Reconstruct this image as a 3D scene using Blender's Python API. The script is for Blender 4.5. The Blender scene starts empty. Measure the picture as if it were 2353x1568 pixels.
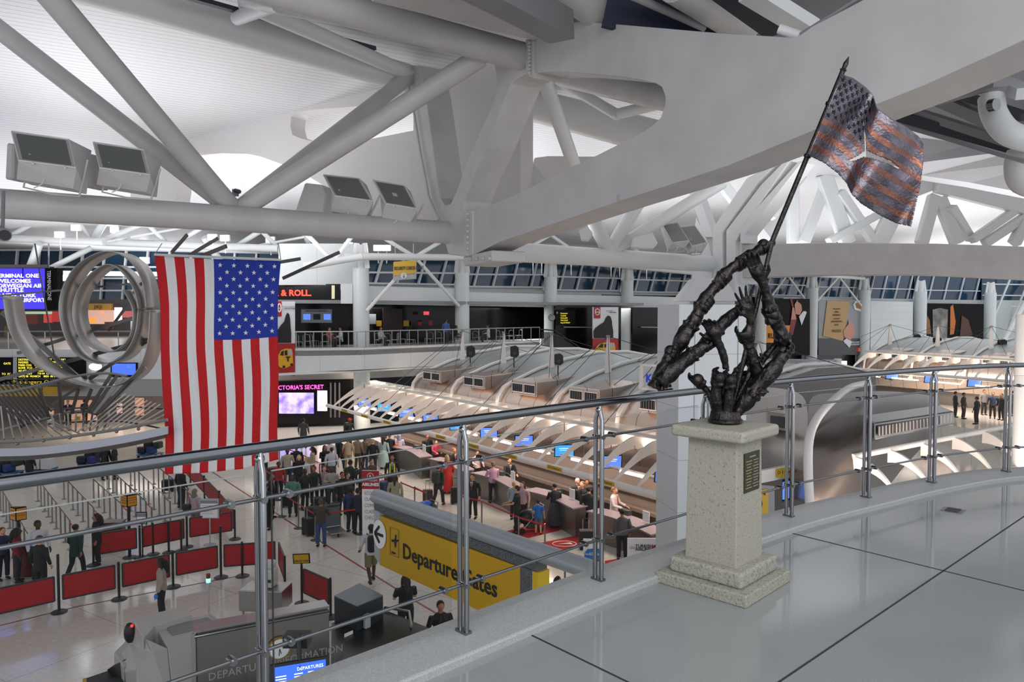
import bpy, bmesh, math, random
from mathutils import Vector, Matrix, Euler
from mathutils.geometry import tessellate_polygon
random.seed(7)
C = bpy.context.scene.collection
SC = bpy.context.scene
V = Vector
# ---------------------------------------------------------------- camera
F = 1690.0; ZC = 8.2; TH = math.atan(70 / F)
cam_d = bpy.data.cameras.new('camera'); cam = bpy.data.objects.new('camera', cam_d); C.objects.link(cam)
cam.location = (0, 0, ZC); cam.rotation_euler = (math.pi / 2 - TH, 0, 0)
cam_d.sensor_width = 36; cam_d.lens = F * 36 / 2353; cam_d.clip_end = 400
SC.camera = cam
# ---------------------------------------------------------------- world, exposure, room light
SC.view_settings.view_transform = 'Standard'; SC.view_settings.look = 'None'
SC.view_settings.gamma = 1; SC.view_settings.exposure = 0.36
SC.view_settings.use_curve_mapping = False
world = bpy.data.worlds.new('world'); SC.world = world; world.use_nodes = True
bg = world.node_tree.nodes['Background']
bg.inputs[0].default_value = (0.90, 0.93, 1.0, 1); bg.inputs[1].default_value = 0.85
def lamp(kind, name, loc, energy, color=(1, 1, 1), size=0.5, target=None, spot=1.2, size_y=None, blend=.6):
    d = bpy.data.lights.new(name, kind); d.energy = energy; d.color = color
    if kind == 'AREA':
        d.size = size
        if size_y: d.shape = 'RECTANGLE'; d.size_y = size_y
    else: d.shadow_soft_size = size; d.specular_factor = .25
    if kind == 'SPOT': d.spot_size = spot; d.spot_blend = blend
    o = bpy.data.objects.new(name, d); C.objects.link(o); o.location = loc
    if target is not None: o.rotation_euler = (V(target) - V(loc)).to_track_quat('-Z', 'Y').to_euler()
    return o
# uplights that wash the plank ceiling (they sit on top of the trusses and face up)
for loc, e, sz in (((-13, 24, 11.2), 430, 9), ((-24, 38, 11.0), 700, 14), ((-3, 36, 11.0), 700, 12), ((12, 44, 11.2), 850, 14), ((30, 55, 11.5), 1150, 18), ((50, 75, 12), 1700, 22), ((14, 27, 11.6), 420, 8), ((-30, 60, 11), 950, 14)):
    lamp('AREA', 'uplight', loc, e, (.95, .97, 1.0), sz, V(loc) + V((0, 0, 5)))
lamp('AREA', 'arch_uplight', (-13, 36.5, 11.2), 420, (.97, .98, 1), 3, (-13.5, 40, 15))
lamp('AREA', 'added_front_fill', (3, -5, 10.5), 260, (1, .99, .97), 6, (1, 8, 5))  # added unseen fill from behind the camera, brightens the view overall
# added unseen strip behind the camera, draws highlight lines along the railing metal
lamp('AREA', 'added_highlight_strip', (-1, -1.6, 11.6), 160, (1, 1, 1), 9, (2, 9, 5.5), size_y=.35)
# downlights of the deck opposite and the shops below it
for loc, e in (((-10, 50, 8.4), 120), ((0, 56, 8.4), 80), ((9, 63, 8.4), 35), ((-10, 49, 4.4), 160), ((-2, 54, 4.4), 160)):
    lamp('AREA', 'downlight', loc, e * 1.3, (1, .97, .92), 2.5, V(loc) - V((0, 0, 4)))

# ---------------------------------------------------------------- pixel rays (frame 2353x1568)
CT, ST = math.cos(TH), math.sin(TH)
def ray(u, v):
    a = (u - 1176.5) / F; b = (784 - v) / F
    return V((a, CT + b * ST, -ST + b * CT))
def P(u, v, Y):            # point on the ray at forward distance Y
    d = ray(u, v); return V((0, 0, ZC)) + d * (Y / d.y)
def G(u, v, z=0.0):        # point on the ray at height z
    d = ray(u, v); return V((0, 0, ZC)) + d * ((z - ZC) / d.z)
class Plane:               # vertical plane through two plan points
    def __init__(s, a, b):
        s.a = V((a[0], a[1], 0)); s.d = V((b[0] - a[0], b[1] - a[1], 0)).normalized()
        s.n = V((s.d.y, -s.d.x, 0))
        if s.n.y > 0: s.n = -s.n      # normal towards the camera
        s.r = V((-s.n.y, s.n.x, 0))   # rightwards as seen from the front
    def at(s, u, v, off=0.0):
        d = ray(u, v); o = V((0, 0, ZC)); a = s.a + s.n * off
        t = (a - o).dot(s.n) / d.dot(s.n)
        return o + d * t
# ---------------------------------------------------------------- materials
def lin(c):
    if isinstance(c, str):
        c = c.lstrip('#'); c = [int(c[i:i + 2], 16) / 255 for i in (0, 2, 4)]
    return tuple((x / 12.92 if x <= .04045 else ((x + .055) / 1.055) ** 2.4) for x in c[:3]) + (1,)
MATS = {}
def mat(name, col, rough=.5, metal=0., emit=0., noise=None, bump=None, alpha=None, trans=0., spec=None, coat=0.):
    if name in MATS: return MATS[name]
    m = bpy.data.materials.new(name); m.use_nodes = True; MATS[name] = m
    nt = m.node_tree; b = nt.nodes['Principled BSDF']; c = lin(col)
    b.inputs['Base Color'].default_value = c
    b.inputs['Roughness'].default_value = rough; b.inputs['Metallic'].default_value = metal
    if emit:
        b.inputs['Emission Color'].default_value = c; b.inputs['Emission Strength'].default_value = emit
    if trans: b.inputs['Transmission Weight'].default_value = trans
    if alpha is not None: b.inputs['Alpha'].default_value = alpha
    if spec is not None: b.inputs['Specular IOR Level'].default_value = spec
    if coat: b.inputs['Coat Weight'].default_value = coat; b.inputs['Coat Roughness'].default_value = .05
    if noise:            # (scale, other colour, low, high)
        n = nt.nodes.new('ShaderNodeTexNoise'); n.inputs['Scale'].default_value = noise[0]; n.inputs['Detail'].default_value = 6
        tc = nt.nodes.new('ShaderNodeTexCoord'); nt.links.new(tc.outputs['Object'], n.inputs['Vector'])
        r = nt.nodes.new('ShaderNodeValToRGB'); r.color_ramp.elements[0].position = noise[2]; r.color_ramp.elements[1].position = noise[3]
        r.color_ramp.elements[0].color = c; r.color_ramp.elements[1].color = lin(noise[1])
        nt.links.new(n.outputs['Fac'], r.inputs[0]); nt.links.new(r.outputs[0], b.inputs['Base Color'])
    if bump:             # (scale, strength)
        n = nt.nodes.new('ShaderNodeTexNoise'); n.inputs['Scale'].default_value = bump[0]; n.inputs['Detail'].default_value = 5
        tc = nt.nodes.new('ShaderNodeTexCoord'); nt.links.new(tc.outputs['Object'], n.inputs['Vector'])
        bp = nt.nodes.new('ShaderNodeBump'); bp.inputs['Strength'].default_value = bump[1]; bp.inputs['Distance'].default_value = .02
        nt.links.new(n.outputs['Fac'], bp.inputs['Height']); nt.links.new(bp.outputs[0], b.inputs['Normal'])
    return m
def lined(name, col, line, spacing, width, axis='x', rough=.5, metal=0., angle=0., spacing2=None, coat=0., noise=None):
    """a surface with joint lines every `spacing` metres across `axis` of its own coordinates, turned by `angle`"""
    m = mat(name, col, rough, metal, coat=coat); nt = m.node_tree; b = nt.nodes['Principled BSDF']
    tc = nt.nodes.new('ShaderNodeTexCoord'); mp = nt.nodes.new('ShaderNodeMapping'); mp.inputs['Rotation'].default_value = (0, 0, angle)
    nt.links.new(tc.outputs['Object'], mp.inputs[0]); sx = nt.nodes.new('ShaderNodeSeparateXYZ'); nt.links.new(mp.outputs[0], sx.inputs[0])
    def grid(ax, sp):
        a = nt.nodes.new('ShaderNodeMath'); a.operation = 'DIVIDE'; nt.links.new(sx.outputs[ax.upper()], a.inputs[0]); a.inputs[1].default_value = sp
        f = nt.nodes.new('ShaderNodeMath'); f.operation = 'FRACT'; nt.links.new(a.outputs[0], f.inputs[0])
        l = nt.nodes.new('ShaderNodeMath'); l.operation = 'LESS_THAN'; nt.links.new(f.outputs[0], l.inputs[0]); l.inputs[1].default_value = width / sp
        return l
    fac = grid(axis[0], spacing)
    if len(axis) > 1:
        g = grid(axis[1], spacing2 or spacing); x = nt.nodes.new('ShaderNodeMath'); x.operation = 'MAXIMUM'
        nt.links.new(fac.outputs[0], x.inputs[0]); nt.links.new(g.outputs[0], x.inputs[1]); fac = x
    mx = nt.nodes.new('ShaderNodeMix'); mx.data_type = 'RGBA'; nt.links.new(fac.outputs[0], mx.inputs['Factor'])
    mx.inputs['A'].default_value = lin(col); mx.inputs['B'].default_value = lin(line)
    if noise:
        n = nt.nodes.new('ShaderNodeTexNoise'); n.inputs['Scale'].default_value = noise[0]; n.inputs['Detail'].default_value = 8
        nt.links.new(tc.outputs['Object'], n.inputs['Vector'])
        r = nt.nodes.new('ShaderNodeValToRGB'); r.color_ramp.elements[0].position = noise[2]; r.color_ramp.elements[1].position = noise[3]
        r.color_ramp.elements[0].color = lin(col); r.color_ramp.elements[1].color = lin(noise[1])
        nt.links.new(n.outputs['Fac'], r.inputs[0]); nt.links.new(r.outputs[0], mx.inputs['A'])
    nt.links.new(mx.outputs['Result'], b.inputs['Base Color'])
    return m
# ---------------------------------------------------------------- mesh building
def basis(d):
    d = d.normalized(); u = V((0, 0, 1)) if abs(d.z) < .95 else V((1, 0, 0))
    x = d.cross(u).normalized(); y = x.cross(d).normalized()
    return x, y
class MB:
    def __init__(s): s.v = []; s.f = []; s.m = []; s.mi = 0
    def add(s, vs, fs):
        b = len(s.v); s.v += [V(p) for p in vs]; s.f += [[b + i for i in f] for f in fs]; s.m += [s.mi] * len(fs); return s
    def box(s, c, size, X=None, Y=None):
        X = V(X).normalized() if X is not None else V((1, 0, 0)); Y = V(Y).normalized() if Y is not None else V((-X.y, X.x, 0)).normalized()
        Z = X.cross(Y).normalized(); c = V(c); hx, hy, hz = size[0] / 2, size[1] / 2, size[2] / 2
        vs = [c + X * hx * i + Y * hy * j + Z * hz * k for i in (-1, 1) for j in (-1, 1) for k in (-1, 1)]
        return s.add(vs, [(0, 1, 3, 2), (4, 6, 7, 5), (0, 4, 5, 1), (2, 3, 7, 6), (0, 2, 6, 4), (1, 5, 7, 3)])
    def beam(s, p, q, w, h, up=(0, 0, 1)):    # w across, h along up
        p, q = V(p), V(q); d = (q - p).normalized(); X = d.cross(V(up))
        if X.length < 1e-4: X = d.cross(V((1, 0, 0)))
        X.normalize(); Y = X.cross(d).normalized()
        vs = [e + X * w / 2 * i + Y * h / 2 * j for e in (p, q) for i, j in ((-1, -1), (1, -1), (1, 1), (-1, 1))]
        return s.add(vs, [(3, 2, 1, 0), (4, 5, 6, 7), (0, 1, 5, 4), (1, 2, 6, 5), (2, 3, 7, 6), (3, 0, 4, 7)])
    def tube(s, p, q, r, r2=None, n=12, cap=True):
        return s.path([p, q], [r, r if r2 is None else r2], n, cap)
    def path(s, pts, r, n=10, cap=True, closed=False):
        pts = [V(p) for p in pts]; k = len(pts)
        if not isinstance(r, (list, tuple)): r = [r] * k
        b = len(s.v); px = None
        for i, p in enumerate(pts):
            if closed: d = pts[(i + 1) % k] - pts[i - 1]
            else: d = (pts[min(i + 1, k - 1)] - pts[max(i - 1, 0)])
            if d.length < 1e-9: d = V((0, 0, 1))
            d.normalize()
            if px is None: x, y = basis(d)
            else:
                x = (px - d * px.dot(d)); x = x.normalized() if x.length > 1e-6 else basis(d)[0]; y = x.cross(d).normalized()
            px = x
            rr = r[i] if isinstance(r[i], (tuple, list)) else (r[i], r[i])
            s.v += [p + x * math.cos(2 * math.pi * j / n) * rr[0] + y * math.sin(2 * math.pi * j / n) * rr[1] for j in range(n)]
        for i in range(k if closed else k - 1):
            i2 = (i + 1) % k
            for j in range(n):
                s.f.append([b + i * n + j, b + i * n + (j + 1) % n, b + i2 * n + (j + 1) % n, b + i2 * n + j]); s.m.append(s.mi)
        if cap and not closed:
            s.f.append([b + j for j in range(n)][::-1]); s.m.append(s.mi)
            s.f.append([b + (k - 1) * n + j for j in range(n)]); s.m.append(s.mi)
        return s
    def lathe(s, c, prof, n=16):
        c = V(c); b = len(s.v); k = len(prof)
        for r, z in prof: s.v += [c + V((r * math.cos(2 * math.pi * j / n), r * math.sin(2 * math.pi * j / n), z)) for j in range(n)]
        for i in range(k - 1):
            for j in range(n): s.f.append([b + i * n + j, b + i * n + (j + 1) % n, b + (i + 1) * n + (j + 1) % n, b + (i + 1) * n + j]); s.m.append(s.mi)
        s.f.append([b + j for j in range(n)][::-1]); s.m.append(s.mi)
        s.f.append([b + (k - 1) * n + j for j in range(n)]); s.m.append(s.mi); return s
    def ball(s, c, r, n=12, k=8):
        c = V(c); r = V(r) if hasattr(r, '__len__') else V((r, r, r)); b = len(s.v)
        for i in range(k + 1):
            a = math.pi * i / k
            for j in range(n):
                t = 2 * math.pi * j / n; s.v.append(c + V((r.x * math.sin(a) * math.cos(t), r.y * math.sin(a) * math.sin(t), r.z * math.cos(a))))
        for i in range(k):
            for j in range(n): s.f.append([b + i * n + j, b + (i + 1) * n + j, b + (i + 1) * n + (j + 1) % n, b + i * n + (j + 1) % n]); s.m.append(s.mi)
        return s
    def prism(s, poly, off, holes=()):       # planar polygon pushed by off
        loops = [[V(p) for p in poly]] + [[V(p) for p in h] for h in holes]; off = V(off)
        flat = [p for l in loops for p in l]; n = len(flat)
        # project to the polygon's own plane for the tessellation
        nn = V((0, 0, 0)); L = loops[0]
        for i in range(len(L)): nn += (L[i] - L[0]).cross(L[(i + 1) % len(L)] - L[0])
        nn.normalize(); x, y = basis(nn)
        tris = tessellate_polygon([[V((p.dot(x), p.dot(y), 0)) for p in l] for l in loops])
        fs = [list(t) for t in tris] + [[i + n for i in t][::-1] for t in tris]; b = 0
        for l in loops:
            k = len(l)
            for i in range(k): fs.append([b + i, b + (i + 1) % k, b + (i + 1) % k + n, b + i + n])
            b += k
        return s.add(flat + [p + off for p in flat], fs)
    def strip(s, A, B, th=0):                # ruled surface between two point rows, optional thickness vector
        k = len(A); s.add(list(A) + list(B), [(i, i + 1, k + i + 1, k + i) for i in range(k - 1)])
        if th:
            th = V(th); s.add([V(p) + th for p in list(A) + list(B)], [(k + i, k + i + 1, i + 1, i) for i in range(k - 1)])
            for R in (A, B): s.add(list(R) + [V(p) + th for p in R], [(i, i + 1, k + i + 1, k + i) for i in range(k - 1)])
            for i in (0, k - 1): s.add([A[i], B[i], V(B[i]) + th, V(A[i]) + th], [(0, 1, 2, 3)])
        return s
    def build(s, name, mats, parent=None, smooth=0, bevel=0, world=True, seg=2):
        me = bpy.data.meshes.new(name); vs = s.v
        if parent is not None and world:
            M = wm(parent).inverted(); vs = [M @ p for p in s.v]
        org = V((0, 0, 0))
        if parent is None and world and vs:
            lo = V([min(p[i] for p in vs) for i in range(3)]); hi = V([max(p[i] for p in vs) for i in range(3)])
            org = V(((lo.x + hi.x) / 2, (lo.y + hi.y) / 2, lo.z)); vs = [p - org for p in vs]
        me.from_pydata([tuple(p) for p in vs], [], s.f); me.validate()
        if not isinstance(mats, (list, tuple)): mats = [mats]
        for m in mats: me.materials.append(m)
        if len(mats) > 1 and len(me.polygons) == len(s.m): me.polygons.foreach_set('material_index', s.m)
        bm = bmesh.new(); bm.from_mesh(me)
        bmesh.ops.remove_doubles(bm, verts=bm.verts, dist=1e-5)
        bmesh.ops.recalc_face_normals(bm, faces=bm.faces)
        if bevel:
            ed = [e for e in bm.edges if len(e.link_faces) == 2 and e.calc_face_angle(0) > .7]
            bmesh.ops.bevel(bm, geom=ed, offset=bevel, segments=seg, profile=.5, affect='EDGES', clamp_overlap=True)
        bm.to_mesh(me); bm.free()
        if smooth:
            me.polygons.foreach_set('use_smooth', [True] * len(me.polygons))
            bm = bmesh.new(); bm.from_mesh(me)
            for e in bm.edges:
                if len(e.link_faces) == 2 and e.calc_face_angle(0) > .75: e.smooth = False
            bm.to_mesh(me); bm.free()
        o = bpy.data.objects.new(name, me); C.objects.link(o)
        if parent is not None: o.parent = parent
        else: o.location = org
        return o
def wm(o):
    M = o.matrix_basis.copy(); p = o.parent
    while p is not None: M = p.matrix_basis @ M; p = p.parent
    return M
def tag(o, label=None, cat=None, group=None, kind=None):
    if label: o['label'] = label
    if cat: o['category'] = cat
    if group: o['group'] = group
    if kind: o['kind'] = kind
    return o
def thing(name, label, cat, loc=(0, 0, 0), rz=0, group=None):
    o = bpy.data.objects.new(name, None); C.objects.link(o); o.location = loc; o.rotation_euler = (0, 0, rz)
    o.empty_display_size = .1
    return tag(o, label, cat, group)
def dup(root, loc, rz=0, label=None, group=None, cat=None):
    def cp(o, par):
        c = o.copy(); C.objects.link(c); c.parent = par
        for ch in o.children: cp(ch, c)
        return c
    r = cp(root, None); r.location = loc; r.rotation_euler = (0, 0, rz)
    if label: r['label'] = label
    if group: r['group'] = group
    if cat: r['category'] = cat
    return r
def text(name, s, m, o, X, Y, size, parent=None, align='LEFT', ext=.004, sx=1.0, valign='BOTTOM_BASELINE', spacing=1.0, bold=0.0):
    """lettering at world point o, running along X with its tops towards Y"""
    cu = bpy.data.curves.new(name, 'FONT'); cu.body = s; cu.size = size; cu.align_x = align; cu.align_y = valign
    cu.extrude = ext; cu.space_character = spacing; cu.offset = bold; cu.resolution_u = 2
    cu.materials.append(m)
    tmp = bpy.data.objects.new(name, cu); me = bpy.data.meshes.new_from_object(tmp); bpy.data.objects.remove(tmp)
    ob = bpy.data.objects.new(name, me); C.objects.link(ob)
    X = V(X).normalized(); Y = (V(Y) - X * V(Y).dot(X)).normalized(); Z = X.cross(Y)
    M = Matrix((X, Y, Z)).transposed().to_4x4(); M = Matrix.Translation(V(o)) @ M @ Matrix.Diagonal((sx, 1, 1, 1))
    if parent is not None: ob.parent = parent; M = wm(parent).inverted() @ M
    ob.matrix_basis = M
    return ob
UP = V((0, 0, 1))
def bez(a, b, c, n=12): return [V(a) * (1 - t) ** 2 + V(b) * 2 * t * (1 - t) + V(c) * t * t for t in [i / n for i in range(n + 1)]]
def crom(pts, n=6):        # smooth curve through the points
    pts = [V(p) for p in pts]; out = []
    for i in range(len(pts) - 1):
        p0 = pts[max(i - 1, 0)]; p1 = pts[i]; p2 = pts[i + 1]; p3 = pts[min(i + 2, len(pts) - 1)]
        for j in range(n):
            t = j / n; out.append(.5 * ((2 * p1) + (p2 - p0) * t + (2 * p0 - 5 * p1 + 4 * p2 - p3) * t * t + (3 * p1 - p0 - 3 * p2 + p3) * t ** 3))
    return out + [pts[-1]]
# ================================================================= the building
M_STEEL = mat('white_painted_steel', '#c9c6c6', .45, noise=(1.2, '#bdbaba', .35, .7))
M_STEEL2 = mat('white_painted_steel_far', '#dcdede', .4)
M_CEIL = lined('white_ceiling_planks', '#d2d1d3', '#a9a7ab', .3, .035, 'x', .42, angle=-2.086)
M_CEILD = mat('grey_service_roof', '#55565c', .7)
M_HALL = lined('polished_terrazzo_hall', '#dcd8ce', '#b5b1a8', 3.0, .03, 'xy', .12, angle=.56, noise=(9, '#cac6bc', .3, .75))
M_BALC = mat('polished_grey_terrazzo', '#7b7f7f', .09, noise=(260, '#949897', .35, .62), spec=.75)
M_CURB = mat('grey_granite_curb', '#8e9090', .35, noise=(170, '#a9abaa', .35, .65))
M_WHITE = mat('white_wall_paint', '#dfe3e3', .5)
M_WPANEL = lined('white_wall_panels', '#dbe0e0', '#c4caca', 2.4, .03, 'x', .5)
M_BLACKST = mat('black_polished_granite', '#0a090a', .15, noise=(30, '#141212', .45, .65), spec=.22)
M_CHROME = mat('brushed_stainless_steel', '#85878a', .14, 1.)
M_STEELB = mat('dull_stainless_steel', '#a7a6a4', .32, 1.)
M_BLACK = mat('black_plastic', '#111214', .45)
M_NIGHT = mat('night_window_glass', '#0e2f4a', .12, noise=(.12, '#123c55', .35, .65), spec=.6)
M_GLASS = mat('clear_glass', '#1c2624', .03, alpha=.06, spec=.5)
M_GEDGE = mat('glass_edge', '#20282a', .2, alpha=.75)
M_GREY = mat('mid_grey_paint', '#8b8d90', .5)
M_DGREY = mat('dark_grey_paint', '#3b3d42', .5)

# hall floor
tag(MB().add([(-90, -6, 0), (90, -6, 0), (90, 130, 0), (-90, 130, 0)], [(0, 1, 2, 3)]).build('floor', M_HALL), kind='structure')

# near balcony: slab, curb, joints
RAIL = [(-2.62, 1.55), (-1.80, 2.22), (-1.03, 2.98), (-.25, 3.72), (.53, 4.46), (1.37, 5.17), (2.23, 5.86), (3.14, 6.46), (4.04, 7.02), (5.08, 7.50), (6.3, 7.62), (8.5, 7.5)]
BZ = 6.5; CZ = 6.545
def offs(pts, d):          # offset a plan polyline towards its left (the hall side)
    out = []
    for i, p in enumerate(pts):
        a = V(pts[max(i - 1, 0)]); b = V(pts[min(i + 1, len(pts) - 1)]); t = (b - a).normalized()
        out.append(V((p[0] - t.y * d, p[1] + t.x * d)))
    return out
RC = [V((p.x, p.y)) for p in crom([(x, y, 0) for x, y in RAIL], 5)]
outer = offs(RC, .17); inner = offs(RC, -.20)
slab = [(p.x, p.y, BZ) for p in outer] + [(9.5, -6, BZ), (-5, -6, BZ)]
tag(MB().prism([V(p) for p in slab], (0, 0, -.55)).build('floor_balcony', M_BALC), kind='structure')
mb = MB(); k = len(RC)
mb.strip([V((p.x, p.y, BZ)) for p in inner], [V((p.x, p.y, CZ)) for p in inner])
mb.strip([V((p.x, p.y, CZ)) for p in inner], [V((p.x, p.y, CZ)) for p in outer])
mb.strip([V((p.x, p.y, CZ)) for p in outer], [V((p.x, p.y, BZ - .6)) for p in outer])
tag(mb.build('trim_1', M_CURB, bevel=.012), kind='structure')
mb = MB()
for a, b in (((1192, 1446), (1500, 1596)), ((1788, 1218), (2700, 1444)), ((1500, 1764), (2420, 1142))):
    mb.beam(G(*a, BZ + .001), G(*b, BZ + .001), .010, .003)
tag(mb.build('trim_2', mat('dark_floor_joint', '#2b2d2e', .6)), kind='structure')
# small floor outlet plate
fp = G(2190, 1174, BZ)
o = thing('floor_outlet', 'small square dark metal outlet plate set in the grey balcony floor', 'floor outlet', fp, .8)
MB().box((0, 0, .003), (.16, .16, .006)).build('plate', M_STEELB, o, world=False)
MB().box((-.035, 0, .008), (.05, .1, .006)).box((.035, 0, .008), (.05, .1, .006)).build('flap', M_DGREY, o, world=False)

# ceiling
e2 = V((.87, .493, 0)); e1 = V((-.493, .87, 0))
prof = [(17.5, 15.9), (24, 15.9), (34, 15.7), (42, 15.0), (50, 13.6), (60, 13.0), (110, 15)]
mb = MB()
for i in range(len(prof) - 1):
    (s0, z0), (s1, z1) = prof[i], prof[i + 1]
    a, b = e1 * s0, e1 * s1
    A = [a - e2 * 60 + UP * z0, a + e2 * 90 + UP * z0]; B = [b - e2 * 60 + UP * z1, b + e2 * 90 + UP * z1]
    mb.strip(A, B, UP * .25)
tag(mb.build('ceiling', M_CEIL), kind='structure')
mb = MB(); mb.strip([e1 * 17.5 - e2 * 40 + UP * 15.9, e1 * 17.5 + e2 * 60 + UP * 15.9], [e1 * 3 - e2 * 40 + UP * 15.4, e1 * 3 + e2 * 60 + UP * 15.4], UP * .3)
tag(mb.build('ceiling_service', M_CEILD), kind='structure')

# ------------------------------------------------ first girder (over the balcony)
PG = Plane((-1.2, 19), (3.9, 10)); N1 = -PG.n
def pl(plane, pts, off=0): return [plane.at(u, v, off) for u, v in pts]
GT = .8
web_low = [(1085, 588), (1150, 555), (1285, 510), (1421, 463), (1545, 423), (1671, 381), (1866, 301), (1990, 249), (2121, 197), (2353, 92), (2650, -60)]
web_top = [(2650, -420), (2300, -170), (1968, 8), (1866, 61), (1830, 87), (1661, 77), (1500, 63), (1406, 55), (1330, 50), (1298, 54), (1240, 82), (1209, 92), (1209, 170)]
hole_r = [(1229, 168), (1262, 165), (1303, 165), (1380, 171), (1440, 177), (1477, 184), (1505, 190), (1521, 200), (1529, 222), (1529, 240), (1518, 271), (1500, 288), (1482, 301), (1430, 328), (1370, 358), (1290, 396), (1181, 450), (1130, 470), (1085, 487)]
g = thing('steel_girder', 'huge white leaf-shaped steel girder sweeping above the balcony to the upper right', 'steel girder', PG.at(1085, 588), group=None)
MB().prism(pl(PG, web_low + web_top + hole_r), N1 * GT).build('web', M_STEEL, g, bevel=.02, seg=1)
mb = MB()                                      # bolted end plates
mb.prism(pl(PG, [(1066, 483), (1086, 483), (1086, 592), (1066, 592)], .06), N1 * .95)
mb.prism(pl(PG, [(1066, 592), (1130, 575), (1130, 600), (1066, 612)], .06), N1 * .95)
mb.build('end_plate', M_STEEL, g, bevel=.02, seg=1); mb = MB()
mb.prism(pl(PG, [(1207, 90), (1226, 92), (1226, 180), (1216, 176), (1207, 168)], .06), N1 * .95)
mb.build('end_plate', M_STEEL, g, bevel=.02, seg=1)
mb = MB()
for i in range(8): mb.ball(PG.at(1075, 492 + i * 13.3, .08), .055, 8, 5)
for i in range(4): mb.ball(PG.at(1080 + i * 15, 596 - i * .8, .09), .05, 8, 5)
for i in range(9): mb.ball(PG.at(1217, 98 + i * 8.6, .08), .045, 8, 5)
mb.build('bolt', M_STEEL, g, smooth=1)
mb = MB(); mb.beam(P(1421, 462, 13.0), P(1421, 448, 13.0), .03, .05); mb.build('bracket', M_GREY, g)

# end frame of the first truss: two legs meeting at the bottom node
o = thing('truss_bracket', 'white V-shaped plate frame joining the near round truss to the leaf girder', 'steel frame', PG.at(1040, 560))
legA = [(930, 150), (962, 150), (978, 214), (990, 300), (1003, 400), (1011, 455), (1022, 472), (1035, 468), (1048, 440), (1069, 383), (1100, 310), (1128, 245), (1141, 209), (1141, 180), (1135, 150), (1200, 120), (1209, 170), (1184, 182), (1175, 192), (1118, 337), (1090, 400), (1066, 463), (1066, 590), (1030, 585), (1009, 510), (997, 482), (985, 428), (966, 350), (945, 240), (937, 189)]
MB().prism(pl(PG, legA), N1 * GT).build('plate', M_STEEL, o, bevel=.03, seg=2)
MB().path([PG.at(u, v, .1) for u, v in [(938, 190), (950, 250), (966, 350), (982, 430), (985, 450), (1002, 490), (1010, 503), (1000, 511), (945, 505)]], .035, 6).build('cable_conduit', M_STEEL, o, smooth=1)

# ------------------------------------------------ round trusses
EB = PG.at(1030, 535); EN = PG.at(1200, 130); EF = PG.at(945, 172)
o = thing('tube_truss', 'near triangular truss of thick white tubes across the upper left', 'steel truss', EB)
b0 = P(-140, 459, 14.4)
MB().tube(b0, EB, .30, n=28).build('bottom_chord', M_STEEL, o, smooth=1)
MB().tube(P(430, -75, 12.9), EN, .30, n=28).build('top_chord', M_STEEL, o, smooth=1)
MB().tube(P(560, 5, 17), EF, .2, n=24).build('top_chord', M_STEEL2, o, smooth=1)
node = b0.lerp(EB, .575); node = P(542, 488, 17.55)
for q, r in ((P(60, -75, 12.4), .225), (P(-90, 0, 16.6), .215), (EF, .215), (EN + (EN - EB).normalized() * 0 + V((-.9, 0, .0)), .225)):
    MB().tube(node, q, r, n=20).build('diagonal', M_STEEL, o, smooth=1)
for a_, q, r in ((P(545, 42, 17.4), P(720, -25, 13.8), .16), (P(600, 12, 15.5), P(1090, 100, 17), .12), (P(560, 5, 17), P(640, 12, 14.5), .14)):
    MB().tube(a_, q, r, n=14).build('diagonal', M_STEEL2, o, smooth=1)
# gutter-like bright box tube beyond
o = thing('ceiling_edge_beam', 'broad bright white rounded beam running along the plank ceiling edge', 'beam', P(600, 40, 22))
MB().tube(P(150, -50, 15.7), P(942, 182, 22.6), .42, n=24).build('beam', M_STEEL2, o, smooth=1)
MB().beam(P(380, -22, 15.8), P(860, 112, 21), .16, .10).build('slot', M_DGREY, o)

# far arched wall plate with leaf openings (closes the plank ceiling bay)
PA = Plane(G(1195, 130, 15.85)[:2], G(390, 320, 15.85)[:2]); NA = -PA.n
outl = [(950, 176), (800, 207), (600, 262), (390, 322), (300, 352), (300, 520), (395, 520), (418, 352), (440, 349), (480, 345), (540, 347), (600, 360), (648, 378), (700, 400), (780, 448), (850, 520), (1000, 520), (1196, 520), (1196, 130)]
slot = [(680, 258), (720, 252), (800, 246), (900, 238), (950, 236), (950, 300), (860, 318), (780, 330), (730, 328), (690, 318), (672, 310), (667, 290), (669, 268)]
mb = MB(); mb.prism(pl(PA, outl), NA * .7, [pl(PA, slot)])
tag(mb.build('wall_arch', mat('white_arch_wall', '#cfcbcb', .5), bevel=.02, seg=1), kind='structure')
o = MB().path([PA.at(u, v, .12) for u, v in [(390, 324), (500, 290), (620, 260), (800, 213), (950, 180)]], .07, 6).build('trim_3', M_STEEL, smooth=1); tag(o, kind='structure')

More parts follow.
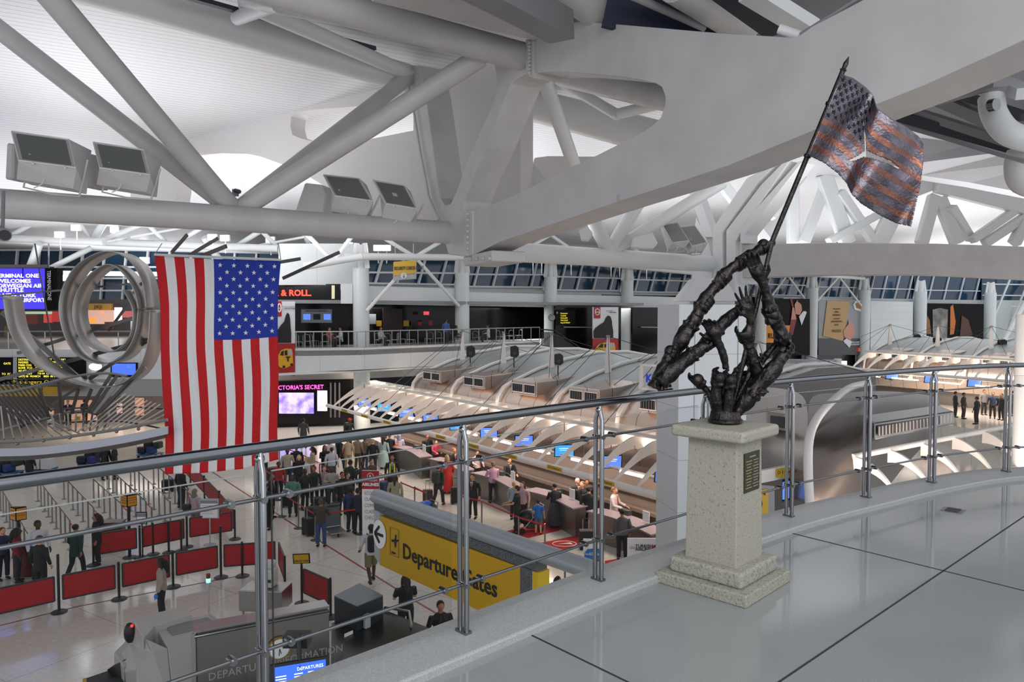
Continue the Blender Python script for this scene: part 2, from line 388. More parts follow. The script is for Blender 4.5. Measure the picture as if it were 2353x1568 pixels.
# ------------------------------------------------ second truss and its girder further along
P3 = Plane((10.2, 35.3), (17.1, 24.5)); N3 = -P3.n
E3 = P3.at(1640, 607)
o = thing('tube_truss', 'second white tube truss carrying floodlights, ending at the square pylon', 'steel truss', E3)
MB().tube(P(1120, 576, 27.5), E3, .38, n=24).build('bottom_chord', M_STEEL2, o, smooth=1)
nd = P(1400, 580, 31.6)
for q, r in ((P(1330, 440, 29), .3), (P(1505, 400, 31), .3), (P(1660, 420, 33), .28)):
    MB().tube(nd, q, r, n=16).build('diagonal', M_STEEL2, o, smooth=1)
o = thing('girder_node', 'white kinked steel leg plates rising from the pylon to the leaf girder', 'steel frame', P3.at(1680, 690))
for pts in ([(1637, 700), (1660, 700), (1660, 535), (1740, 420), (1790, 372), (1760, 385), (1715, 410), (1637, 525)],
            [(1668, 690), (1690, 690), (1690, 555), (1706, 525), (1815, 370), (1800, 372), (1748, 425), (1668, 530)],
            [(1700, 560), (1712, 560), (1712, 540), (1845, 372), (1835, 370), (1700, 520)]):
    MB().prism(pl(P3, pts, .3), N3 * .9).build('leg_plate', M_STEEL2, o, bevel=.03, seg=1)
MB().prism(pl(P3, [(1600, 500), (1628, 560), (1637, 600), (1637, 650), (1590, 650), (1590, 560)]), N3 * .5).build('gusset', M_STEEL2, o)
MB().prism(pl(P3, [(1583, 440), (1603, 440), (1640, 545), (1618, 545)]), N3 * .5).build('leg_plate', M_STEEL2, o)
g = thing('steel_girder', 'long low grey-white girder running right from the pylon behind the bronze sculpture', 'steel girder', P3.at(1690, 640))
MB().prism(pl(P3, [(1690, 640), (1900, 633), (2100, 633), (2353, 645), (2700, 690), (2700, 590), (2353, 567), (2150, 560), (1900, 558), (1690, 562)]), N3 * .9).build('web', M_STEEL, g, bevel=.03, seg=1)
MB().prism(pl(P3, [(1684, 556), (1704, 556), (1704, 652), (1684, 652)], .08), N3 * 1.1).build('end_plate', M_STEEL2, g)
mb = MB()
for i in range(7): mb.ball(P3.at(1693, 566 + i * 12.5, .1), .08, 8, 5)
mb.build('bolt', M_GREY, g)
# white pylon behind the pedestal
pc = V((4.45, 17.3, 0)); o = thing('square_pylon', 'tall white panelled square pylon standing behind the bronze sculpture', 'pylon', pc, .18)
MB().box((0, 0, 4.17), (1.66, 1.3, 8.34)).build('shaft', lined('white_pylon_panels', '#d4d9dc', '#a9b0b4', 1.2, .015, 'z', .4), o, world=False, bevel=.01)
MB().box((-.45, -.655, 4.17), (.012, .01, 8.3)).box((.6, -.655, 4.17), (.012, .01, 8.3)).build('joint', M_GREY, o, world=False)
mb = MB(); 
c0 = P(1630, 690, 33); mb.prism([P(1560, 692, 33), P(1700, 692, 33), P(1665, 640, 33), P(1600, 640, 33)], (0, 1.4, 0))
tag(mb.build('column_capital', M_STEEL2), 'flared white steel cap above the square pylon', 'column capital')

# round column at the right edge
o = thing('round_column', 'white round column standing at the right edge behind the railing', 'column', (12.7, 18.1, 0))
MB().lathe((0, 0, 0), [(.26, 0), (.26, 3.9), (.255, 3.92), (.26, 3.94), (.26, 8.1)], 28).build('shaft', M_WHITE, o, smooth=1, world=False)

# ------------------------------------------------ far wall: columns, decks, windows
COLS = [(-9.0, 44), (-3.4, 50), (3.0, 56.6), (9.8, 63), (17.3, 69), (25.5, 76.5), (34.3, 84), (44.5, 93), (55.5, 99), (67.5, 104)]
UCOL = [830, 1062, 1265, 1441, 1600, 1748, 1865, 1985, 2115, 2275]
WCOL = [37, 33, 30, 28, 27, 26, 27, 27, 26, 24]
COLV = [617, 628, 637, 645, 651, 657, 662, 667, 670, 673]
BACK = []; colm = mat('white_column_paint', '#d6dddd', .4)
for i, (x, y) in enumerate(COLS):
    p = P(UCOL[i], 714, y); r = WCOL[i] / 2 * y / F; zt = P(UCOL[i], COLV[i], y).z
    names = ['first', 'second', 'third', 'fourth', 'fifth', 'sixth', 'seventh', 'eighth', 'ninth', 'tenth']
    o = thing('round_column', 'white round column of the far food deck, %s from the flag' % names[i], 'column', (p.x, p.y, 0), group='round columns of the far wall')
    MB().lathe((0, 0, 0), [(r, 0), (r, zt)], 24).build('shaft', colm, o, smooth=1, world=False)
    mb = MB().tube((0, 0, zt), (0, 0, zt + 1.4), r * .45, n=12)
    mb.beam((-r * .8, 0, zt), (-r * .5, 0, zt + 1.5), .12, .3).beam((r * .8, 0, zt), (r * .5, 0, zt + 1.5), .12, .3)
    mb.build('capital', M_STEEL2, o, world=False)
    BACK.append(V((p.x, p.y, 0)))
def seg_plane(i, off=0.):      # vertical plane between columns i and i+1
    a, b = BACK[i], BACK[i + 1]; p = Plane(a[:2], b[:2]); p.a = p.a - p.n * off; return p
wall_lo = MB(); wn = 0
SOF = [480, 492, 0]
WL = {}
# per bay: fascia top / bottom, window top / bottom in the photo
bays = [(0, (658, 699), (663, 703)), (1, (671, 703), (676, 706)), (2, (677, 704), (680, 707)), (3, (680, 707), (684, 710))]
for i, (t0, b0_), (t1, b1_) in bays:
    pln = seg_plane(i, .3); u0, u1 = UCOL[i] + 10, UCOL[i + 1] - 12
    tag(MB().prism([pln.at(u0, b0_), pln.at(u1, b1_), pln.at(u1, t1), pln.at(u0, t0)], -pln.n * .5).build('white_fascia', M_WHITE, bevel=.03, seg=1),
        'smooth white fascia above the dark food deck, bay %s right of the flag' % ['one', 'two', 'three', 'four'][i], 'fascia', 'white fascias above the far deck')
# window band with leaning mullions, one window per bay
wband = [(0, 590, 652, 590, 656), (1, 590, 660, 590, 662), (2, 590, 668, 600, 670), (3, 600, 672, 610, 674), (4, 615, 676, 620, 678), (5, 618, 678, 622, 682), (6, 625, 684, 628, 686), (7, 628, 688, 632, 690), (8, 632, 692, 636, 694)]
for i, ta, ba, tb, bb in wband:
    pln = seg_plane(i, 2.2); u0, u1 = UCOL[i] - 14, UCOL[i + 1] + 2
    w = tag(bpy.data.objects.new('window_%d' % (i + 1), None), kind='structure'); C.objects.link(w)
    MB().prism([pln.at(u0, ba), pln.at(u1, bb), pln.at(u1, tb), pln.at(u0, ta)], -pln.n * .08).build('pane', M_NIGHT, w)
    mb = MB(); n = 5 if i < 4 else 5; th = .16 if i < 5 else .2
    for j in range(n + 1):
        f = j / n; ub = u0 + (u1 - u0) * f; lean = 14 if i < 6 else 10
        mb.beam(pln.at(ub - 4, ba + (bb - ba) * f, .12), pln.at(ub + lean, ta + (tb - ta) * f, .12), th, .12)
    for f in (0.02, .42, .98):
        mb.beam(pln.at(u0, ba + (ta - ba) * f, .1), pln.at(u1, bb + (tb - bb) * f, .1), th, .12, up=(0, 0, 1))
    mb.build('mullion', M_STEEL2, w)
for i, ta, ba, tb, bb in wband:
    pln = seg_plane(i, 2.3); u0, u1 = UCOL[i] - 14, UCOL[i + 1] + 2
    tag(MB().prism([pln.at(u0, ba + 40), pln.at(u1, bb + 40), pln.at(u1, bb), pln.at(u0, ba)], -pln.n * .1).build('wall_sill_%d' % (i + 1), M_WPANEL), kind='structure')
# chord tube under the roof edge with V struts, per bay
o = thing('eaves_truss', 'slender white tube truss running along the roof edge above the far columns', 'steel truss', BACK[4] + UP * 11)
ev = [(700, 612), (830, 590), (1062, 592), (1265, 598), (1441, 612), (1600, 628), (1748, 632), (1865, 632), (1985, 640)]
YY = [41, 43, 49, 55.6, 62, 68, 75.5, 83, 92]
pts = [P(u, v, y) for (u, v), y in zip(ev, YY)]
for a, b in zip(pts, pts[1:]): MB().tube(a, b, .22, n=10).build('chord', M_STEEL2, o, smooth=1)
for i in range(0, 8):
    a, b = pts[i], pts[i + 1]; m = (a + b) / 2
    mb = MB(); mb.tube(m, a + UP * 1.9, .13, n=8); mb.tube(m, b + UP * 1.9, .13, n=8)
    mb.build('strut', M_STEEL2, o, smooth=1)
for i in (1, 6, 7):
    a, b = pts[i], pts[i + 1]; m = (a + b) / 2
    dz = 3.2 if i == 1 else 3.4
    MB().tube(m, a * .96 + b * .04 - UP * dz, .11, n=8).tube(m, b * .96 + a * .04 - UP * dz, .11, n=8).build('strut', M_STEEL2, o, smooth=1)
# stiffer upper wall behind the first store and above
pw = Plane((-24, 39), (-9, 45.5))
tag(MB().prism([pw.at(640, 655), pw.at(812, 655), pw.at(812, 560), pw.at(640, 560)], (0, .4, 0)).build('wall_store', M_WPANEL), kind='structure')
tag(MB().prism([BACK[9] + V((0, 2, 0)), BACK[9] + V((22, 8, 0)), BACK[9] + V((22, 8, 14)), BACK[9] + V((0, 2, 14))], (0, .2, 0)).build('window_10', M_NIGHT), kind='structure')
mb = MB()
for j in range(7):
    mb.beam(BACK[9] + V((1 + j * 3.4, 2 + j * .9, 5)), BACK[9] + V((4.5 + j * 3.4, 1.9 + j * .9, 14)), .22, .2)
    mb.beam(BACK[9] + V((0, 1.8, 4 + j * 1.6)), BACK[9] + V((22, 7.8, 4 + j * 1.6)), .2, .16)
mb.tube(BACK[9] + V((1, 0, 2)), BACK[9] + V((9, 3, 13)), .3, n=8)
tag(mb.build('window_11', M_STEEL2), kind='structure')

# far deck (z 5.9) with its white balcony front
DZ = 5.92
deck = [P(560, 714, 39.5), P(640, 714, 41.4), P(830, 714, 42.6), P(1062, 714, 47.4), P(1240, 714, 53.2)]
deck = [V((p.x, p.y, 0)) for p in deck]; back = [p + V((-2, 9, 0)) if i < 2 else p + V((-4, 9.5, 0)) for i, p in enumerate(deck)]
mb = MB(); poly = [p + UP * DZ for p in deck] + [p + UP * DZ for p in back[::-1]]
tag(MB().prism(poly, (0, 0, -.3)).build('floor_far_deck', mat('deck_floor', '#9a9894', .3)), kind='structure')
# balcony front: pixel line bottom
mb = MB(); front_lo = [(560, 858), (640, 858), (830, 850), (1062, 838), (1240, 825)]
lo = [V((p.x, p.y, P(u, v, p.y).z)) for p, (u, v) in zip(deck, front_lo)]
mb.strip([p + UP * (DZ + .12) for p in deck], lo, V((0, .35, 0)))
tag(mb.build('wall_deck_front', M_WPANEL), kind='structure')
# shop wall above deck
bk = [V((p.x, p.y, 0)) for p in (P(560, 714, 47), P(640, 714, 47), P(830, 714, 49.5), P(1062, 714, 55), P(1265, 714, 61), P(1441, 714, 66), P(1600, 714, 71), P(1800, 714, 80))]
mb = MB(); mb.strip([p + UP * 5.9 for p in bk], [p + UP * 9.6 for p in bk], V((0, .4, 0)))
tag(mb.build('wall_food_deck', M_BLACKST), kind='structure')
mb = MB(); mb.strip([p + UP * 8.62 for p in bk[1:6]], [p + UP * 8.62 + V((0, 0, 0)) + V((.5, -5.5, 0)) for p in bk[1:6]], UP * .2)
tag(mb.build('ceiling_food_deck', M_GREY), kind='structure')
# lower shop wall at hall level
lw = [P(380, 714, 46), P(640, 714, 51.5), P(830, 714, 52.8), P(1062, 714, 57), P(1265, 714, 62), P(1441, 714, 67)]
mb = MB(); mb.strip([V((p.x, p.y, 0)) for p in lw], [V((p.x, p.y, 3.3)) for p in lw], V((0, .3, 0)))
tag(mb.build('wall_shops', M_BLACKST), kind='structure')
mb = MB(); mb.strip([V((p.x, p.y - .05, 3.3)) for p in lw], [V((p.x, p.y - .05, 4.6)) for p in lw], V((0, .3, 0)))
tag(mb.build('trim_4', mat('brushed_metal_fascia', '#8e8c8a', .3, .8)), kind='structure')
mb = MB(); mb.strip([V((p.x, p.y, 4.6)) for p in lw], [V((q.x, q.y + .3, 4.6)) for q in [deck[0], deck[0], deck[2], deck[3], deck[4], P(1441, 714, 60)]], UP * .1)
tag(mb.build('ceiling_shops', M_WHITE), kind='structure')
# right-hand far side: hall level dark band and wall under the posters
rw = [P(1441, 714, 67), P(1600, 714, 71.5), P(1748, 714, 78), P(1865, 714, 86), P(1985, 714, 95), P(2115, 714, 101), P(2353, 714, 108), P(2500, 714, 112)]
mb = MB(); mb.strip([V((p.x, p.y, 0)) for p in rw], [V((p.x, p.y, 3.6)) for p in rw], V((0, .3, 0)))
tag(mb.build('wall_right_shops', M_BLACKST), kind='structure')
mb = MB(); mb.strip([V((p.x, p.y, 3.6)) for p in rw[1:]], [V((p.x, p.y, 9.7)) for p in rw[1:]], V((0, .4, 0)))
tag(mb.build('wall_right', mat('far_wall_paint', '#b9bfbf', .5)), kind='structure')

# ------------------------------------------------ steel seen through the leaf opening and under the girder at the right
o = thing('roof_tube', 'thick grey tube crossing the leaf-shaped opening of the big girder', 'steel tube', P(1400, 220, 21))
MB().tube(P(1290, 172, 23), P(1640, 252, 19.5), .34, n=20).build('tube', M_STEEL, o, smooth=1)
for k, (a, b, y0, y1, r, lb) in enumerate([((1200, 235), (1560, 330), 26, 24, .55, 'lowest white tube crossing the leaf-shaped opening'), ((1285, 185), (1420, 265), 24, 22, .16, 'thin slanting tube in the upper part of the leaf-shaped opening'), ((1420, 262), (1560, 228), 22, 21, .16, 'thin rising tube in the right part of the leaf-shaped opening'), ((1150, 205), (1520, 300), 27, 25, .14, 'slim white tube in the leaf-shaped opening')]):
    o = thing('roof_tube', lb, 'steel tube', P(*a, y0)); MB().tube(P(*a, y0), P(*b, y1), r, n=14).build('tube', M_STEEL2, o, smooth=1)
o = thing('roof_strut', 'white strut slanting down left of the leaf-shaped opening', 'steel tube', P(1330, 385, 22)); MB().tube(P(1250, 180, 19.5), P(1322, 388, 22), .2, n=14).build('tube', M_STEEL2, o, smooth=1)
o = thing('roof_strut', 'bright white strut slanting behind the leaf girder at the node', 'steel tube', P(1250, 420, 24)); MB().tube(P(1045, 218, 25), P(1262, 440, 23), .26, n=14).build('tube', M_STEEL2, o, smooth=1)
o = thing('leaf_girder_slot', 'far leaf girder slot with a rounded white end seen under the near girder', 'steel girder', P(1300, 400, 30))
MB().prism([P(u, v, 30) for u, v in [(1228, 362), (1260, 358), (1420, 360), (1420, 420), (1260, 412), (1232, 402), (1222, 385)]], (0, .4, 0)).build('web', M_STEEL, o, bevel=.1, seg=3)
PF = Plane((14, 44), (34, 38))
o = thing('roof_lattice', 'bright white lattice of plate legs and tubes under the roof at the right', 'steel lattice', P(2000, 560, 42))
for a, b, w in [((1821, 370), (1822, 560), 25), ((1847, 560), (1899, 420), 22), ((1892, 400), (1948, 560), 34), ((1929, 440), (2006, 552), 20), ((1903, 556), (2040, 482), 17), ((1654, 415), (1760, 556), 24), ((2074, 450), (2018, 560), 38), ((2117, 560), (2147, 450), 26), ((2186, 475), (2232, 552), 17), ((2233, 552), (2330, 485), 18), ((2262, 560), (2353, 500), 20), ((2200, 560), (2158, 455), 28), ((2151, 425), (2360, 478), 34), ((2095, 440), (2160, 415), 30), ((2045, 500), (2110, 430), 22), ((2330, 560), (2360, 500), 24), ((1770, 500), (1860, 380), 20)]:
    y = 42; MB().beam(P(*a, y), P(*b, y + .6), w * y / F, .5, up=(0, 1, 0)).build('lattice_leg', M_STEEL2, o, bevel=.05, seg=1)
for a, b, r in [((1650, 425), (2080, 425), .12), ((1560, 470), (1640, 440), .12), ((1900, 410), (2150, 395), .3)]: MB().tube(P(*a, 46), P(*b, 46), r, n=10).build('tube', M_STEEL2, o, smooth=1)
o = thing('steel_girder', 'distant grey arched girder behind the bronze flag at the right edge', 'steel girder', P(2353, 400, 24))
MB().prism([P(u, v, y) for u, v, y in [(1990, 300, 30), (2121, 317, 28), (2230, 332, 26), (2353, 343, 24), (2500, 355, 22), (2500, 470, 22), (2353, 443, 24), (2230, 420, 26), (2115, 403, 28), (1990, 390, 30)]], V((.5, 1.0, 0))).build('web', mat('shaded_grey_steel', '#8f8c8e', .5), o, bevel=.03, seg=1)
# service zone at the top and the right
M_SVC = mat('service_grey', '#8a898b', .5); M_SVCD = mat('service_dark', '#33343c', .6)
def svc(name, label, cat, a, b, ya, yb, w, h, m, tube=False):
    o = thing(name, label, cat, P(*a, ya)); mb = MB()
    if tube: mb.tube(P(*a, ya), P(*b, yb), w, n=18)
    else: mb.beam(P(*a, ya), P(*b, yb), w, h)
    mb.build('body_tube' if tube else 'profile', m, o, smooth=1 if tube else 0); return o
svc('roof_beam', 'broad grey box beam at the top centre ending above the bolted plate', 'roof beam', (900, -60), (1270, 45), 12, 15.2, 1.1, .55, M_STEEL)
svc('roof_beam', 'grey box beam beside the broad one at the top centre', 'roof beam', (1090, -50), (1290, 62), 11, 13.6, .5, .5, M_SVC)
svc('air_duct', 'round grey duct end above the girder, left of the dark roof opening', 'duct', (1270, -60), (1400, 30), 13.5, 14.5, .42, 0, M_STEEL, True)
svc('air_duct', 'round grey duct end above the girder, right of the dark roof opening', 'duct', (1560, -60), (1715, 40), 12, 13.2, .45, 0, M_STEEL, True)
svc('roof_opening', 'dark blue roof opening between the duct ends', 'roof opening', (1400, -20), (1720, 62), 13.6, 13.8, .1, 1.3, mat('dark_blue_void', '#20263c', .6))
svc('service_pipe', 'slim grey pipe crossing the dark roof opening', 'pipe', (1440, -15), (1620, 64), 12.6, 13, .07, 0, M_SVC, True)
svc('roof_grille', 'long slotted grille strip above the girder', 'grille', (1650, -30), (1790, 72), 11.6, 12.2, .5, .1, M_SVCD)
svc('roof_beam', 'pale bright beam slanting above the girder at the top', 'roof beam', (1720, -20), (1860, 66), 11, 11.8, .34, .2, M_STEEL2)
svc('service_pipe', 'curled white pipe end lying on the girder top', 'pipe', (1790, 66), (1836, 82), 10.7, 10.6, .07, 0, M_STEEL2, True)
svc('service_pipe', 'thin rail along the upper girder edge', 'pipe', (1840, 80), (1990, -14), 10.1, 9.4, .03, 0, M_SVC, True)
for k, (a, b, w, m, lb) in enumerate([((2040, 262), (2360, 352), .5, M_SVCD, 'dark roof beam right of the bronze flag, lowest one'), ((2080, 250), (2360, 340), .25, M_SVC, 'grey roof beam right of the bronze flag, above the lowest one'), ((2130, 215), (2360, 312), .35, M_SVC, 'long pale roof channel right of the bronze flag'), ((2170, 205), (2360, 270), .2, M_SVCD, 'dark roof channel beside the long pale one'), ((2235, 165), (2360, 215), .3, M_STEEL2, 'short bright roof panel strip at the right edge'), ((2150, 235), (2300, 190), .2, M_SVC, 'cross beam between the roof channels at the right edge'), ((2060, 285), (2360, 372), .1, M_SVC, 'thin pipe under the roof beams at the right edge')]):
    svc('roof_beam', lb, 'roof beam', a, b, 17 - k * .5, 13.5 - k * .4, w, w * .6, m)
o = thing('air_duct', 'fat white elbow duct with a small lamp at the right edge', 'duct', P(2330, 300, 12)); MB().path(crom([P(2278, 225, 12.4), P(2284, 262, 12.3), P(2310, 300, 12.1), P(2350, 318, 12), P(2420, 330, 12)], 4), .2, 18).build('duct', M_STEEL2, o, smooth=1)
MB().path(crom([P(2345, 350, 12.5), P(2338, 385, 12.5), P(2350, 420, 12.5), P(2400, 432, 12.5)], 4), .2, 18).build('duct', M_STEEL, o, smooth=1); MB().tube(P(2275, 243, 12), P(2290, 240, 11.9), .1, n=14).build('lamp_head', M_CHROME, o, smooth=1)
# ================================================================= railing on the balcony
RZ = 7.64
M_RAILS = mat('satin_stainless_tube', '#8c8e91', .17, 1.); M_HRAIL = mat('dark_satin_handrail', '#7a7d81', .16, 1.); M_ROD = mat('satin_steel_rod', '#77797c', .25, .9)
rg = thing('balcony_railing', 'stainless steel and glass railing curving along the balcony edge in the foreground', 'railing', (0, 4, CZ))
MB().path([V((p.x, p.y, RZ)) for p in RC], .0245, 24).build('handrail', M_HRAIL, rg, smooth=1)
for i, (x, y) in enumerate(RAIL[2:10]):
    a, b = V(RAIL[i + 1]), V(RAIL[i + 3]); t = (b - a).normalized(); n = V((-t.y, t.x, 0)); c = V((x, y, CZ)); mb = MB()
    for s in (-.0255, .0255): mb.path([c + n * s + UP * .005, c + n * s + UP * .99, c + n * s * .5 + UP * 1.03, c + n * s * .2 + UP * 1.075], [.014, .014, .013, .011], 14)
    mb.box(c + UP * .007, (.085, .042, .014), n); mb.ball(c + UP * 1.05, (.022, .022, .02), 10, 6)
    po = mb.build('post', M_RAILS, rg, smooth=1)
    for z in (.25, .885): MB().tube(c - n * .043 + UP * z, c + n * .043 + UP * z, .014, n=12).build('clamp', M_RAILS, po, smooth=1)
ends = RAIL[1:11]
for i in range(len(ends) - 1):
    a = V((*ends[i], 0)); b = V((*ends[i + 1], 0)); t = (b - a).normalized(); n = V((-t.y, t.x, 0))
    for z in (CZ + .25, CZ + .885):
        ro = MB().tube(a + UP * z, b + UP * z, .0085, n=10).build('rod', M_ROD, rg, smooth=1)
        for q, s in ((a, 1), (b, -1)):
            c = q + t * .125 * s + UP * z
            MB().tube(c - n * .014, c + n * .03, .0165, n=18).tube(c - n * .021, c - n * .014, .011, n=16).build('glass_boss', M_RAILS, ro, smooth=1)
    p0 = a + t * .065 + n * .03; p1 = b - t * .05 + n * .03; z0, z1 = CZ + .03, CZ + .985
    g = MB().prism([p0 + UP * z0, p1 + UP * z0, p1 + UP * z1, p0 + UP * z1], n * .012).build('glass_pane', M_GLASS, rg)
    MB().beam(p0 + UP * z0 + n * .006, p0 + UP * z1 + n * .006, .014, .004).build('polished_edge', M_GEDGE, g)
    MB().beam(p0 + UP * z1 + n * .006, p1 + UP * z1 + n * .006, .012, .003).build('top_edge', mat('glass_top_edge', '#a9b3b3', .2, alpha=.6), g)
# ================================================================= stone pedestal
PC = V((1.325, 4.545, BZ)); PR = math.radians(46)
M_STONE = mat('pitted_travertine', '#989588', .7, noise=(70, '#6b6553', .58, .74), bump=(90, .3))
M_STONEB = mat('weathered_travertine', '#969488', .75, noise=(60, '#66645a', .50, .75), bump=(70, .4))
o = thing('stone_pedestal', 'pitted grey stone pedestal with stepped base standing on the balcony floor', 'pedestal', PC, PR)
MB().box((0, 0, .037), (.60, .60, .074)).build('base_step', M_STONEB, o, world=False, bevel=.008)
MB().box((0, 0, .122), (.485, .485, .096)).build('base_step', M_STONEB, o, world=False, bevel=.02, seg=3)
mb = MB(); v = []
for z, s in ((.165, .172), (.925, .162)): v += [(-s, -s, z), (s, -s, z), (s, s, z), (-s, s, z)]
mb.add(v, [(3, 2, 1, 0), (4, 5, 6, 7), (0, 1, 5, 4), (1, 2, 6, 5), (2, 3, 7, 6), (3, 0, 4, 7)]); mb.build('shaft', M_STONE, o, world=False, bevel=.006)
MB().box((0, 0, .96), (.485, .485, .072)).build('cap', M_STONE, o, world=False, bevel=.022, seg=4)
# plaque on the right-hand visible face
pm = mat('dark_bronze_plaque', '#39392a', .4, .6); M_GOLD = mat('gold_lettering', '#a8986a', .4, .5)
fx = V((math.cos(PR + 0), math.sin(PR + 0), 0)); fy = V((-math.sin(PR), math.cos(PR), 0))
pq = MB().box((0.02, -.166, .72), (.2, .012, .24)).build('plaque', pm, o, world=False, bevel=.003)
nrm = -fy; base = PC + fy * -.173 + fx * 0.02
MB().beam(base + UP * .815 - fx * .04, base + UP * .815 + fx * .04, .001, .008).build('engraved_title', M_GOLD, pq)
for k in range(10):
    for sx_ in (-1, 1):
        w_ = .026 + .007 * ((k * 5 + sx_) % 3); c_ = base + UP * (.79 - k * .018) + fx * .045 * sx_
        MB().beam(c_ - fx * w_, c_ + fx * w_, .001, .005).build('engraved_line', M_GOLD, pq)
# ================================================================= check-in pavilions
M_SILV = lined('stainless_cladding', '#c0b1a6', '#6a6260', 1.0, .03, 'x', .3, .85)
M_ROOFP = lined('grey_roof_sheets', '#a3aaa9', '#7b8080', 1.27, .04, 'x', .38, .35)
M_RIB = mat('white_canopy_rib', '#e9e5e0', .4)
M_WARM = mat('warm_tube_light', '#fff0dc', .5, emit=9)
M_BEIGE = mat('beige_back_panel', '#80736b', .45, .3)
M_YEL = mat('sign_yellow', '#c9a21a', .5); M_INK = mat('sign_black_ink', '#16161a', .6)
M_TOP = mat('mauve_grey_worktop', '#8b8088', .25)
M_SCR = mat('blue_lit_screen', '#4f74d0', .3, emit=1.1); M_SCR2 = mat('bright_blue_screen', '#2f8be0', .3, emit=1.2)
M_SCRW = mat('white_screen_text', '#e6ecff', .3, emit=1.3)
M_CANG = mat('frosted_canopy_glass', '#cdd6d4', .2, alpha=.5)
M_CABLE = mat('dark_stay_cable', '#3c3c3e', .5)
M_RED = mat('red_belt', '#b50f16', .5)
def pavilion(root, o, d, L, back, names_s, masts=True, side=1):
    """o: plan point of the far end of the eaves line; d: plan direction towards the near end; b grows away from the camera side"""
    o = V((o[0], o[1], 0)); d = V((d[0], d[1], 0)).normalized(); n = V((-d.y, d.x, 0)) * side
    if n.y < 0 and side == 1: n = -n
    def q(s, b, z): return o + d * s + n * b + UP * z
    prof_w = [(.1, 2.3), (-.15, 3.0), (-.22, 3.6), (-.1, 4.15), (.25, 4.55), (.8, 4.82)]
    prof_r = [(.8, 4.82), (2.2, 5.28), (4, 5.68), (6.2, 5.95), (8.5, 5.9), (11, 5.5)]
    # one shell: coordinates of the mesh run along x so that the sheet joints fall across it
    def local(name, fs, mats, smooth=1, parent=root):
        e = bpy.data.objects.new(name, None)
        mb = MB()
        for vs, f in fs: mb.add(vs, f)
        me = mb.build(name, mats, parent, smooth, world=False); me.location = o; me.rotation_euler = (0, 0, math.atan2(d.y, d.x)); 
        rl = wm(parent).inverted() @ Matrix.Translation(o) @ Matrix.Rotation(math.atan2(d.y, d.x), 4, 'Z'); me.matrix_basis = rl
        return me
    sgn = 1 if V((-d.y, d.x, 0)).dot(n) > 0 else -1
    def shell(name, prof, m, th=.06, s0=.0, s1=L, ends=True):
        rows = []; S = [s0, s1]
        vs = []
        for s in S: vs += [(s, b * sgn, z) for b, z in prof]
        k = len(prof); fs = [(i, i + 1, k + i + 1, k + i) for i in range(k - 1)]
        return local(name, [(vs, fs)], m)
    wl = shell('wall_cladding', prof_w, M_SILV)
    rf = shell('roof_sheet', prof_r, M_ROOFP)
    # rounded nose at the far end
    vs = []; k = len(prof_w + prof_r[1:]); P_ = prof_w + prof_r[1:]; R = 1.0; m = 7
    for i in range(m):
        a = math.pi / 2 * i / (m - 1); sx = -R * math.sin(a); f = math.cos(a) * .16 + .84
        vs += [(sx, ((b - 5) * (f if b < 5 else 1) + 5) * sgn, z - (1 - math.cos(a)) * .55 * (z - 2.3) / 3) for b, z in P_]
    fs = [(i * k + j, i * k + j + 1, (i + 1) * k + j + 1, (i + 1) * k + j) for i in range(m - 1) for j in range(k - 1)]
    fs.append([(m - 1) * k + j for j in range(k)])
    local('rounded_end', [(vs, fs)], M_SILV)
    # near end wall
    pts = [q(L, b, z) for b, z in [(.1, 0)] + P_ + [(11, 0)]]
    MB().prism(pts, d * .08).build('end_wall', mat('dark_end_cladding', '#55504e', .3, .7), root)
    MB().prism([q(0, 1.2, 0), q(L, 1.2, 0), q(L, 1.2, 2.3), q(0, 1.2, 2.3)], n * .1).build('back_panel', M_BEIGE, root)
    nb = int(L / 3.8) + 1
    for i in range(nb):
        s = 1.9 + i * 3.8
        if s < L - .6:                                    # vent box
            c = q(s, .75, 4.78); vb = MB(); w = 1.75
            pr = [(-.35, 4.45), (-.35, 5.08), (.9, 5.12), (2.0, 5.25), (2.0, 5.0), (.9, 4.7)]
            vb.prism([q(s - w / 2, .1 + b, z) for b, z in pr], d * w)
            v_ = vb.build('vent_box', M_SILV, root, bevel=.02, seg=1)
            for t in (-.42, .42):
                mb = MB(); mb.prism([q(s + t - .36, -.262, 4.58), q(s + t + .36, -.262, 4.58), q(s + t + .36, -.262, 4.93), q(s + t - .36, -.262, 4.93)], n * -.01)
                gr = mb.build('louvre', M_BLACK, v_)
                mb = MB()
                for j in range(6): mb.beam(q(s + t - .32 + j * .128, -.28, 4.6), q(s + t - .32 + j * .128, -.28, 4.91), .028, .012)
                mb.build('blade', M_GREY, v_)
                mb = MB(); zz = ((-.38, 4.57), (.38, 4.57), (.38, 4.94), (-.38, 4.94))
                mb.path([q(s + t + a, -.28, z) for a, z in zz], .02, 4, closed=True); mb.build('vent_frame', M_RIB, v_)
        s = i * 3.8
        if s <= L:                                        # arched white rib
            pp = [(b - .14 if b < .5 else b, z + .1) for b, z in P_[1:]]
            MB().path([q(s, b, z) for b, z in pp], .085, 8).build('arched_rib', M_RIB, root, smooth=1)
            MB().prism([q(s, -.35, 3.05), q(s, -1.0, 3.0), q(s, -1.0, 3.07), q(s, -.35, 3.4)], d * .08).build('bracket', M_RIB, root)
    for z in (3.3, 3.38): MB().tube(q(-.5, -.36, z), q(L, -.36, z), .025, n=6).build('wall_rail', M_RIB, root)
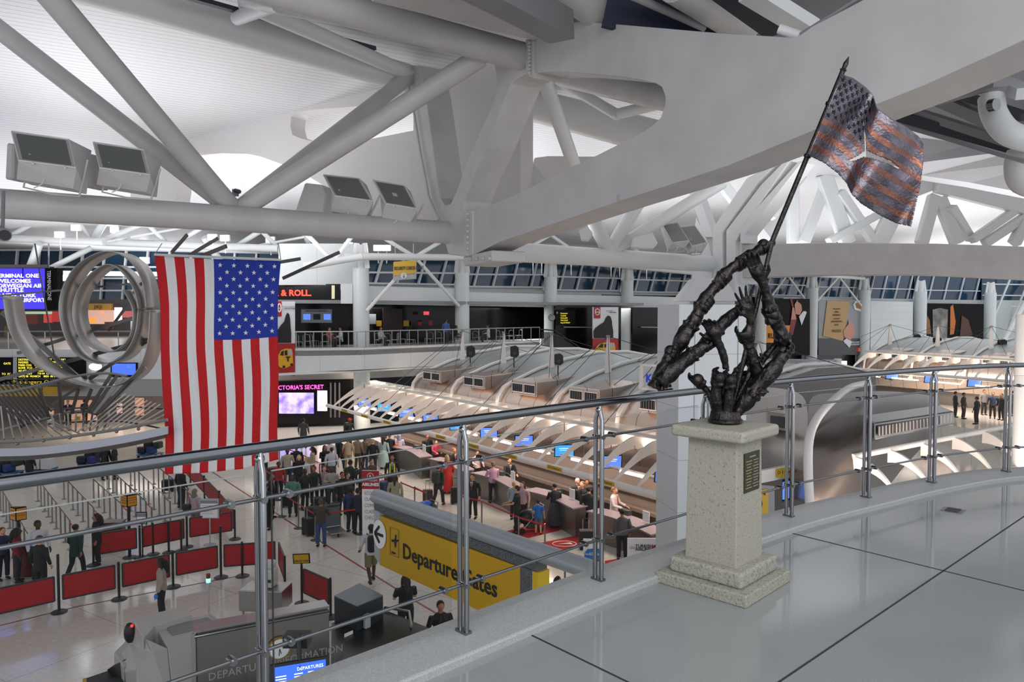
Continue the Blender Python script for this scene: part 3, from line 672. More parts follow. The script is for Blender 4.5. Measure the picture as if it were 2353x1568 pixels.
    if masts:
        for i in range(nb):
            s = i * 3.8 + .2; b = 2.9
            if s > L: continue
            mt = MB().add([q(s, b, 5.3) + V(x) for x in ((-.16, -.1, 0), (.16, -.1, 0), (.16, .1, 0), (-.16, .1, 0), (-.05, -.04, 1.75), (.05, -.04, 1.75), (.05, .04, 1.75), (-.05, .04, 1.75))],
                          [(0, 1, 2, 3), (7, 6, 5, 4), (0, 1, 5, 4), (1, 2, 6, 5), (2, 3, 7, 6), (3, 0, 4, 7)])
            mo = mt.build('mast', M_RIB, root)
            MB().tube(q(s, b, 7.0) , q(s, b, 7.1), .09, n=8).build('mast_head', M_GREY, mo)
            for ds, db, dz in ((-3.4, -3.3, 3.4), (3.4, -3.3, 3.4), (-3.8, 2, 5.9), (3.8, 2.2, 5.8), (0, -5.0, 3.3)):
                MB().tube(q(s, b, 7.05), q(s + ds, b + db, dz if db < 0 else dz), .014, n=5).build('stay_cable', M_CABLE, mo)
    return q
# main pavilion
d1 = (.623, -.782); o1 = (-5.2, 40.1)
pv = thing('check_in_pavilion', 'nearest silver check-in pavilion with white arched ribs, vents and stay masts', 'pavilion', (0, 32, 0))
q1 = pavilion(pv, o1, d1, 19.6, 8, None)
# canopy in front of it
FT0 = G(1600, 1163, 2.7); FT1 = G(752, 932, 2.7)
ca = thing('ribbed_canopy', 'nearest long white canopy of curved ribs over the check-in counters', 'canopy', FT0)
FL = (FT1 - FT0); LEN = FL.length; fd = FL.normalized(); fn = V((fd.y, -fd.x, 0)); fn = fn if fn.y > 0 else -fn
def cq(s, b, z): 
    p = FT0 + fd * s + fn * b; return V((p.x, p.y, z))
def canopy(root, cq, LEN, W, step=1.0):
    MB().tube(cq(0, 0, 2.7), cq(LEN, 0, 2.7), .10, n=14).build('front_tube', M_RIB, root, smooth=1)
    MB().tube(cq(0, W - .6, 3.86), cq(LEN, W - .6, 3.86), .07, n=10).build('rear_tube', M_RIB, root, smooth=1)
    N = int(LEN / step); k = 9
    for i in range(N + 1):
        s = .35 + i * step
        if s > LEN: break
        top, bot = [], []
        for j in range(k):
            t = j / (k - 1); a = t * math.pi / 2
            b = .05 + (1 - math.cos(a)) * 0 + 1.95 * (1 - (1 - t) ** 1.5) * .5 + 1.95 * t * .5; z = 2.74 + 1.12 * math.sin(a) ** .9
            dep = .05 + .40 * t
            top.append(cq(s, b, z)); bot.append(cq(s, b + dep * .35, z - dep))
        top.append(cq(s, W, 3.92)); bot.append(cq(s, W, 3.55))
        r = MB(); r.strip(top, bot, fd * .07); r.build('canopy_rib', M_RIB, root)
    mb = MB(); mb.strip([cq(0, 1.75, 3.93), cq(LEN, 1.75, 3.93)], [cq(0, W, 3.97), cq(LEN, W, 3.97)], UP * .03)
    mb.build('glass_roof', M_CANG, root)
canopy(ca, cq, LEN, 3.0)
# hanging light strip, monitors and zone signs
for i in range(10):
    s = 1.6 + i * 2.6
    st = thing('tube_light', 'warm white tube light under the nearest canopy', 'light', cq(s, 1.75, 2.6), group='tube lights under the nearest canopy')
    MB().beam(cq(s - .62, 1.75, 2.6), cq(s + .62, 1.75, 2.6), .09, .07).build('tube', M_WARM, st)
    MB().beam(cq(s - 1.2, 1.81, 2.67), cq(s + 1.3, 1.81, 2.67), .16, .05).build('tray', M_RIB, st)
    MB().tube(cq(s, 1.81, 2.68), cq(s, 1.81, 3.6), .012, n=5).build('hanger', M_GREY, st)
for i in range(10):
    s = 2.9 + i * 2.6; c = cq(s, 1.95, 2.80)
    ds_ = ['first', 'second', 'third', 'fourth', 'fifth', 'sixth', 'seventh', 'eighth', 'ninth', 'tenth', 'eleventh', 'twelfth'][i]
    m = thing('monitor', 'blue-lit monitor hanging under the nearest canopy, %s from its near end' % ds_, 'monitor', c, 0, 'monitors under the nearest canopy')
    X = V((1, .12, 0)).normalized(); Y = V((-.0, -.3, 1)).normalized(); Z = X.cross(Y)
    MB().box(c, (.80, .54, .05), X, Y).build('housing', M_BLACK, m, bevel=.01, seg=1)
    sc = MB().box(c + Z * .028, (.72, .46, .006), X, Y).build('screen', M_SCR if i % 3 != 2 else M_SCR2, m)
    MB().box(c + Z * .033 + Y * .1, (.42, .02, .002), X, Y).build('text_line', M_SCRW, sc)
    MB().box(c + Z * .033 + Y * .03, (.36, .014, .002), X, Y).build('text_line', M_SCRW, sc)
    MB().tube(c + UP * .2, c + UP * 1.1, .02, n=6).build('hanger', M_GREY, m)
for i in range(10):
    s = .35 + .64 + i * 2.6; c = cq(s, -.115, 2.7)
    sg = thing('zone_sign', 'yellow D %d Check-in strip on the white canopy tube, %s from its near end' % (i + 1, ['first', 'second', 'third', 'fourth', 'fifth', 'sixth', 'seventh', 'eighth', 'ninth', 'tenth', 'eleventh', 'twelfth'][i]), 'sign', c, 0, None)
    X = -fd; Zn = -fn
    MB().box(c, (.78, .14, .02), X, UP).build('board', M_YEL, sg)
    text('lettering', 'D %d Check-in' % (i + 1), M_INK, c + Zn * .012 - UP * .035, X, UP, .115, sg, 'CENTER', .002)
# counters
def counter(s, label, L=3.3):
    c = cq(s, 1.35, 0); ct = thing('check_in_counter', label, 'counter', c, math.atan2(-fd.y, -fd.x))   # local +x towards the near end, +y away from the hall
    N = 9; A, B = [], []
    for j in range(N):
        t = j / (N - 1); x = -L / 2 + L * t; y = .22 * math.sin(t * math.pi * 1.15 + .2) - .2
        A.append(V((x, y, 0))); B.append(V((x, y + .5, 0)))
    mb = MB(); mb.prism(A + B[::-1], (0, 0, 1.02)); mb.build('front_panel', mat('brown_brushed_steel', '#8d8580', .3, .8), ct, world=False, smooth=1)
    A2 = [a + V((0, -.12, 0)) for a in A]; B2 = [b + V((0, .1, 0)) for b in B]
    mb = MB(); mb.prism([p + UP * 1.03 for p in A2 + B2[::-1]], (0, 0, .05)); mb.build('worktop', M_TOP, ct, world=False)
    MB().prism([V((-L / 2, .2, 0)), V((-L / 2 - .45, .2, 0)), V((-L / 2 - .45, 1.1, 0)), V((-L / 2, 1.1, 0))], (0, 0, .75)).build('side_desk', mat('grey_brown_laminate', '#6b6360', .35, .2), ct, world=False)
    MB().box((L * .2, .35, 1.3), (.3, .02, .36)).build('notice_holder', M_WHITE, ct, world=False)
    k = MB().box((-L * .15, .55, 1.15), (.4, .2, .2)).build('terminal', M_DGREY, ct, world=False)
    MB().box((L * .5 + .15, .9, .25), (.6, 1.6, .5)).build('baggage_belt', mat('dark_belt', '#4c4744', .5), ct, world=False)
for i, s in enumerate([4.2, 8.0, 11.8, 15.6, 19.4, 23.2]):
    counter(s, 'curved stainless check-in counter, %s from the near end of the nearest canopy' % ['first', 'second', 'third', 'fourth', 'fifth', 'sixth', 'seventh'][i])
# beige baggage ledges behind the counters
mb = MB()
for z, b in ((.5, 2.7), (1.0, 2.9), (1.6, 3.0)): mb.beam(cq(0, b, z), cq(LEN - 3, b, z), .25, .12)
mb.beam(cq(0, 3.1, 1.1), cq(LEN - 3, 3.1, 1.1), .06, 2.2)
o = mb.build('baggage_ledge', M_BEIGE); tag(o, 'long beige ledge wall behind the agents of the nearest canopy', 'ledge')
for i in range(6):
    s = 3 + i * 5; p = cq(s, 1.9, 2.55); lamp('AREA', 'canopy_light', p, 75, (1, .80, .66), 4.4, p + fn * .6 - UP * 3, size_y=.4)
    p = cq(s, 2.6, 3.3); lamp('AREA', 'canopy_uplight', p, 85, (1, .76, .62), 4.4, p + UP * 3 + fn * 2.2, size_y=.5)

# second pavilion on the far right with its canopy
pv2 = thing('check_in_pavilion', 'distant silver check-in pavilion under the posters at the right', 'pavilion', (30, 55, 0))
q2 = pavilion(pv2, (28.3, 58.6), (.54, -.84), 17, 8, None)
H0 = G(2352, 880, 3.9); H1 = G(1945, 846, 3.9); hd = (H1 - H0); LEN2 = hd.length; hd.normalize(); hn = V((hd.y, -hd.x, 0)); hn = hn if hn.y > 0 else -hn
def hq(s, b, z):
    p = H0 + hd * s + hn * b; return V((p.x, p.y, z + 1.2))
ca2 = thing('ribbed_canopy', 'distant white ribbed canopy over warm-lit counters at the right', 'canopy', H0)
canopy(ca2, hq, LEN2, 2.6, 1.3)
for i in range(4):
    s = 1 + i * 3.0; c = hq(s, 1.7, 2.3); X = V((1, .1, 0)).normalized(); Y = V((0, -.2, 1)).normalized(); Z = X.cross(Y)
    m = thing('monitor', 'small blue monitor below the distant canopy at the right', 'monitor', c, 0, 'monitors under the distant canopy')
    MB().box(c, (1.0, .6, .05), X, Y).build('housing', M_BLACK, m); MB().box(c + Z * .03, (.9, .5, .006), X, Y).build('screen', M_SCR, m)
    p = hq(s, 2.2, 2.6); lamp('AREA', 'canopy_light', p, 110, (1, .78, .64), 3, p + hn * 1 - UP * 2, size_y=.4)
    p = hq(s, 2.2, 2.9); lamp('AREA', 'canopy_uplight', p, 50, (1, .74, .6), 3, p + UP * 2 + hn * 2, size_y=.4)
    t_ = thing('tube_light', 'warm tube light under the distant canopy', 'light', hq(s + 1.4, 1.2, 2.2), group='tube lights under the distant canopy')
    MB().beam(hq(s + .6, 1.2, 2.15), hq(s + 2.6, 1.2, 2.15), .1, .08).build('tube', M_WARM, t_)
mb = MB(); mb.beam(hq(-6, 8, 1.6), hq(LEN2 + 2, 8, 1.6), .1, 3.2); tag(mb.build('counter_back_wall', M_BEIGE), 'pinkish lit wall behind the distant right counters', 'wall panel')
mb = MB(); mb.beam(hq(-6, 6.4, .55), hq(LEN2, 6.4, .55), .6, 1.1); tag(mb.build('check_in_counter', M_STEELB), 'long low counter under the distant canopy at the right', 'counter')

tag(MB().prism([hq(-8, -3, 0), hq(LEN2 + 2, -3, 0), hq(LEN2 + 2, 9, 0), hq(-8, 9, 0)], (0, 0, -1.2)).build('floor_platform', M_HALL), kind='structure')
# near right: pavilion end with its canopy on the far side
RE = Plane((6, 19), (15, 13))
K0 = G(2500, 1090, 2.9); K1 = G(1960, 1165, 2.0)
o = thing('ribbed_canopy', 'white ribbed canopy lit from below beyond the railing at the lower right', 'canopy', K0)
a0, a1 = P(2010, 1140, 16.2), P(2620, 1022, 20); b0, b1 = P(1960, 1050, 17.4), P(2560, 932, 21.4)
MB().tube(b0, b1, .07, n=10).build('rear_tube', M_RIB, o, smooth=1)
MB().tube(a0, a1, .06, n=10).build('front_tube', M_RIB, o, smooth=1)
for i in range(10):
    t = i / 9.; top = b0.lerp(b1, t); foot = a0.lerp(a1, t) + (a1 - a0).normalized() * .6
    mid = top.lerp(foot, .55) + UP * .36; cv = bez(top, mid, foot, 9); dd = (b1 - b0).normalized()
    lo_ = [p - UP * (.26 * (1 - j / 9) + .05) for j, p in enumerate(cv)]
    MB().strip(cv, lo_, V((dd.x * .07, dd.y * .07, 0))).build('canopy_rib', M_RIB, o)
for i, (u, v, y) in enumerate([(1990, 1085, 16.6), (2053, 1192, 15.6), (2120, 1167, 16.2), (2180, 1147, 16.6), (2260, 1130, 17), (2330, 1113, 17.4)][1:]):
    t_ = thing('tube_light', 'bright warm tube light under the lower right canopy', 'light', P(u, v, y), group='tube lights under the lower right canopy')
    MB().beam(P(u - 28, v + 8, y), P(u + 28, v - 8, y + .3), .09, .09).build('tube', M_WARM, t_)
lamp('AREA', 'canopy_light', P(2150, 1230, 15.5), 280, (1, .8, .68), 5, P(2150, 1000, 18), size_y=1)
# curved dark end of the near pavilion with its big vent
o = thing('pavilion_end', 'big rounded silver-brown end of the near pavilion beyond the right railing', 'pavilion end', (12, 19, 0))
U_ = [1690, 1780, 1856, 1925, 2010, 2090, 2160]
rows3 = [([887, 890, 902, 905, 897, 902, 912], [24, 23.6, 23, 22.6, 22.6, 23, 24]), ([950, 958, 975, 962, 948, 940, 935], [19.3, 18.7, 17.4, 18, 19.2, 20.5, 22]), ([1005, 1015, 1030, 1030, 1026, 1012, 1000], [18.4, 17.8, 16.6, 16.9, 18, 19.4, 21])]
def gridm(cs, name, m):
    mb = MB(); R = [[P(U_[c], v[c], y[c]) for c in cs] for v, y in rows3]
    lim = [min(U_[c], 1985) for c in cs]
    for vv, dy in ((1150, -.3), (1400, -.3)): R.append([P(lim[k], vv, rows3[2][1][c] + dy) for k, c in enumerate(cs)])
    n = len(cs); mb.add([p for r in R for p in r], [(i * n + j, i * n + j + 1, (i + 1) * n + j + 1, (i + 1) * n + j) for i in range(4) for j in range(n - 1)])
    sh = mb.build(name, m, o, smooth=1); md = sh.modifiers.new('s', 'SUBSURF'); md.levels = 2; md.render_levels = 2
gridm([0, 1, 2], 'silver_cladding', mat('plain_silver_cladding', '#b0a8a2', .32, .8)); gridm([2, 3, 4, 5, 6], 'dark_cladding', mat('brown_steel_cladding', '#5a524e', .28, .8))
vq = MB().prism([P(1765, 985, 18.0), P(1806, 992, 17.6), P(1806, 952, 17.6), P(1765, 946, 18.0)], V((.3, 1, 0))).build('vent_box', M_SILV, o, bevel=.02, seg=1)
MB().prism([P(1770, 979, 17.95), P(1802, 985, 17.58), P(1802, 960, 17.58), P(1770, 955, 17.95)], V((0, .02, 0))).build('louvre', M_DGREY, vq)
rb = [P(u, v, y - .1) for u, v, y in [(1990, 882, 22), (1950, 893, 20.5), (1905, 930, 18.8), (1873, 970, 17.2), (1857, 1030, 16.4), (1860, 1150, 16.1), (1868, 1240, 16.0), (1880, 1340, 16)]]
MB().path(crom(rb, 4), .1, 10).build('arched_rib', M_RIB, o, smooth=1)
a, b, c, d_ = P(2015, 995, 17.2), P(2180, 962, 19.2), P(2180, 945, 19.8), P(2015, 980, 17.9)
vb = MB().prism([P(2010, 1012, 17), P(2195, 975, 19), P(2192, 945, 19), P(2010, 972, 17)], V((.3, 1.2, 0))).build('vent_box', M_STEELB, o, bevel=.03, seg=1)
mb = MB()
MB().prism([P(2018, 1003, 16.95), P(2188, 970, 18.95), P(2186, 951, 18.95), P(2018, 980, 16.95)], V((0, .02, 0))).build('louvre', M_DGREY, vb)
for j in range(22):
    f = j / 21; u = 2020 + f * 165; mb.beam(P(u, 1002 - 32 * f, 16.9 + 2 * f), P(u, 981 - 29 * f, 16.9 + 2 * f), .025, .03)
mb.build('blade', M_SILV, vb)
# ================================================================= bronze sculpture of hands raising a torn flag
def bronze(name, dark, warm, lo, hi, rough=.34):
    m = mat(name, dark, rough, .85, noise=(9, warm, lo, hi), bump=(60, .3)); return m
M_BRZ = bronze('dark_bronze', '#2b2a2b', '#423a36', .45, .8, .3)
M_BRZD = bronze('blackened_bronze', '#504d56', '#7c757e', .38, .72, .27)
M_COP = bronze('copper_stripe', '#90604e', '#574a50', .34, .72, .3)
SY = 4.58
def sp(u, v, dy=0): return P(u, v, SY + dy)
def wrap_hand(mb, c, d, R, a0=0., skew=.35):
    """a closed hand whose four fingers run round whatever it holds; c centre, d axis of the held arm"""
    x, y = basis(d); 
    for k in range(4):
        o_ = c + d * (k - 1.5) * .0215; pts = []
        for j in range(9):
            a = a0 + j / 8 * 2.9; pts.append(o_ + (x * math.cos(a) + y * math.sin(a)) * (R + .006) + d * skew * .11 * (j / 8 - .5) + d * (.004 * (k - 1.5) * (j / 8)))
        mb.path(pts, [.0125, .0125, .013, .0115, .012, .0105, .0105, .0095, .007], 8); mb.ball(pts[2], .0145, 8, 6); mb.ball(pts[5], .0125, 8, 6)
    q = c + (x * math.cos(a0 - .5) + y * math.sin(a0 - .5)) * (R * .8); mb.ball(q, (.040, .036, .040), 12, 8)
    t0 = c - d * .045 + (x * math.cos(a0 - .3) + y * math.sin(a0 - .3)) * R; pts = [t0 + (x * math.cos(a0 - .3 - j * .45) + y * math.sin(a0 - .3 - j * .45)) * .012 * j + d * .004 * j for j in range(4)]
    mb.path(pts, [.016, .015, .013, .009], 8)
def hand(mb, w, d, across, nrm, size=.105, curl=1.0, spread=.12, thumb=1, lens=(.92, 1.02, 1.0, .78)):
    """w wrist, d palm direction, nrm the palm side the fingers curl to"""
    d = V(d).normalized(); nrm = (V(nrm) - d * V(nrm).dot(d)).normalized(); ac = d.cross(nrm) * (1 if across > 0 else -1)
    L = size
    mb.path([w - d * .03, w, w + d * L * .5, w + d * L * .98], [(.024, .02), (.026, .019), (.040, .018), (.040, .015)] if False else [.023, .024, .030, .026], 10)
    mb.ball(w + d * L * .62, .036, 10, 8)
    for sgn in (-1, 1): mb.path([w + ac * .008 * sgn, w + d * L * .5 + ac * .026 * sgn, w + d * L + ac * .030 * sgn], [.018, .02, .016], 8)
    for i in range(4):
        o_ = (i - 1.5) * .0205; p = w + d * (L * (1 - .06 * abs(i - 1.3))) + ac * o_
        dr = (d + ac * (i - 1.5) * spread).normalized(); pts = [p - dr * .02, p]; c = curl
        for sg, ln in enumerate((.046, .030, .024)):
            a = (.35, .75, .7)[sg] * c; dr = (dr * math.cos(a) + nrm * math.sin(a)).normalized() if sg else (dr * math.cos(a * .8) + nrm * math.sin(a * .8)).normalized()
            nn = nrm
            nrm_l = (nrm - dr * nrm.dot(dr))
            p = p + dr * ln * lens[i] * (L / .1); pts.append(p)
            # turn the bending plane with the finger
            t = dr; nr2 = (nrm - t * nrm.dot(t)); nrm_cur = nr2
            if c > .6 and sg >= 1: nrm = (nrm_cur - d * .55 * c).normalized() if nrm_cur.length > 1e-4 else -d
        mb.path(pts, [.011, .0115, .0105, .0095, .0075], 8)
        mb.ball(pts[-1], .0076, 8, 6); mb.ball(pts[2], .0112, 8, 6)
        nrm = nn if False else V(nrm); nrm = (V(hand.n0) if False else nrm)
        nrm = N0(d, nrm)
    p = w + d * L * .25 + ac * .03 * thumb; t1 = (d * .6 + ac * .75 * thumb + nrm * .35 * curl).normalized(); t2 = (d * .8 + ac * .2 * thumb + nrm * .6 * curl).normalized()
    mb.path([w + ac * .012 * thumb, p, p + t1 * .045, p + t1 * .045 + t2 * .035], [.016, .0155, .0125, .009], 8)
    mb.ball(p + t1 * .045 + t2 * .035, .0092, 8, 6)
_N = {}
def N0(d, n): return _N.get('n', n)
def arm(root, pts, radii, handspec=None, dy=(0, 0), cuffs=(), name='arm'):
    n = len(pts); P3_ = [sp(u, v, dy[0] + (dy[1] - dy[0]) * i / (n - 1)) for i, (u, v) in enumerate(pts)]
    cv = crom(P3_, 4); rr = []
    for i in range(n - 1):
        for j in range(4): rr.append(radii[i] + (radii[i + 1] - radii[i]) * j / 4)
    rr.append(radii[-1])
    rr = [r * (1 + .07 * math.sin(i * 2.3) + .05 * math.sin(i * 5.1 + 1)) for i, r in enumerate(rr)]
    mb = MB(); mb.path(cv, rr, 14)
    # muscle and sleeve ridges spiralling along the arm
    for k in range(3):
        rid = []
        for i, p in enumerate(cv):
            t = (cv[min(i + 1, len(cv) - 1)] - cv[max(i - 1, 0)]).normalized(); x, y = basis(t); a = k * 2.1 + i * .28
            rid.append(p + (x * math.cos(a) + y * math.sin(a)) * rr[i] * .82)
        mb.path(rid, [r * .3 for r in rr], 6)
    for (ci, R, ln) in cuffs:                 # flared torn sleeve ends
        p = cv[ci]; t = (cv[min(ci + 1, len(cv) - 1)] - cv[max(ci - 1, 0)]).normalized(); x, y = basis(t)
        for j in range(12):
            a = j * math.pi / 6; q = x * math.cos(a) + y * math.sin(a); l2 = ln * .55 * (.7 + .5 * ((j * 7) % 5) / 4)
            mb.path([p + q * R * .7, p + q * R + t * l2 * .6, p + q * R * 1.18 + t * l2], [.013, .010, .004], 5)
    if handspec:
        d = (cv[-1] - cv[-3]).normalized(); hs = dict(handspec)
        if hs.get('wrap'):
            wrap_hand(mb, cv[-1] + d * .02, d, hs['wrap'], hs.get('a0', 3.6)); hs = None
    if handspec and hs is not None:
        nn = V(hs.pop('n')); _N['n'] = (nn - d * nn.dot(d)).normalized()
        hd = V(hs.pop('d')) if 'd' in hs else d; _N['n'] = (nn - hd.normalized() * nn.dot(hd.normalized())).normalized()
        hand(mb, cv[-1], hd, hs.pop('across', 1), _N['n'], **hs)
    o = mb.build(name, M_BRZ, root)
    md = o.modifiers.new('fuse', 'REMESH'); md.mode = 'VOXEL'; md.voxel_size = .0062; md.use_smooth_shade = True
    sm = o.modifiers.new('soft', 'SMOOTH'); sm.factor = .4; sm.iterations = 1
    return o
sc = thing('bronze_sculpture', 'dark bronze sculpture of gripping hands raising a torn flag, on the stone pedestal', 'sculpture', V((1.31, 4.58, 7.496)))
bc = sp(1663, 968); bc = V((1.335, 4.58, 7.5))
mb = MB().lathe(bc, [(.098, 0), (.106, .008), (.105, .022), (.094, .03), (.088, .06), (.08, .075), (.04, .08)], 32)
for j in range(26):
    a = j * 2 * math.pi / 26; p = bc + V((math.cos(a) * .092, math.sin(a) * .092, .03)); mb.tube(p, p + V((math.cos(a) * -.008, math.sin(a) * -.008, .04)), .004, n=5)
mb.build('round_base', M_BRZ, sc, smooth=1)
X = V((1, 0, 0))
gr = dict(wrap=.030)
L_ = V((-1, -.3, .2))
arm(sc, [(1503, 892), (1518, 862), (1532, 835), (1540, 815)], [.046, .045, .040, .036], dict(n=(.7, -.8, .1), **gr), cuffs=())
arm(sc, [(1548, 818), (1566, 782), (1590, 745), (1606, 718), (1616, 704)], [.030, .050, .046, .036, .03], dict(n=(.6, -.8, .3), **gr), (.02, 0), cuffs=((7, .05, .05),))
arm(sc, [(1600, 728), (1612, 702), (1636, 668), (1654, 648)], [.036, .044, .036, .03], dict(n=(.7, -.7, .2), **gr), (.0, .02), cuffs=((3, .045, .05),))
arm(sc, [(1640, 668), (1658, 640), (1680, 618), (1700, 604)], [.03, .040, .034, .028], dict(n=(.3, -.9, -.2), wrap=.034), (.02, 0), cuffs=((4, .04, .05),))
arm(sc, [(1690, 618), (1712, 596), (1738, 580), (1752, 568)], [.03, .04, .034, .03], dict(n=(.6, -.8, -.1), **gr), (.03, .03), cuffs=((2, .042, .05),))
# second chain
arm(sc, [(1516, 880), (1542, 855), (1572, 830), (1602, 806), (1622, 792)], [.054, .052, .048, .038, .03], dict(n=(.4, -.8, -.5), **gr), (-.06, -.03), cuffs=((10, .05, .05),))
arm(sc, [(1600, 812), (1632, 778), (1660, 745), (1690, 718), (1708, 708)], [.04, .046, .042, .032, .026], dict(n=(.3, -.9, .1), **gr), (.0, .04), cuffs=((6, .045, .05),))
arm(sc, [(1668, 848), (1664, 822), (1655, 798), (1648, 782)], [.02, .023, .025, .024], dict(d=(-.35, -.1, .75), n=(-.6, -.7, .2), size=.09, curl=.8, spread=.12, thumb=-1), (-.05, -.08))
# raised open hand
arm(sc, [(1722, 800), (1718, 772), (1724, 745), (1724, 728)], [.032, .034, .025, .024], dict(d=(-.32, -.12, .9), n=(.1, -.9, .4), size=.095, curl=.16, spread=.24, thumb=-1, lens=(1., 1.15, 1.1, .9)), (.0, -.05), cuffs=((5, .03, .03),))
arm(sc, [(1745, 885), (1738, 850), (1728, 818), (1718, 790), (1712, 775)], [.03, .042, .036, .028, .026], dict(n=(-.3, -.9, .2), **gr), (.05, 0), cuffs=((6, .04, .04),))
# right chain
arm(sc, [(1775, 742), (1768, 705), (1760, 672), (1752, 648)], [.045, .040, .030, .026], dict(d=(-.42, -.1, .8), n=(-.1, -.9, -.5), size=.105, curl=.55, spread=.09, thumb=1, lens=(1.1, 1.25, 1.2, 1.)), (.0, -.06), cuffs=((3, .045, .05),))
arm(sc, [(1812, 815), (1800, 782), (1788, 752), (1776, 730)], [.035, .046, .042, .034], dict(n=(-.5, -.8, .2), **gr), (.04, 0), cuffs=((4, .05, .05),))
arm(sc, [(1690, 952), (1715, 922), (1748, 880), (1782, 842), (1800, 812)], [.03, .05, .056, .048, .036], dict(n=(.3, -.9, .3), **gr), (0, 0), cuffs=((5, .055, .06), (9, .05, .07)))
arm(sc, [(1738, 905), (1748, 898), (1752, 908)], [.03, .028, .012], None, (-.03, -.05), cuffs=((5, .03, .05),))
# inner arms rising from the base
arm(sc, [(1650, 962), (1640, 925), (1626, 900), (1606, 878)], [.03, .026, .02, .018], dict(n=(.3, -.5, .8), wrap=.02), (0, -.02))
arm(sc, [(1655, 965), (1646, 915), (1650, 875)], [.036, .038, .03], dict(n=(.8, -.6, 0), **gr), (-.03, -.05), cuffs=((3, .036, .03),))
arm(sc, [(1668, 965), (1674, 915), (1676, 880)], [.036, .036, .028], dict(n=(-.7, -.7, 0), **gr), (-.05, -.06))
arm(sc, [(1680, 960), (1690, 925), (1712, 880), (1732, 838), (1722, 868)][:4], [.03, .026, .022, .024], dict(n=(-.5, -.8, 0), **gr), (.06, .06))
arm(sc, [(1664, 960), (1668, 905), (1682, 872), (1706, 838), (1730, 812)], [.03, .024, .022, .02, .02], None, (.06, .08), cuffs=((10, .022, .03),))
arm(sc, [(1796, 640 + 140), (1775, 800), (1752, 830), (1728, 858)], [.02, .022, .02, .018], dict(n=(0, -.9, -.4), size=.07, curl=.7, spread=.2), (.1, .1), cuffs=((6, .02, .03),))
# pole in two lengths and its finial
mb = MB().tube(sp(1683, 935, .02), sp(1774, 556, .0), .015, .015, n=12)
mb.build('lower_pole', M_BRZ, sc, smooth=1)
pa, pb = sp(1772, 560, 0), sp(1936, 165, -.1)
pole = MB().tube(pa, pb, .0155, n=12).build('flag_pole', M_BRZ, sc, smooth=1)
dd = (pb - pa).normalized()
MB().path([pb, pb + dd * .012, pb + dd * .02, pb + dd * .05, pb + dd * .095], [.015, .021, .013, .016, .001], 10).build('finial', M_BRZ, pole, smooth=1)
for f in (.45, .75): 
    MB().tube(pa.lerp(pb, f + .06) , pa.lerp(pb, f + .075), .022, n=12).build('ring', M_BRZ, pole, smooth=1)
# torn flag
def curve_at(pts, t):
    L = [0]; 
    for a, b in zip(pts, pts[1:]): L.append(L[-1] + math.hypot(b[0] - a[0], b[1] - a[1]))
    x = t * L[-1]
    for i in range(len(pts) - 1):
        if x <= L[i + 1] or i == len(pts) - 2:
            f = (x - L[i]) / (L[i + 1] - L[i]); return (pts[i][0] + (pts[i + 1][0] - pts[i][0]) * f, pts[i][1] + (pts[i + 1][1] - pts[i][1]) * f)
topc = [(1934, 170), (1958, 179), (1989, 201), (2008, 222), (2016, 250), (2045, 272), (2084, 294), (2110, 315), (2122, 332)]
botc = [(1856, 357), (1894, 375), (1924, 398), (1947, 423), (1958, 448), (1978, 468), (2023, 496), (2060, 514), (2094, 521)]
lefc = [(1934, 170), (1895, 262), (1856, 357)]
rigc = [(2122, 332), (2122, 365), (2114, 430), (2094, 521)]
tear = [(1983, 262), (1988, 300), (1991, 346), (2010, 355), (2045, 369), (2066, 386), (2064, 389), (2040, 377), (2008, 366), (1985, 362), (1962, 371), (1946, 370), (1972, 358), (1987, 346), (1986, 305), (1981, 265)]
def inside(p, poly):
    c = False; n = len(poly)
    for i in range(n):
        a, b = poly[i], poly[i - 1]
        if (a[1] > p[1]) != (b[1] > p[1]) and p[0] < (b[0] - a[0]) * (p[1] - a[1]) / (b[1] - a[1]) + a[0]: c = not c
    return c
NS, NT = 130, 91
def flag_px(s, t):
    T, B, Lf, R = curve_at(topc, s), curve_at(botc, s), curve_at(lefc, t), curve_at(rigc, t)
    c00, c10, c01, c11 = topc[0], topc[-1], botc[0], botc[-1]
    return tuple((1 - t) * T[k] + t * B[k] + (1 - s) * Lf[k] + s * R[k] - ((1 - s) * (1 - t) * c00[k] + s * (1 - t) * c10[k] + (1 - s) * t * c01[k] + s * t * c11[k]) for k in (0, 1))
def flag_pt(s, t, lift=0):
    u, v = flag_px(s, t); y = -.1 + .055 * math.sin(s * 9.5 - 1.2 + t * .8) + .012 * math.sin(s * 23 + t * 6) + .02 * math.sin(t * 5 + s * 3)
    return sp(u, v, y - lift)
mb = MB(); vs = [flag_pt(i / NS, j / NT) for j in range(NT + 1) for i in range(NS + 1)]
fs, ms = [], []
for j in range(NT):
    for i in range(NS):
        s, t = (i + .5) / NS, (j + .5) / NT
        if inside(flag_px(s, t), tear): continue
        if (j == NT - 1 or i == NS - 1) and (i * 7 + j * 3) % 5 == 0: continue
        fs.append((j * (NS + 1) + i, (j + 1) * (NS + 1) + i, (j + 1) * (NS + 1) + i + 1, j * (NS + 1) + i + 1))
        row = int(t * 13); edge = (t * 13) % 1
        ms.append(0 if (s < .40 and t < .54) or row % 2 == 0 or edge < .12 else 1)
mb.add(vs, fs); mb.m = ms
fl = mb.build('torn_flag', [M_BRZD, M_COP], sc, smooth=1)
md = fl.modifiers.new('t', 'SOLIDIFY'); md.thickness = .006
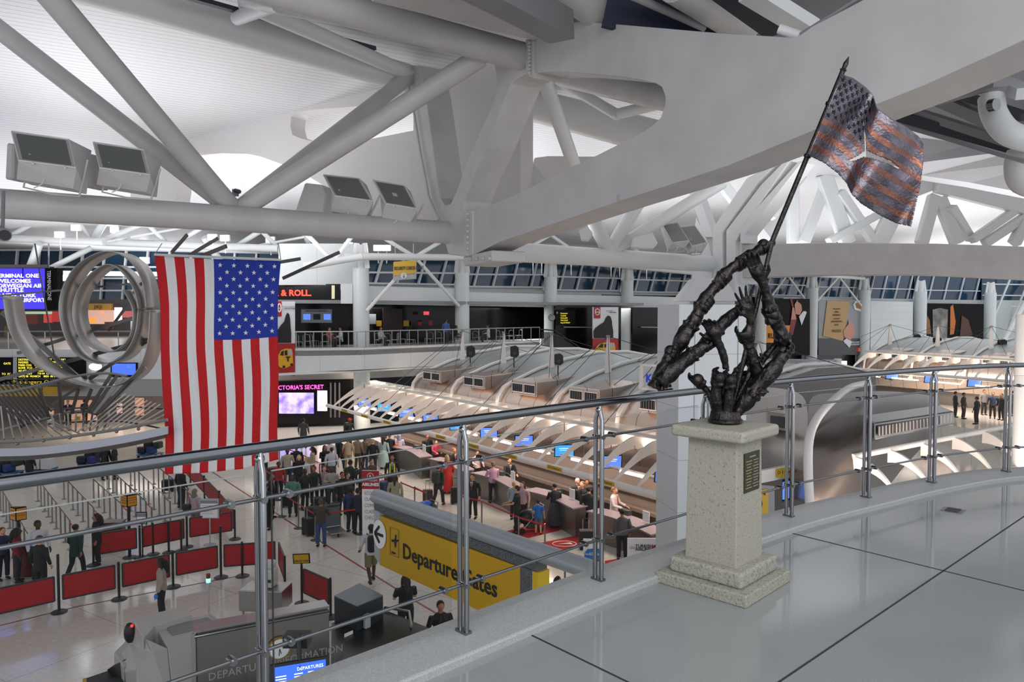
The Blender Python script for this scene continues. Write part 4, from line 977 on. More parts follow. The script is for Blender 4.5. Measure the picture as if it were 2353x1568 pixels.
# star marks
mb = MB()
for r in range(9):
    for k in range(6 if r % 2 == 0 else 5):
        s = .035 + (k + (.5 if r % 2 else 0)) * .064; t = .05 + r * .054
        if inside(flag_px(s, t), tear): continue
        c = flag_pt(s, t, .012); a = (flag_pt(s + .02, t, .012) - c).normalized(); b = (flag_pt(s, t - .03, .012) - c).normalized()
        st = MB(); P_ = []
        for q in range(10):
            an = math.pi / 2 + q * math.pi / 5; rr = .017 if q % 2 == 0 else .006
            P_.append(c + a * rr * math.cos(an) + b * rr * math.sin(an))
        st.prism(P_, (0, .007, 0)); st.build('star', M_BRZ, fl)
# ================================================================= far wall: shops, signs, posters
M_PAPER = mat('poster_white', '#d9dcdf', .4); M_PRED = mat('poster_red', '#a8161e', .4); M_ADRK = mat('poster_black', '#0a090a', .6, spec=.15)
M_NEON = mat('red_neon', '#ff2618', .4, emit=5); M_NEONP = mat('pink_neon', '#ff3fb0', .4, emit=4)
M_LITW = mat('lit_white_panel', '#fff2ee', .4, emit=2.4); M_LITB = mat('lit_blue_panel', '#3a4fd8', .4, emit=1.6)
M_YTXT = mat('yellow_lettering', '#d8c63a', .5, emit=.5); M_GORI = mat('gorilla_black', '#17171a', .6); M_TAXI = mat('taxi_yellow', '#e0a818', .4)
M_GREYS = mat('sign_grey', '#a9adb3', .5); M_WTXT = mat('white_lettering', '#f2f2f2', .5); M_SKIN1 = mat('poster_skin', '#c98d72', .5)
M_ORNG = mat('poster_orange', '#d98a1c', .5); M_TAN = mat('poster_tan', '#b8955f', .5)
def flat(pln, pts, m, name, parent, off=0., th=.05):
    return MB().prism([pln.at(u, v, off) for u, v in pts], -pln.n * th).build(name, m, parent)
def rect(u0, v0, u1, v1): return [(u0, v1), (u1, v1), (u1, v0), (u0, v0)]
def ptxt(pln, s, m, u, v, hpx, parent, off=.05, align='LEFT', sx=1., mirror=False, bold=0., name='lettering'):
    p = pln.at(u, v, off); Y = (p - V((0, 0, ZC))).length; size = hpx * Y / F / .72
    return text(name, s, m, p, pln.r * (-1 if mirror else 1), UP, size, parent, align, .01, sx, bold=bold)
def pplane(u0, y0, u1, y1): a, b = P(u0, 714, y0), P(u1, 714, y1); return Plane(a[:2], b[:2])
# noodle shop fascia with red neon
A = pplane(600, 44.2, 782, 44.6)
o = thing('shop_fascia', 'glossy black shop fascia with red neon lettering right of the big flag', 'shop sign', A.at(700, 693))
flat(A, rect(560, 653, 782, 692), M_BLACKST, 'board', o, th=.3)
ptxt(A, 'WOK & ROLL.', M_NEON, 716, 680, 13.5, o, .08, 'RIGHT', 1.0, bold=.012)
flat(A, rect(762, 656, 769, 687), mat('cream_lantern', '#cfc5a0', .5, emit=.4), 'lantern', o, .12)
B = pplane(600, 45.8, 820, 46.4)
o = thing('shop_wall', 'black wall with a grey flight display case below the red neon sign', 'wall panel', B.at(730, 760))
flat(B, rect(560, 694, 812, 792), M_BLACKST, 'panel', o, th=.1)
c = flat(B, rect(692, 711, 763, 742), M_GREYS, 'display_case', o, .1)
ptxt(B, 'ARRIVALS & DEPARTURES', M_INK, 727, 716.5, 3, c, .2, 'CENTER')
for u in (697, 720, 744): flat(B, rect(u, 722, u + 16, 735), M_SCR if u != 720 else M_BLACK, 'screen', c, .13)
o = MB().prism([pplane(783, 43.5, 812, 43.8).at(*p) for p in rect(783, 652, 810, 698)], (0, .5, 0)).build('white_fascia', M_WHITE); tag(o, 'small white fascia between the black neon fascia and the first column', 'fascia')
# vertical car banners
def banner(pl_, u0, u1, v0, v1, label, skew=0):
    o = thing('hanging_banner', label, 'banner', pl_.at((u0 + u1) / 2, v1)); vm = v0 + (v1 - v0) * .56
    w = u1 - u0; h = v1 - v0
    flat(pl_, [(u0, vm), (u1, vm), (u1, v0), (u0, v0)], M_PAPER, 'upper_sheet', o)
    lo_ = flat(pl_, [(u0, v1 - skew), (u1, v1), (u1, vm), (u0, vm)], M_PRED, 'lower_sheet', o)
    def q(a, b): return (u0 + a * w, v0 + b * h)
    g = [q(*p) for p in [(.04, .555), (.04, .43), (.10, .38), (.26, .32), (.44, .27), (.52, .19), (.60, .15), (.70, .17), (.75, .25), (.76, .32), (.80, .42), (.80, .555)]]
    flat(pl_, g, M_GORI, 'ape_picture', o, .06, .01)
    flat(pl_, [q(*p) for p in [(.06, .20), (.30, .20), (.30, .0), (.06, .0)]], M_PRED, 'red_logo_patch', o, .06, .01)
    mb = MB(); c = [pl_.at(*q(.18 + .085 * math.cos(a * .5236), .085 + .055 * math.sin(a * .5236)), .08) for a in range(12)]
    mb.path(c, .035, 5, closed=True); mb.build('ring_logo', M_WTXT, o); ptxt(pl_, 'NISSAN', M_WTXT, *q(.18, .1), h * .022, o, .1, 'CENTER')
    ptxt(pl_, 'NOT YOUR ORDINARY', M_GREY, *q(.66, .075), h * .012, o, .08, 'CENTER'); ptxt(pl_, 'TAXI OF TOMORROW', M_INK, *q(.78, .10), h * .012, o, .08, 'CENTER')
    t = [q(*p) for p in [(.10, .84), (.08, .76), (.16, .70), (.26, .655), (.5, .63), (.84, .635), (.88, .70), (.89, .83), (.80, .86), (.42, .90), (.2, .88)]]
    tx = flat(pl_, t, M_TAXI, 'taxi_picture', o, .06, .01)
    flat(pl_, [q(*p) for p in [(.22, .72), (.28, .67), (.42, .655), (.40, .725)]], M_GORI, 'windscreen', tx, .075, .01)
    flat(pl_, [q(*p) for p in [(.46, .72), (.46, .66), (.60, .65), (.60, .72)]], M_GORI, 'side_window', tx, .075, .01)
    flat(pl_, [q(*p) for p in [(.64, .72), (.64, .65), (.84, .655), (.85, .715)]], M_GREYS, 'side_window', tx, .075, .01)
    for a, b in ((.42, .875), (.82, .845)):
        mb = MB(); c = pl_.at(*q(a, b), .09); r = .055 * w * (c.y / F); mb.tube(c, c - pl_.n * -.02, r * 1.3, n=14); mb.build('wheel', M_GORI, tx)
    ptxt(pl_, 'T', M_GORI, *q(.64, .80), h * .06, tx, .09, 'CENTER', bold=.02)
    return o
banner(pplane(637, 41, 678, 41.6), 634, 678, 693, 865, 'tall hanging ape and yellow taxi banner partly behind the big flag', 8)
banner(pplane(1362, 56.5, 1421, 58.3), 1362, 1421, 706, 835, 'ape and yellow taxi banner hanging between two columns at the centre')
# dark glazed bays right of the deck
for i, (u0, u1, va, vb, lb) in enumerate([(1276, 1427, 703, 846, 'glossy black wall bay behind the centre taxi banner'), (1453, 1550, 707, 850, 'glossy black wall bay between the banner and the white pylon')]):
    pln = seg_plane(2 + i, -.8) if i == 0 else seg_plane(3, -.8)
    o = MB().prism([pln.at(*p) for p in rect(u0, va, u1, vb)], -pln.n * .15).build('black_wall_bay', M_BLACKST); tag(o, lb, 'wall panel')
    if i == 0:
        o2 = thing('directory_sign', 'black directory board with yellow shop names beside the fourth column', 'sign', pln.at(1296, 748))
        flat(pln, rect(1278, 712, 1322, 748), M_ADRK, 'board', o2, .15)
        for k, s in enumerate(['Restaurants', 'Cocktails', "McDonald's", 'Wok & Roll', 'Soup & Kimbob']): ptxt(pln, s, M_YTXT, 1288, 722 + k * 5.4, 3.6, o2, .24)
        ptxt(pln, 'D', M_WTXT, 1279, 721, 4, o2, .24)
    mb = MB().beam(pln.at(u0 + 20, 752, .2), pln.at(u1 - 8, 753, .2), .06, .06); tag(mb.build('handrail_bar', M_GREYS), 'thin horizontal rail across the black wall bay, %s' % ['left of centre banner', 'left of the white pylon'][i], 'rail')
# round coffee logo on the third column
c = P(1268, 730, 56.0 - .7); o = thing('round_logo', 'round dark green coffee logo disc on the third column', 'logo', c)
MB().tube(c, c + V((0, .06, 0)), .27, n=24).build('disc', mat('logo_green', '#2f4a44', .5), o)
MB().path([c + V((math.cos(a * .5236) * .2, -.02, math.sin(a * .5236) * .2)) for a in range(12)], .018, 5, closed=True).build('ring', M_WTXT, o)
mb = MB(); [mb.path([c + V((x * .4, -.03, -.13)), c + V((x, -.03, -.02)), c + V((x * .5, -.03, .1))], .015, 5) for x in (-.12, -.05, .05, .12)]; mb.build('waves', M_WTXT, o)
# security check-point sign
S = pplane(900, 40, 956, 39.4)
o = thing('hanging_sign', 'yellow SECURITY CHECK-POINT sign with a down arrow hanging from the far truss', 'sign', S.at(930, 645))
flat(S, [(903, 645), (954, 641), (955, 598), (904, 602)], M_GREYS, 'board', o, th=.12)
flat(S, [(903.5, 634), (954.5, 628), (955, 598), (904, 602)], mat('faded_yellow', '#d2a92c', .5), 'yellow_panel', o, .03, .03)
t_ = ptxt(S, 'SECURITY CHECK-POINT', M_DGREY, 905, 621, 8, o, .06, sx=.62)
MB().tube(S.at(928, 634, .05), S.at(928, 634, .09), .17, n=20).build('arrow_disc', M_WTXT, o)
ptxt(S, '↓', M_GREY, 928, 630, 9, o, .12, 'CENTER') if False else MB().beam(S.at(928, 629, .12), S.at(928, 638, .12), .03, .02).beam(S.at(928, 639, .12), S.at(925.5, 634.5, .12), .03, .02).beam(S.at(928, 639, .12), S.at(930.5, 634.5, .12), .03, .02).build('arrow', M_GREY, o)
for u in (908, 950): MB().tube(S.at(u, 601), S.at(u, 560), .015, n=5).build('hanger', M_GREY, o)
# posters
def sp_(i, off=0): return seg_plane(i, off)
Q = pplane(1752, 76.2, 1861, 81); o = thing('poster', 'dark poster of a man in a black suit with an orange text block', 'poster', Q.at(1806, 817))
flat(Q, rect(1752, 687, 1861, 817), M_ADRK, 'sheet', o)
flat(Q, [(1812, 770), (1818, 730), (1824, 720), (1815, 686), (1820, 686), (1826, 715), (1830, 735), (1822, 770)], mat('poster_crimson', '#7e1620', .5), 'smoke', o, .06, .01)
flat(Q, rect(1752, 748, 1818, 788), M_ORNG, 'orange_block', o, .06, .01); ptxt(Q, 'RUN', M_ADRK, 1776, 778, 12, o, .1, 'CENTER'); ptxt(Q, 'TO', M_ADRK, 1800, 764, 8, o, .1, 'CENTER')
flat(Q, [(1828, 722), (1826, 700), (1832, 690), (1842, 688), (1846, 700), (1842, 716), (1838, 724)], M_SKIN1, 'face', o, .08, .01)
flat(Q, [(1832, 692), (1840, 686), (1852, 690), (1852, 715), (1844, 716), (1842, 700)], M_ADRK, 'hair', o, .1, .01)
flat(Q, [(1818, 735), (1821, 706), (1825, 708), (1830, 734)], M_SKIN1, 'hand', o, .09, .01)
flat(Q, [(1836, 728), (1848, 713), (1854, 718), (1842, 748)], M_PAPER, 'shirt_collar', o, .08, .01)
Q = pplane(1881, 86.5, 1982, 93); o = thing('poster', 'poster of a hand holding a tan book cover reading PRICELESS', 'poster', Q.at(1930, 816))
flat(Q, rect(1881, 690, 1982, 816), mat('poster_grey', '#8f9093', .4), 'sheet', o); flat(Q, rect(1881, 778, 1982, 816), mat('poster_darkgrey', '#2b2a2c', .4), 'caption_band', o, .06, .01)
flat(Q, [(1891, 772), (1937, 784), (1953, 693), (1901, 691)], M_TAN, 'book_cover', o, .08, .02)
for k, (s, h) in enumerate([('~', 3), ('The experience', 3.4), ('DINING', 3.4), ('EXPERIENCE', 4), ('the meaning of', 3), ('ADVENTURES WITH', 3.6), ('IN LIFE', 3.6), ('PRICELESS', 6)]): ptxt(Q, s, mat('brown_ink', '#5a4630', .6), 1923, 704 + k * 7.4 + (8 if k == 7 else 0), h, o, .16, 'CENTER')
flat(Q, [(1940, 775), (1938, 760), (1950, 745), (1950, 735), (1962, 748), (1964, 765), (1955, 782)], M_SKIN1, 'hand', o, .14, .02); flat(Q, [(1938, 784), (1945, 778), (1958, 785), (1952, 800)], M_PAPER, 'cuff', o, .12, .02)
flat(Q, [(1964, 712), (1960, 700), (1966, 692), (1982, 691), (1982, 718)], M_PAPER, 'plate', o, .07, .01); flat(Q, [(1968, 708), (1966, 698), (1976, 693), (1982, 695), (1982, 712)], mat('pastry', '#a8703a', .6), 'pastry', o, .09, .01)
ptxt(Q, 'ACCEPTED IN TWICE AS MANY', M_WTXT, 1975, 788, 3.2, o, .1, 'RIGHT'); ptxt(Q, 'PLACES WORLDWIDE', M_WTXT, 1975, 793, 3.2, o, .1, 'RIGHT')
for dx, mm in ((-2.6, mat('logo_red', '#c81e24', .5)), (2.6, M_ORNG)): c = Q.at(1971 + dx, 804, .12 + dx * .003); MB().tube(c, c + V((0, .03, 0)), .24, n=16).build('logo_disc', mm, o)
Q = pplane(2000, 94.6, 2098, 98.4); o = thing('blank_poster_board', 'blank white poster board between two far columns', 'poster board', Q.at(2050, 812))
flat(Q, [(2000, 813), (2097, 810), (2098, 694), (2001, 692)], lined('white_slat_board', '#d8dddd', '#c9cfcf', .9, .05, 'z', .5), 'board', o)
Q = pplane(2115, 99, 2259, 103); o = thing('poster', 'dark poster of a glowing candle lantern at the far right', 'poster', Q.at(2190, 806))
flat(Q, [(2115, 800), (2259, 806), (2261, 699), (2117, 697)], M_ADRK, 'sheet', o)
flat(Q, [(2144, 790), (2176, 790), (2178, 712), (2160, 708), (2143, 712)], mat('candle_white', '#9d9a94', .5, noise=(.6, '#5c5a56', .4, .7)), 'candle', o, .06, .01)
flat(Q, [(2117, 768), (2140, 768), (2136, 735), (2130, 725), (2122, 740)], mat('amber_glow', '#8a5a24', .5), 'glow', o, .06, .01)
flat(Q, [(2183, 770), (2192, 768), (2196, 740), (2190, 700), (2184, 705)], mat('flame_orange', '#c06a20', .5), 'flame', o, .06, .01)
flat(Q, [(2205, 780), (2235, 770), (2225, 735), (2210, 725)], mat('ember_brown', '#4a2412', .5), 'ember', o, .06, .01)
ptxt(Q, 'ACCEPTED IN TWICE AS MANY', M_WTXT, 2253, 781, 2.8, o, .1, 'RIGHT'); ptxt(Q, 'PLACES WORLDWIDE', M_WTXT, 2253, 786, 2.8, o, .1, 'RIGHT')
# hall-level shops
Q = pplane(600, 50.8, 805, 52); o = thing('lingerie_shop', 'black lingerie shop front with pink neon name and bright video screen', 'shop front', Q.at(720, 975))
flat(Q, rect(560, 876, 805, 974), M_BLACKST, 'wall', o, th=.2)
ptxt(Q, "VICTORIA'S SECRET", M_NEONP, 744, 894, 9.5, o, .1, 'RIGHT', .93)
vs_ = flat(Q, rect(641, 903, 721, 951), mat('violet_video', '#6a5ae0', .4, emit=1.3, noise=(1.4, '#e8e0ff', .42, .62)), 'video_screen', o, .1)
flat(Q, rect(729, 898, 752, 945), mat('lit_fashion_poster', '#e8d8e4', .4, emit=1.0, noise=(2.2, '#3a1a2c', .45, .55)), 'lit_poster', o, .1)
for u in (758, 768, 778): flat(Q, rect(u, 880, u + 4, 960), mat('dim_display', '#5c5658', .4), 'display_strip', o, .1)
Q = pplane(840, 53, 900, 54); o = thing('light_box', 'glowing white light box with a pink border below the deck', 'light box', Q.at(868, 906))
flat(Q, rect(848, 876, 888, 908), mat('pink_frame', '#ff6a78', .4, emit=1.2), 'frame', o); flat(Q, rect(851, 879, 886, 905), M_LITW, 'panel', o, .05)
for u0, v0, u1, v1, m, s in ((1804, 836, 1828, 864, M_LITW, 'pinkish white'), (1876, 832, 1894, 862, M_LITB, 'blue and white'), (1926, 830, 1946, 862, M_LITW, 'tall bluish white'), (1996, 828, 2008, 842, M_LITW, 'small red and white')):
    Q = pplane(u0 - 20, 74, u1 + 20, 75); o = thing('light_box', '%s glowing shop panel beyond the pavilion at the right' % s, 'light box', Q.at(u0, v1)); flat(Q, rect(u0, v0, u1, v1), m, 'panel', o); flat(Q, rect(u0 - 1, v1, u1 + 1, v1 + 2), M_GREY, 'frame', o)
# deck railing, furniture and lamps
dk = [(640, 41.3), (830, 42.5), (1062, 47.3), (1240, 53.1)]
def deckpt(u, back=0.15, z=DZ + .02):
    for (a, ya), (b, yb) in zip(dk, dk[1:]):
        if u <= b or b == 1240:
            y = ya + (yb - ya) * (u - a) / (b - a) + back; p = P(u, 714, y); return V((p.x, p.y, z))
o = thing('deck_railing', 'slim glass and steel railing along the far food deck', 'railing', deckpt(900))
us = list(range(640, 1241, 20))
MB().path([deckpt(u) + UP * 1.05 for u in us], .04, 6).build('top_rail', M_STEELB, o, smooth=1)
MB().path([deckpt(u) + UP * .12 for u in us], .025, 6).build('bottom_rail', M_STEELB, o, smooth=1)
for u in us[::1]: MB().tube(deckpt(u), deckpt(u) + UP * 1.05, .03, n=6).build('baluster', M_STEELB, o)
mb = MB(); mb.strip([deckpt(u) + UP * .15 for u in us], [deckpt(u) + UP * 1.0 for u in us]); mb.build('glass', M_GLASS, o)
random.seed(3)
def chair0(p, rz, label, grp, m):
    c = thing('cafe_chair', label, 'chair', p, rz, grp)
    MB().path([(-.2, .2, 0), (-.2, .22, .8), (0, .24, .88), (.2, .22, .8), (.2, .2, 0)], .018, 6).build('back_frame', m, c, world=False)
    MB().box((0, 0, .45), (.42, .42, .04)).build('seat', m, c, world=False)
    for x in (-.19, .19): MB().tube((x, -.18, 0), (x, -.18, .45), .018, n=6).build('leg', m, c, world=False)
    return c
c0 = None
for i, u in enumerate([690, 705, 722, 745, 762, 870, 888, 905, 925, 945, 985, 1010, 1050, 1095, 1110, 1150, 1170, 1190]):
    if u < 830 and False: continue
    p = deckpt(u, 1.0 + (i % 3) * .6); rz = random.uniform(0, 6)
    if c0 is None: c0 = chair0(p, rz, 'silver metal cafe chair behind the far deck railing', 'silver cafe chairs on the far deck', M_STEELB)
    else: dup(c0, p, rz)
for u, h in ((929, 699), (1007, 699), (1143, 704), (1211, 705)):
    p = P(u, h, 49 + (u - 929) * .03 + (2 if u > 1060 else 0)); MB_ = MB().tube(p, p + UP * .06, .3, n=12); tag(MB_.build('downlight', M_LITW), 'round glowing downlight in the soffit over the far deck', 'light', 'soffit downlights over the far deck')
W = pplane(840, 49.2, 1062, 54.4)
for u0, v0, u1, v1, m, lb, ct in ((880, 710, 925, 758, mat('brown_door', '#2c1c14', .5), 'dark brown door panel on the far deck wall', 'door panel'), (866, 737, 877, 750, M_YEL, 'small yellow restroom sign left of the brown door', 'sign'), (928, 737, 940, 750, M_YEL, 'small yellow restroom sign right of the brown door', 'sign'),
                                  (974, 716, 986, 724, mat('exit_red', '#e84a5a', .5, emit=.8), 'red exit sign glowing on the far deck wall', 'sign'), (960, 739, 969, 748, M_PRED, 'small red notice, first right of the brown door', 'sign'), (985, 737, 994, 748, M_PRED, 'small red notice, second right of the brown door', 'sign'), (849, 722, 864, 745, M_GREYS, 'pale glossy notice left of the restroom sign', 'notice')):
    o = flat(W, rect(u0, v0, u1, v1), m, 'wall_sign' if ct != 'door panel' else 'brown_doorway', None, .25); tag(o, lb, ct)
# escalator going down from the deck
o = thing('escalator', 'glass-sided escalator dropping from the far deck towards the hall', 'escalator', P(1300, 860, 54))
a, b = P(1240, 757, 53), P(1275, 760, 53.2); c, d_ = P(1400, 846, 56), P(1250, 835, 53.5)
MB().path([a, b, c], .05, 8).build('handrail', M_BLACK, o, smooth=1)
MB().prism([P(1243, 762, 53.1), P(1275, 765, 53.3), P(1395, 846, 56), P(1330, 850, 55.5), P(1262, 800, 53.5), P(1243, 796, 53.2)], (0, .05, 0)).build('glass_side', mat('smoked_glass', '#3b4244', .08, alpha=.55), o)
MB().prism([P(1243, 796, 53.2), P(1262, 796, 53.4), P(1350, 862, 55.5), P(1262, 862, 54), P(1243, 830, 53.2)], (0, 1.2, 0)).build('truss_cladding', M_STEELB, o)
# loudspeakers over the pavilion roof
for i, (u, v, y) in enumerate([(1080, 808, 40), (1181, 808, 37), (1283, 826, 33.5), (1383, 822, 41), (2108, 778, 62), (2156, 785, 58), (2306, 790, 54)]):
    c = P(u, v, y); k = y / 40; sx = 1 if i < 4 else .75
    o = thing('loudspeaker', 'black loudspeaker on a bracket above the silver roof, %s from the left' % ['first', 'second', 'third', 'fourth', 'fifth', 'sixth', 'seventh'][i], 'loudspeaker', c)
    X = V((.9, -.35, 0)).normalized()
    MB().prism([c + V(p) * k * sx for p in [(-.2, 0, -.28), (.12, 0, -.34), (.28, 0, -.2), (.26, 0, .2), (.1, 0, .32), (-.2, 0, .26)]], V((0, .4, 0))).build('cabinet', M_BLACK, o, bevel=.02, seg=1)
    MB().tube(c + V((.03, -.01, -.1)) * k, c + V((.03, -.03, -.1)) * k, .1 * k, n=14).build('cone', M_DGREY, o)
    MB().tube(c + V((0, .2, -.3)), c + V((0, .3, -1.2)), .03, n=6).build('stand', M_BLACK, o)
# mirrored glass airline sign at the right and framed blue sign behind the sculpture
Q = pplane(1745, 34, 1925, 36.5); o = thing('glass_sign', 'glass airline sign seen from behind with mirrored pale letters', 'sign', Q.at(1830, 862))
flat(Q, [(1745, 858), (1925, 864), (1925, 829), (1745, 826)], mat('sign_glass', '#cfd2d6', .1, alpha=.35), 'glass', o, th=.03)
ptxt(Q, 'KOREAN AIR', M_WTXT, 1916, 858, 15, o, .06, 'LEFT', 1.35, True)
MB().beam(Q.at(1745, 826), Q.at(1925, 829), .06, .08).build('top_bar', M_GREYS, o)
mb = MB(); a = Q.at(1925, 900); MB().tube(Q.at(1925, 825), a, .18, n=10).build('post', M_RIB, o)
Q = pplane(1470, 27, 1550, 27.4); o = thing('airline_sign', 'white-framed sign with blue lettering just left of the white pylon', 'sign', Q.at(1500, 895))
MB().prism([Q.at(*p) for p in [(1470, 895), (1479, 895), (1477, 837), (1472, 837)]], (0, .2, 0)).build('post', M_RIB, o)
MB().beam(Q.at(1474, 839), Q.at(1548, 843), .12, .08).build('top_bar', M_RIB, o); MB().beam(Q.at(1472, 893), Q.at(1548, 899), .12, .08).build('bottom_bar', M_RIB, o)
ptxt(Q, 'KOREAN AIR', mat('airline_blue', '#1f38b8', .5, emit=.3), 1484, 878, 17, o, .05, sx=.9, bold=.02)
c = Q.at(1512, 862, .1); MB().tube(c, c + V((0, .03, 0)), .13, n=16).build('round_mark', mat('mark_red', '#d81f26', .5, emit=.3), o)
# small black name plate under the left sleeve of the sculpture
Q = pplane(1500, 4.75, 1550, 4.78); o = thing('name_plate', 'small tilted black name plate standing on the handrail below the sculpture sleeve', 'name plate', Q.at(1528, 897))
flat(Q, [(1513, 900), (1547, 896), (1534, 866), (1503, 872)], M_ADRK, 'plate', o, th=.006)
text('lettering', 'ERIC HISCOCK', M_WTXT, Q.at(1513, 896, .004), V((1, 0, .1)), UP, .014, o, 'LEFT', .0005)
# ================================================================= big hanging flag
M_FR = mat('flag_red_cloth', '#cc0a14', .7); M_FW = mat('flag_white_cloth', '#f2f1f2', .7); M_FB = mat('flag_blue_cloth', '#1836a8', .7)
FY = 21.0
ftop = [(355, 588), (450, 594), (560, 598), (645, 600)]; fbot = [(378, 1090), (470, 1087), (560, 1078), (641, 1056)]
flef = [(355, 588), (366, 700), (374, 850), (378, 1000), (378, 1090)]; frig = [(645, 600), (641, 700), (637, 800), (639, 950), (641, 1056)]
def bf_px(s, t):
    T, B, Lf, R = curve_at(ftop, s), curve_at(fbot, s), curve_at(flef, t), curve_at(frig, t)
    c00, c10, c01, c11 = ftop[0], ftop[-1], fbot[0], fbot[-1]
    return tuple((1 - t) * T[k] + t * B[k] + (1 - s) * Lf[k] + s * R[k] - ((1 - s) * (1 - t) * c00[k] + s * (1 - t) * c10[k] + (1 - s) * t * c01[k] + s * t * c11[k]) for k in (0, 1))
def bf(s, t, lift=0):
    u, v = bf_px(s, t); y = FY + .05 * math.sin(s * 17 + t * 2) * (.3 + t) + .10 * math.sin(s * 6 + t * 5) * t + .02 * math.sin(s * 60 - t * 9)
    return P(u + 2.5 * math.sin(t * 9 + s * 3), v, y - lift)
big = thing('national_flag', 'huge red, white and blue flag hanging vertically in front of the hall', 'flag', bf(.5, 1))
a, b = 104, 110; vs = [bf(i / a, j / b) for j in range(b + 1) for i in range(a + 1)]; fs = []; ms = []
for j in range(b):
    for i in range(a):
        s, t = (i + .5) / a, (j + .5) / b; fs.append((j * (a + 1) + i, (j + 1) * (a + 1) + i, (j + 1) * (a + 1) + i + 1, j * (a + 1) + i + 1))
        k = int(s * 13); ms.append(2 if (s > 6 / 13 and t < .378) else (0 if k % 2 == 0 else 1))
mb = MB(); mb.add(vs, fs); mb.m = ms; cl = mb.build('cloth', [M_FR, M_FW, M_FB], big, smooth=1)
md = cl.modifiers.new('t', 'SOLIDIFY'); md.thickness = .01
for r in range(11):
    for k in range(5 if r % 2 == 0 else 4):
        s = 6 / 13 + (.09 + (k + (.5 if r % 2 else 0)) * .205) * 7 / 13; t = .028 + r * .0323
        c = bf(s, t, .05); P_ = []
        for q in range(10):
            an = math.pi / 2 + q * math.pi / 5; rr = .072 if q % 2 == 0 else .028; P_.append(c + V((rr * math.cos(an), 0, rr * math.sin(an))))
        MB().prism(P_, (0, .02, 0)).build('star', M_FW, cl)
MB().tube(bf(0, 0, 0) + UP * .03, bf(1, 0, 0) + UP * .03, .035, n=8).build('header_pole', M_WHITE, big)
MB().tube(bf(0, 0) + UP * .03, P(372, 560, 21.5), .012, n=5).tube(bf(1, 0) + UP * .03, P(640, 560, 21.5), .012, n=5).build('hanging_wire', M_GREY, big)
# ================================================================= hanging metal sculpture
M_ALU = mat('brushed_aluminium', '#aeaca8', .40, .85); M_BAR = mat('dark_aluminium_bar', '#6d6a68', .45, .8)
ms_ = thing('metal_mobile', 'hanging brushed metal sculpture of spiral ribbons and fanned bars left of the flag', 'sculpture', P(240, 1000, 21))
W_ = V((.05, .8, 0))
def ribbon(name, pts, y, par=ms_, w=W_, m=M_ALU):
    cv = crom([P(u, v, y) for u, v in pts], 6); mb = MB(); mb.strip(cv, [p + w for p in cv])
    o = mb.build(name, m, par, smooth=1); md = o.modifiers.new('t', 'SOLIDIFY'); md.thickness = .03; return o
ribbon('outer_ribbon', [(337, 712), (325, 640), (290, 592), (238, 577), (180, 605), (145, 655), (134, 712), (148, 775), (180, 820), (232, 838), (280, 820), (310, 770), (318, 712)], 22)
ribbon('inner_ribbon', [(318, 712), (308, 665), (278, 622), (243, 607), (200, 635), (172, 680), (166, 730), (185, 780), (225, 806), (262, 808), (295, 780), (306, 735), (302, 700), (283, 666)], 22, w=V((.05, .7, 0)))
ribbon('lower_ribbon', [(5, 680), (22, 765), (70, 832), (140, 872), (215, 891), (275, 884), (318, 850), (340, 790), (345, 712)], 21.8)
bars = [((5, 718), (180, 868), .07), ((40, 812), (335, 722), .05), ((0, 872), (345, 780), .06), ((0, 905), (200, 868), .05), ((60, 765), (20, 690), .04), ((205, 870), (345, 780), .05), ((250, 760), (330, 650), .04),
        ((80, 560), (125, 820), .02), ((0, 680), (330, 650), .03), ((0, 612), (110, 612), .05), ((120, 930), (225, 860), .04), ((395, 580), (430, 540), .05), ((430, 590), (500, 548), .05), ((460, 590), (520, 566), .06), ((650, 640), (780, 580), .05), ((600, 610), (690, 595), .05)]
for (a_, b_, w) in bars: MB().beam(P(*a_, 23.2), P(*b_, 22.6), w * 2, w, up=(0, 1, 0)).build('bar', M_BAR, ms_)
# wheel-like basin below: rim, spokes and inner hoops
rim = [(-40, 1032), (60, 1030), (140, 1023), (220, 1012), (300, 998), (385, 980)]
rc = crom([P(u, v, 20.5) for u, v in rim], 6); mb = MB(); mb.strip(rc, [p - UP * .22 for p in rc], V((0, .05, 0))); mb.build('rim', mat('pale_metal_rim', '#b9bcc6', .4, .3), ms_, smooth=1)
under = crom([P(u, v, 22.4) for u, v in [(-40, 1062), (60, 1058), (140, 1050), (230, 1038), (310, 1024), (385, 1006)]], 6)
mb = MB(); mb.strip([p - UP * .2 for p in rc], under); mb.build('underside', mat('perforated_dark_metal', '#5d5c5a', .55, .6), ms_, smooth=1)
MB().path(crom([P(u, v, 20.6) for u, v in [(-40, 1018), (60, 1014), (140, 1006), (220, 995), (300, 982), (385, 965)]], 5), .05, 6).build('hoop', M_ALU, ms_, smooth=1)
MB().path(crom([P(u, v, 21.8) for u, v in [(-40, 905), (40, 896), (110, 880), (180, 864), (240, 858), (292, 864)]], 5), .04, 6).build('hoop', M_ALU, ms_, smooth=1)
MB().path(crom([P(u, v, 22.5) for u, v in [(0, 990), (60, 975), (100, 965), (150, 950), (200, 946), (222, 950)]], 5), .06, 6).build('hoop', M_ALU, ms_, smooth=1)
MB().path(crom([P(u, v, 23) for u, v in [(110, 975), (180, 970), (260, 968), (320, 975), (370, 985)]], 5), .03, 6).build('hoop', M_BAR, ms_, smooth=1)
MB().path(crom([P(u, v, 24) for u, v in [(80, 945), (180, 938), (280, 935), (375, 940)]], 5), .03, 6).build('hoop', M_BAR, ms_, smooth=1)
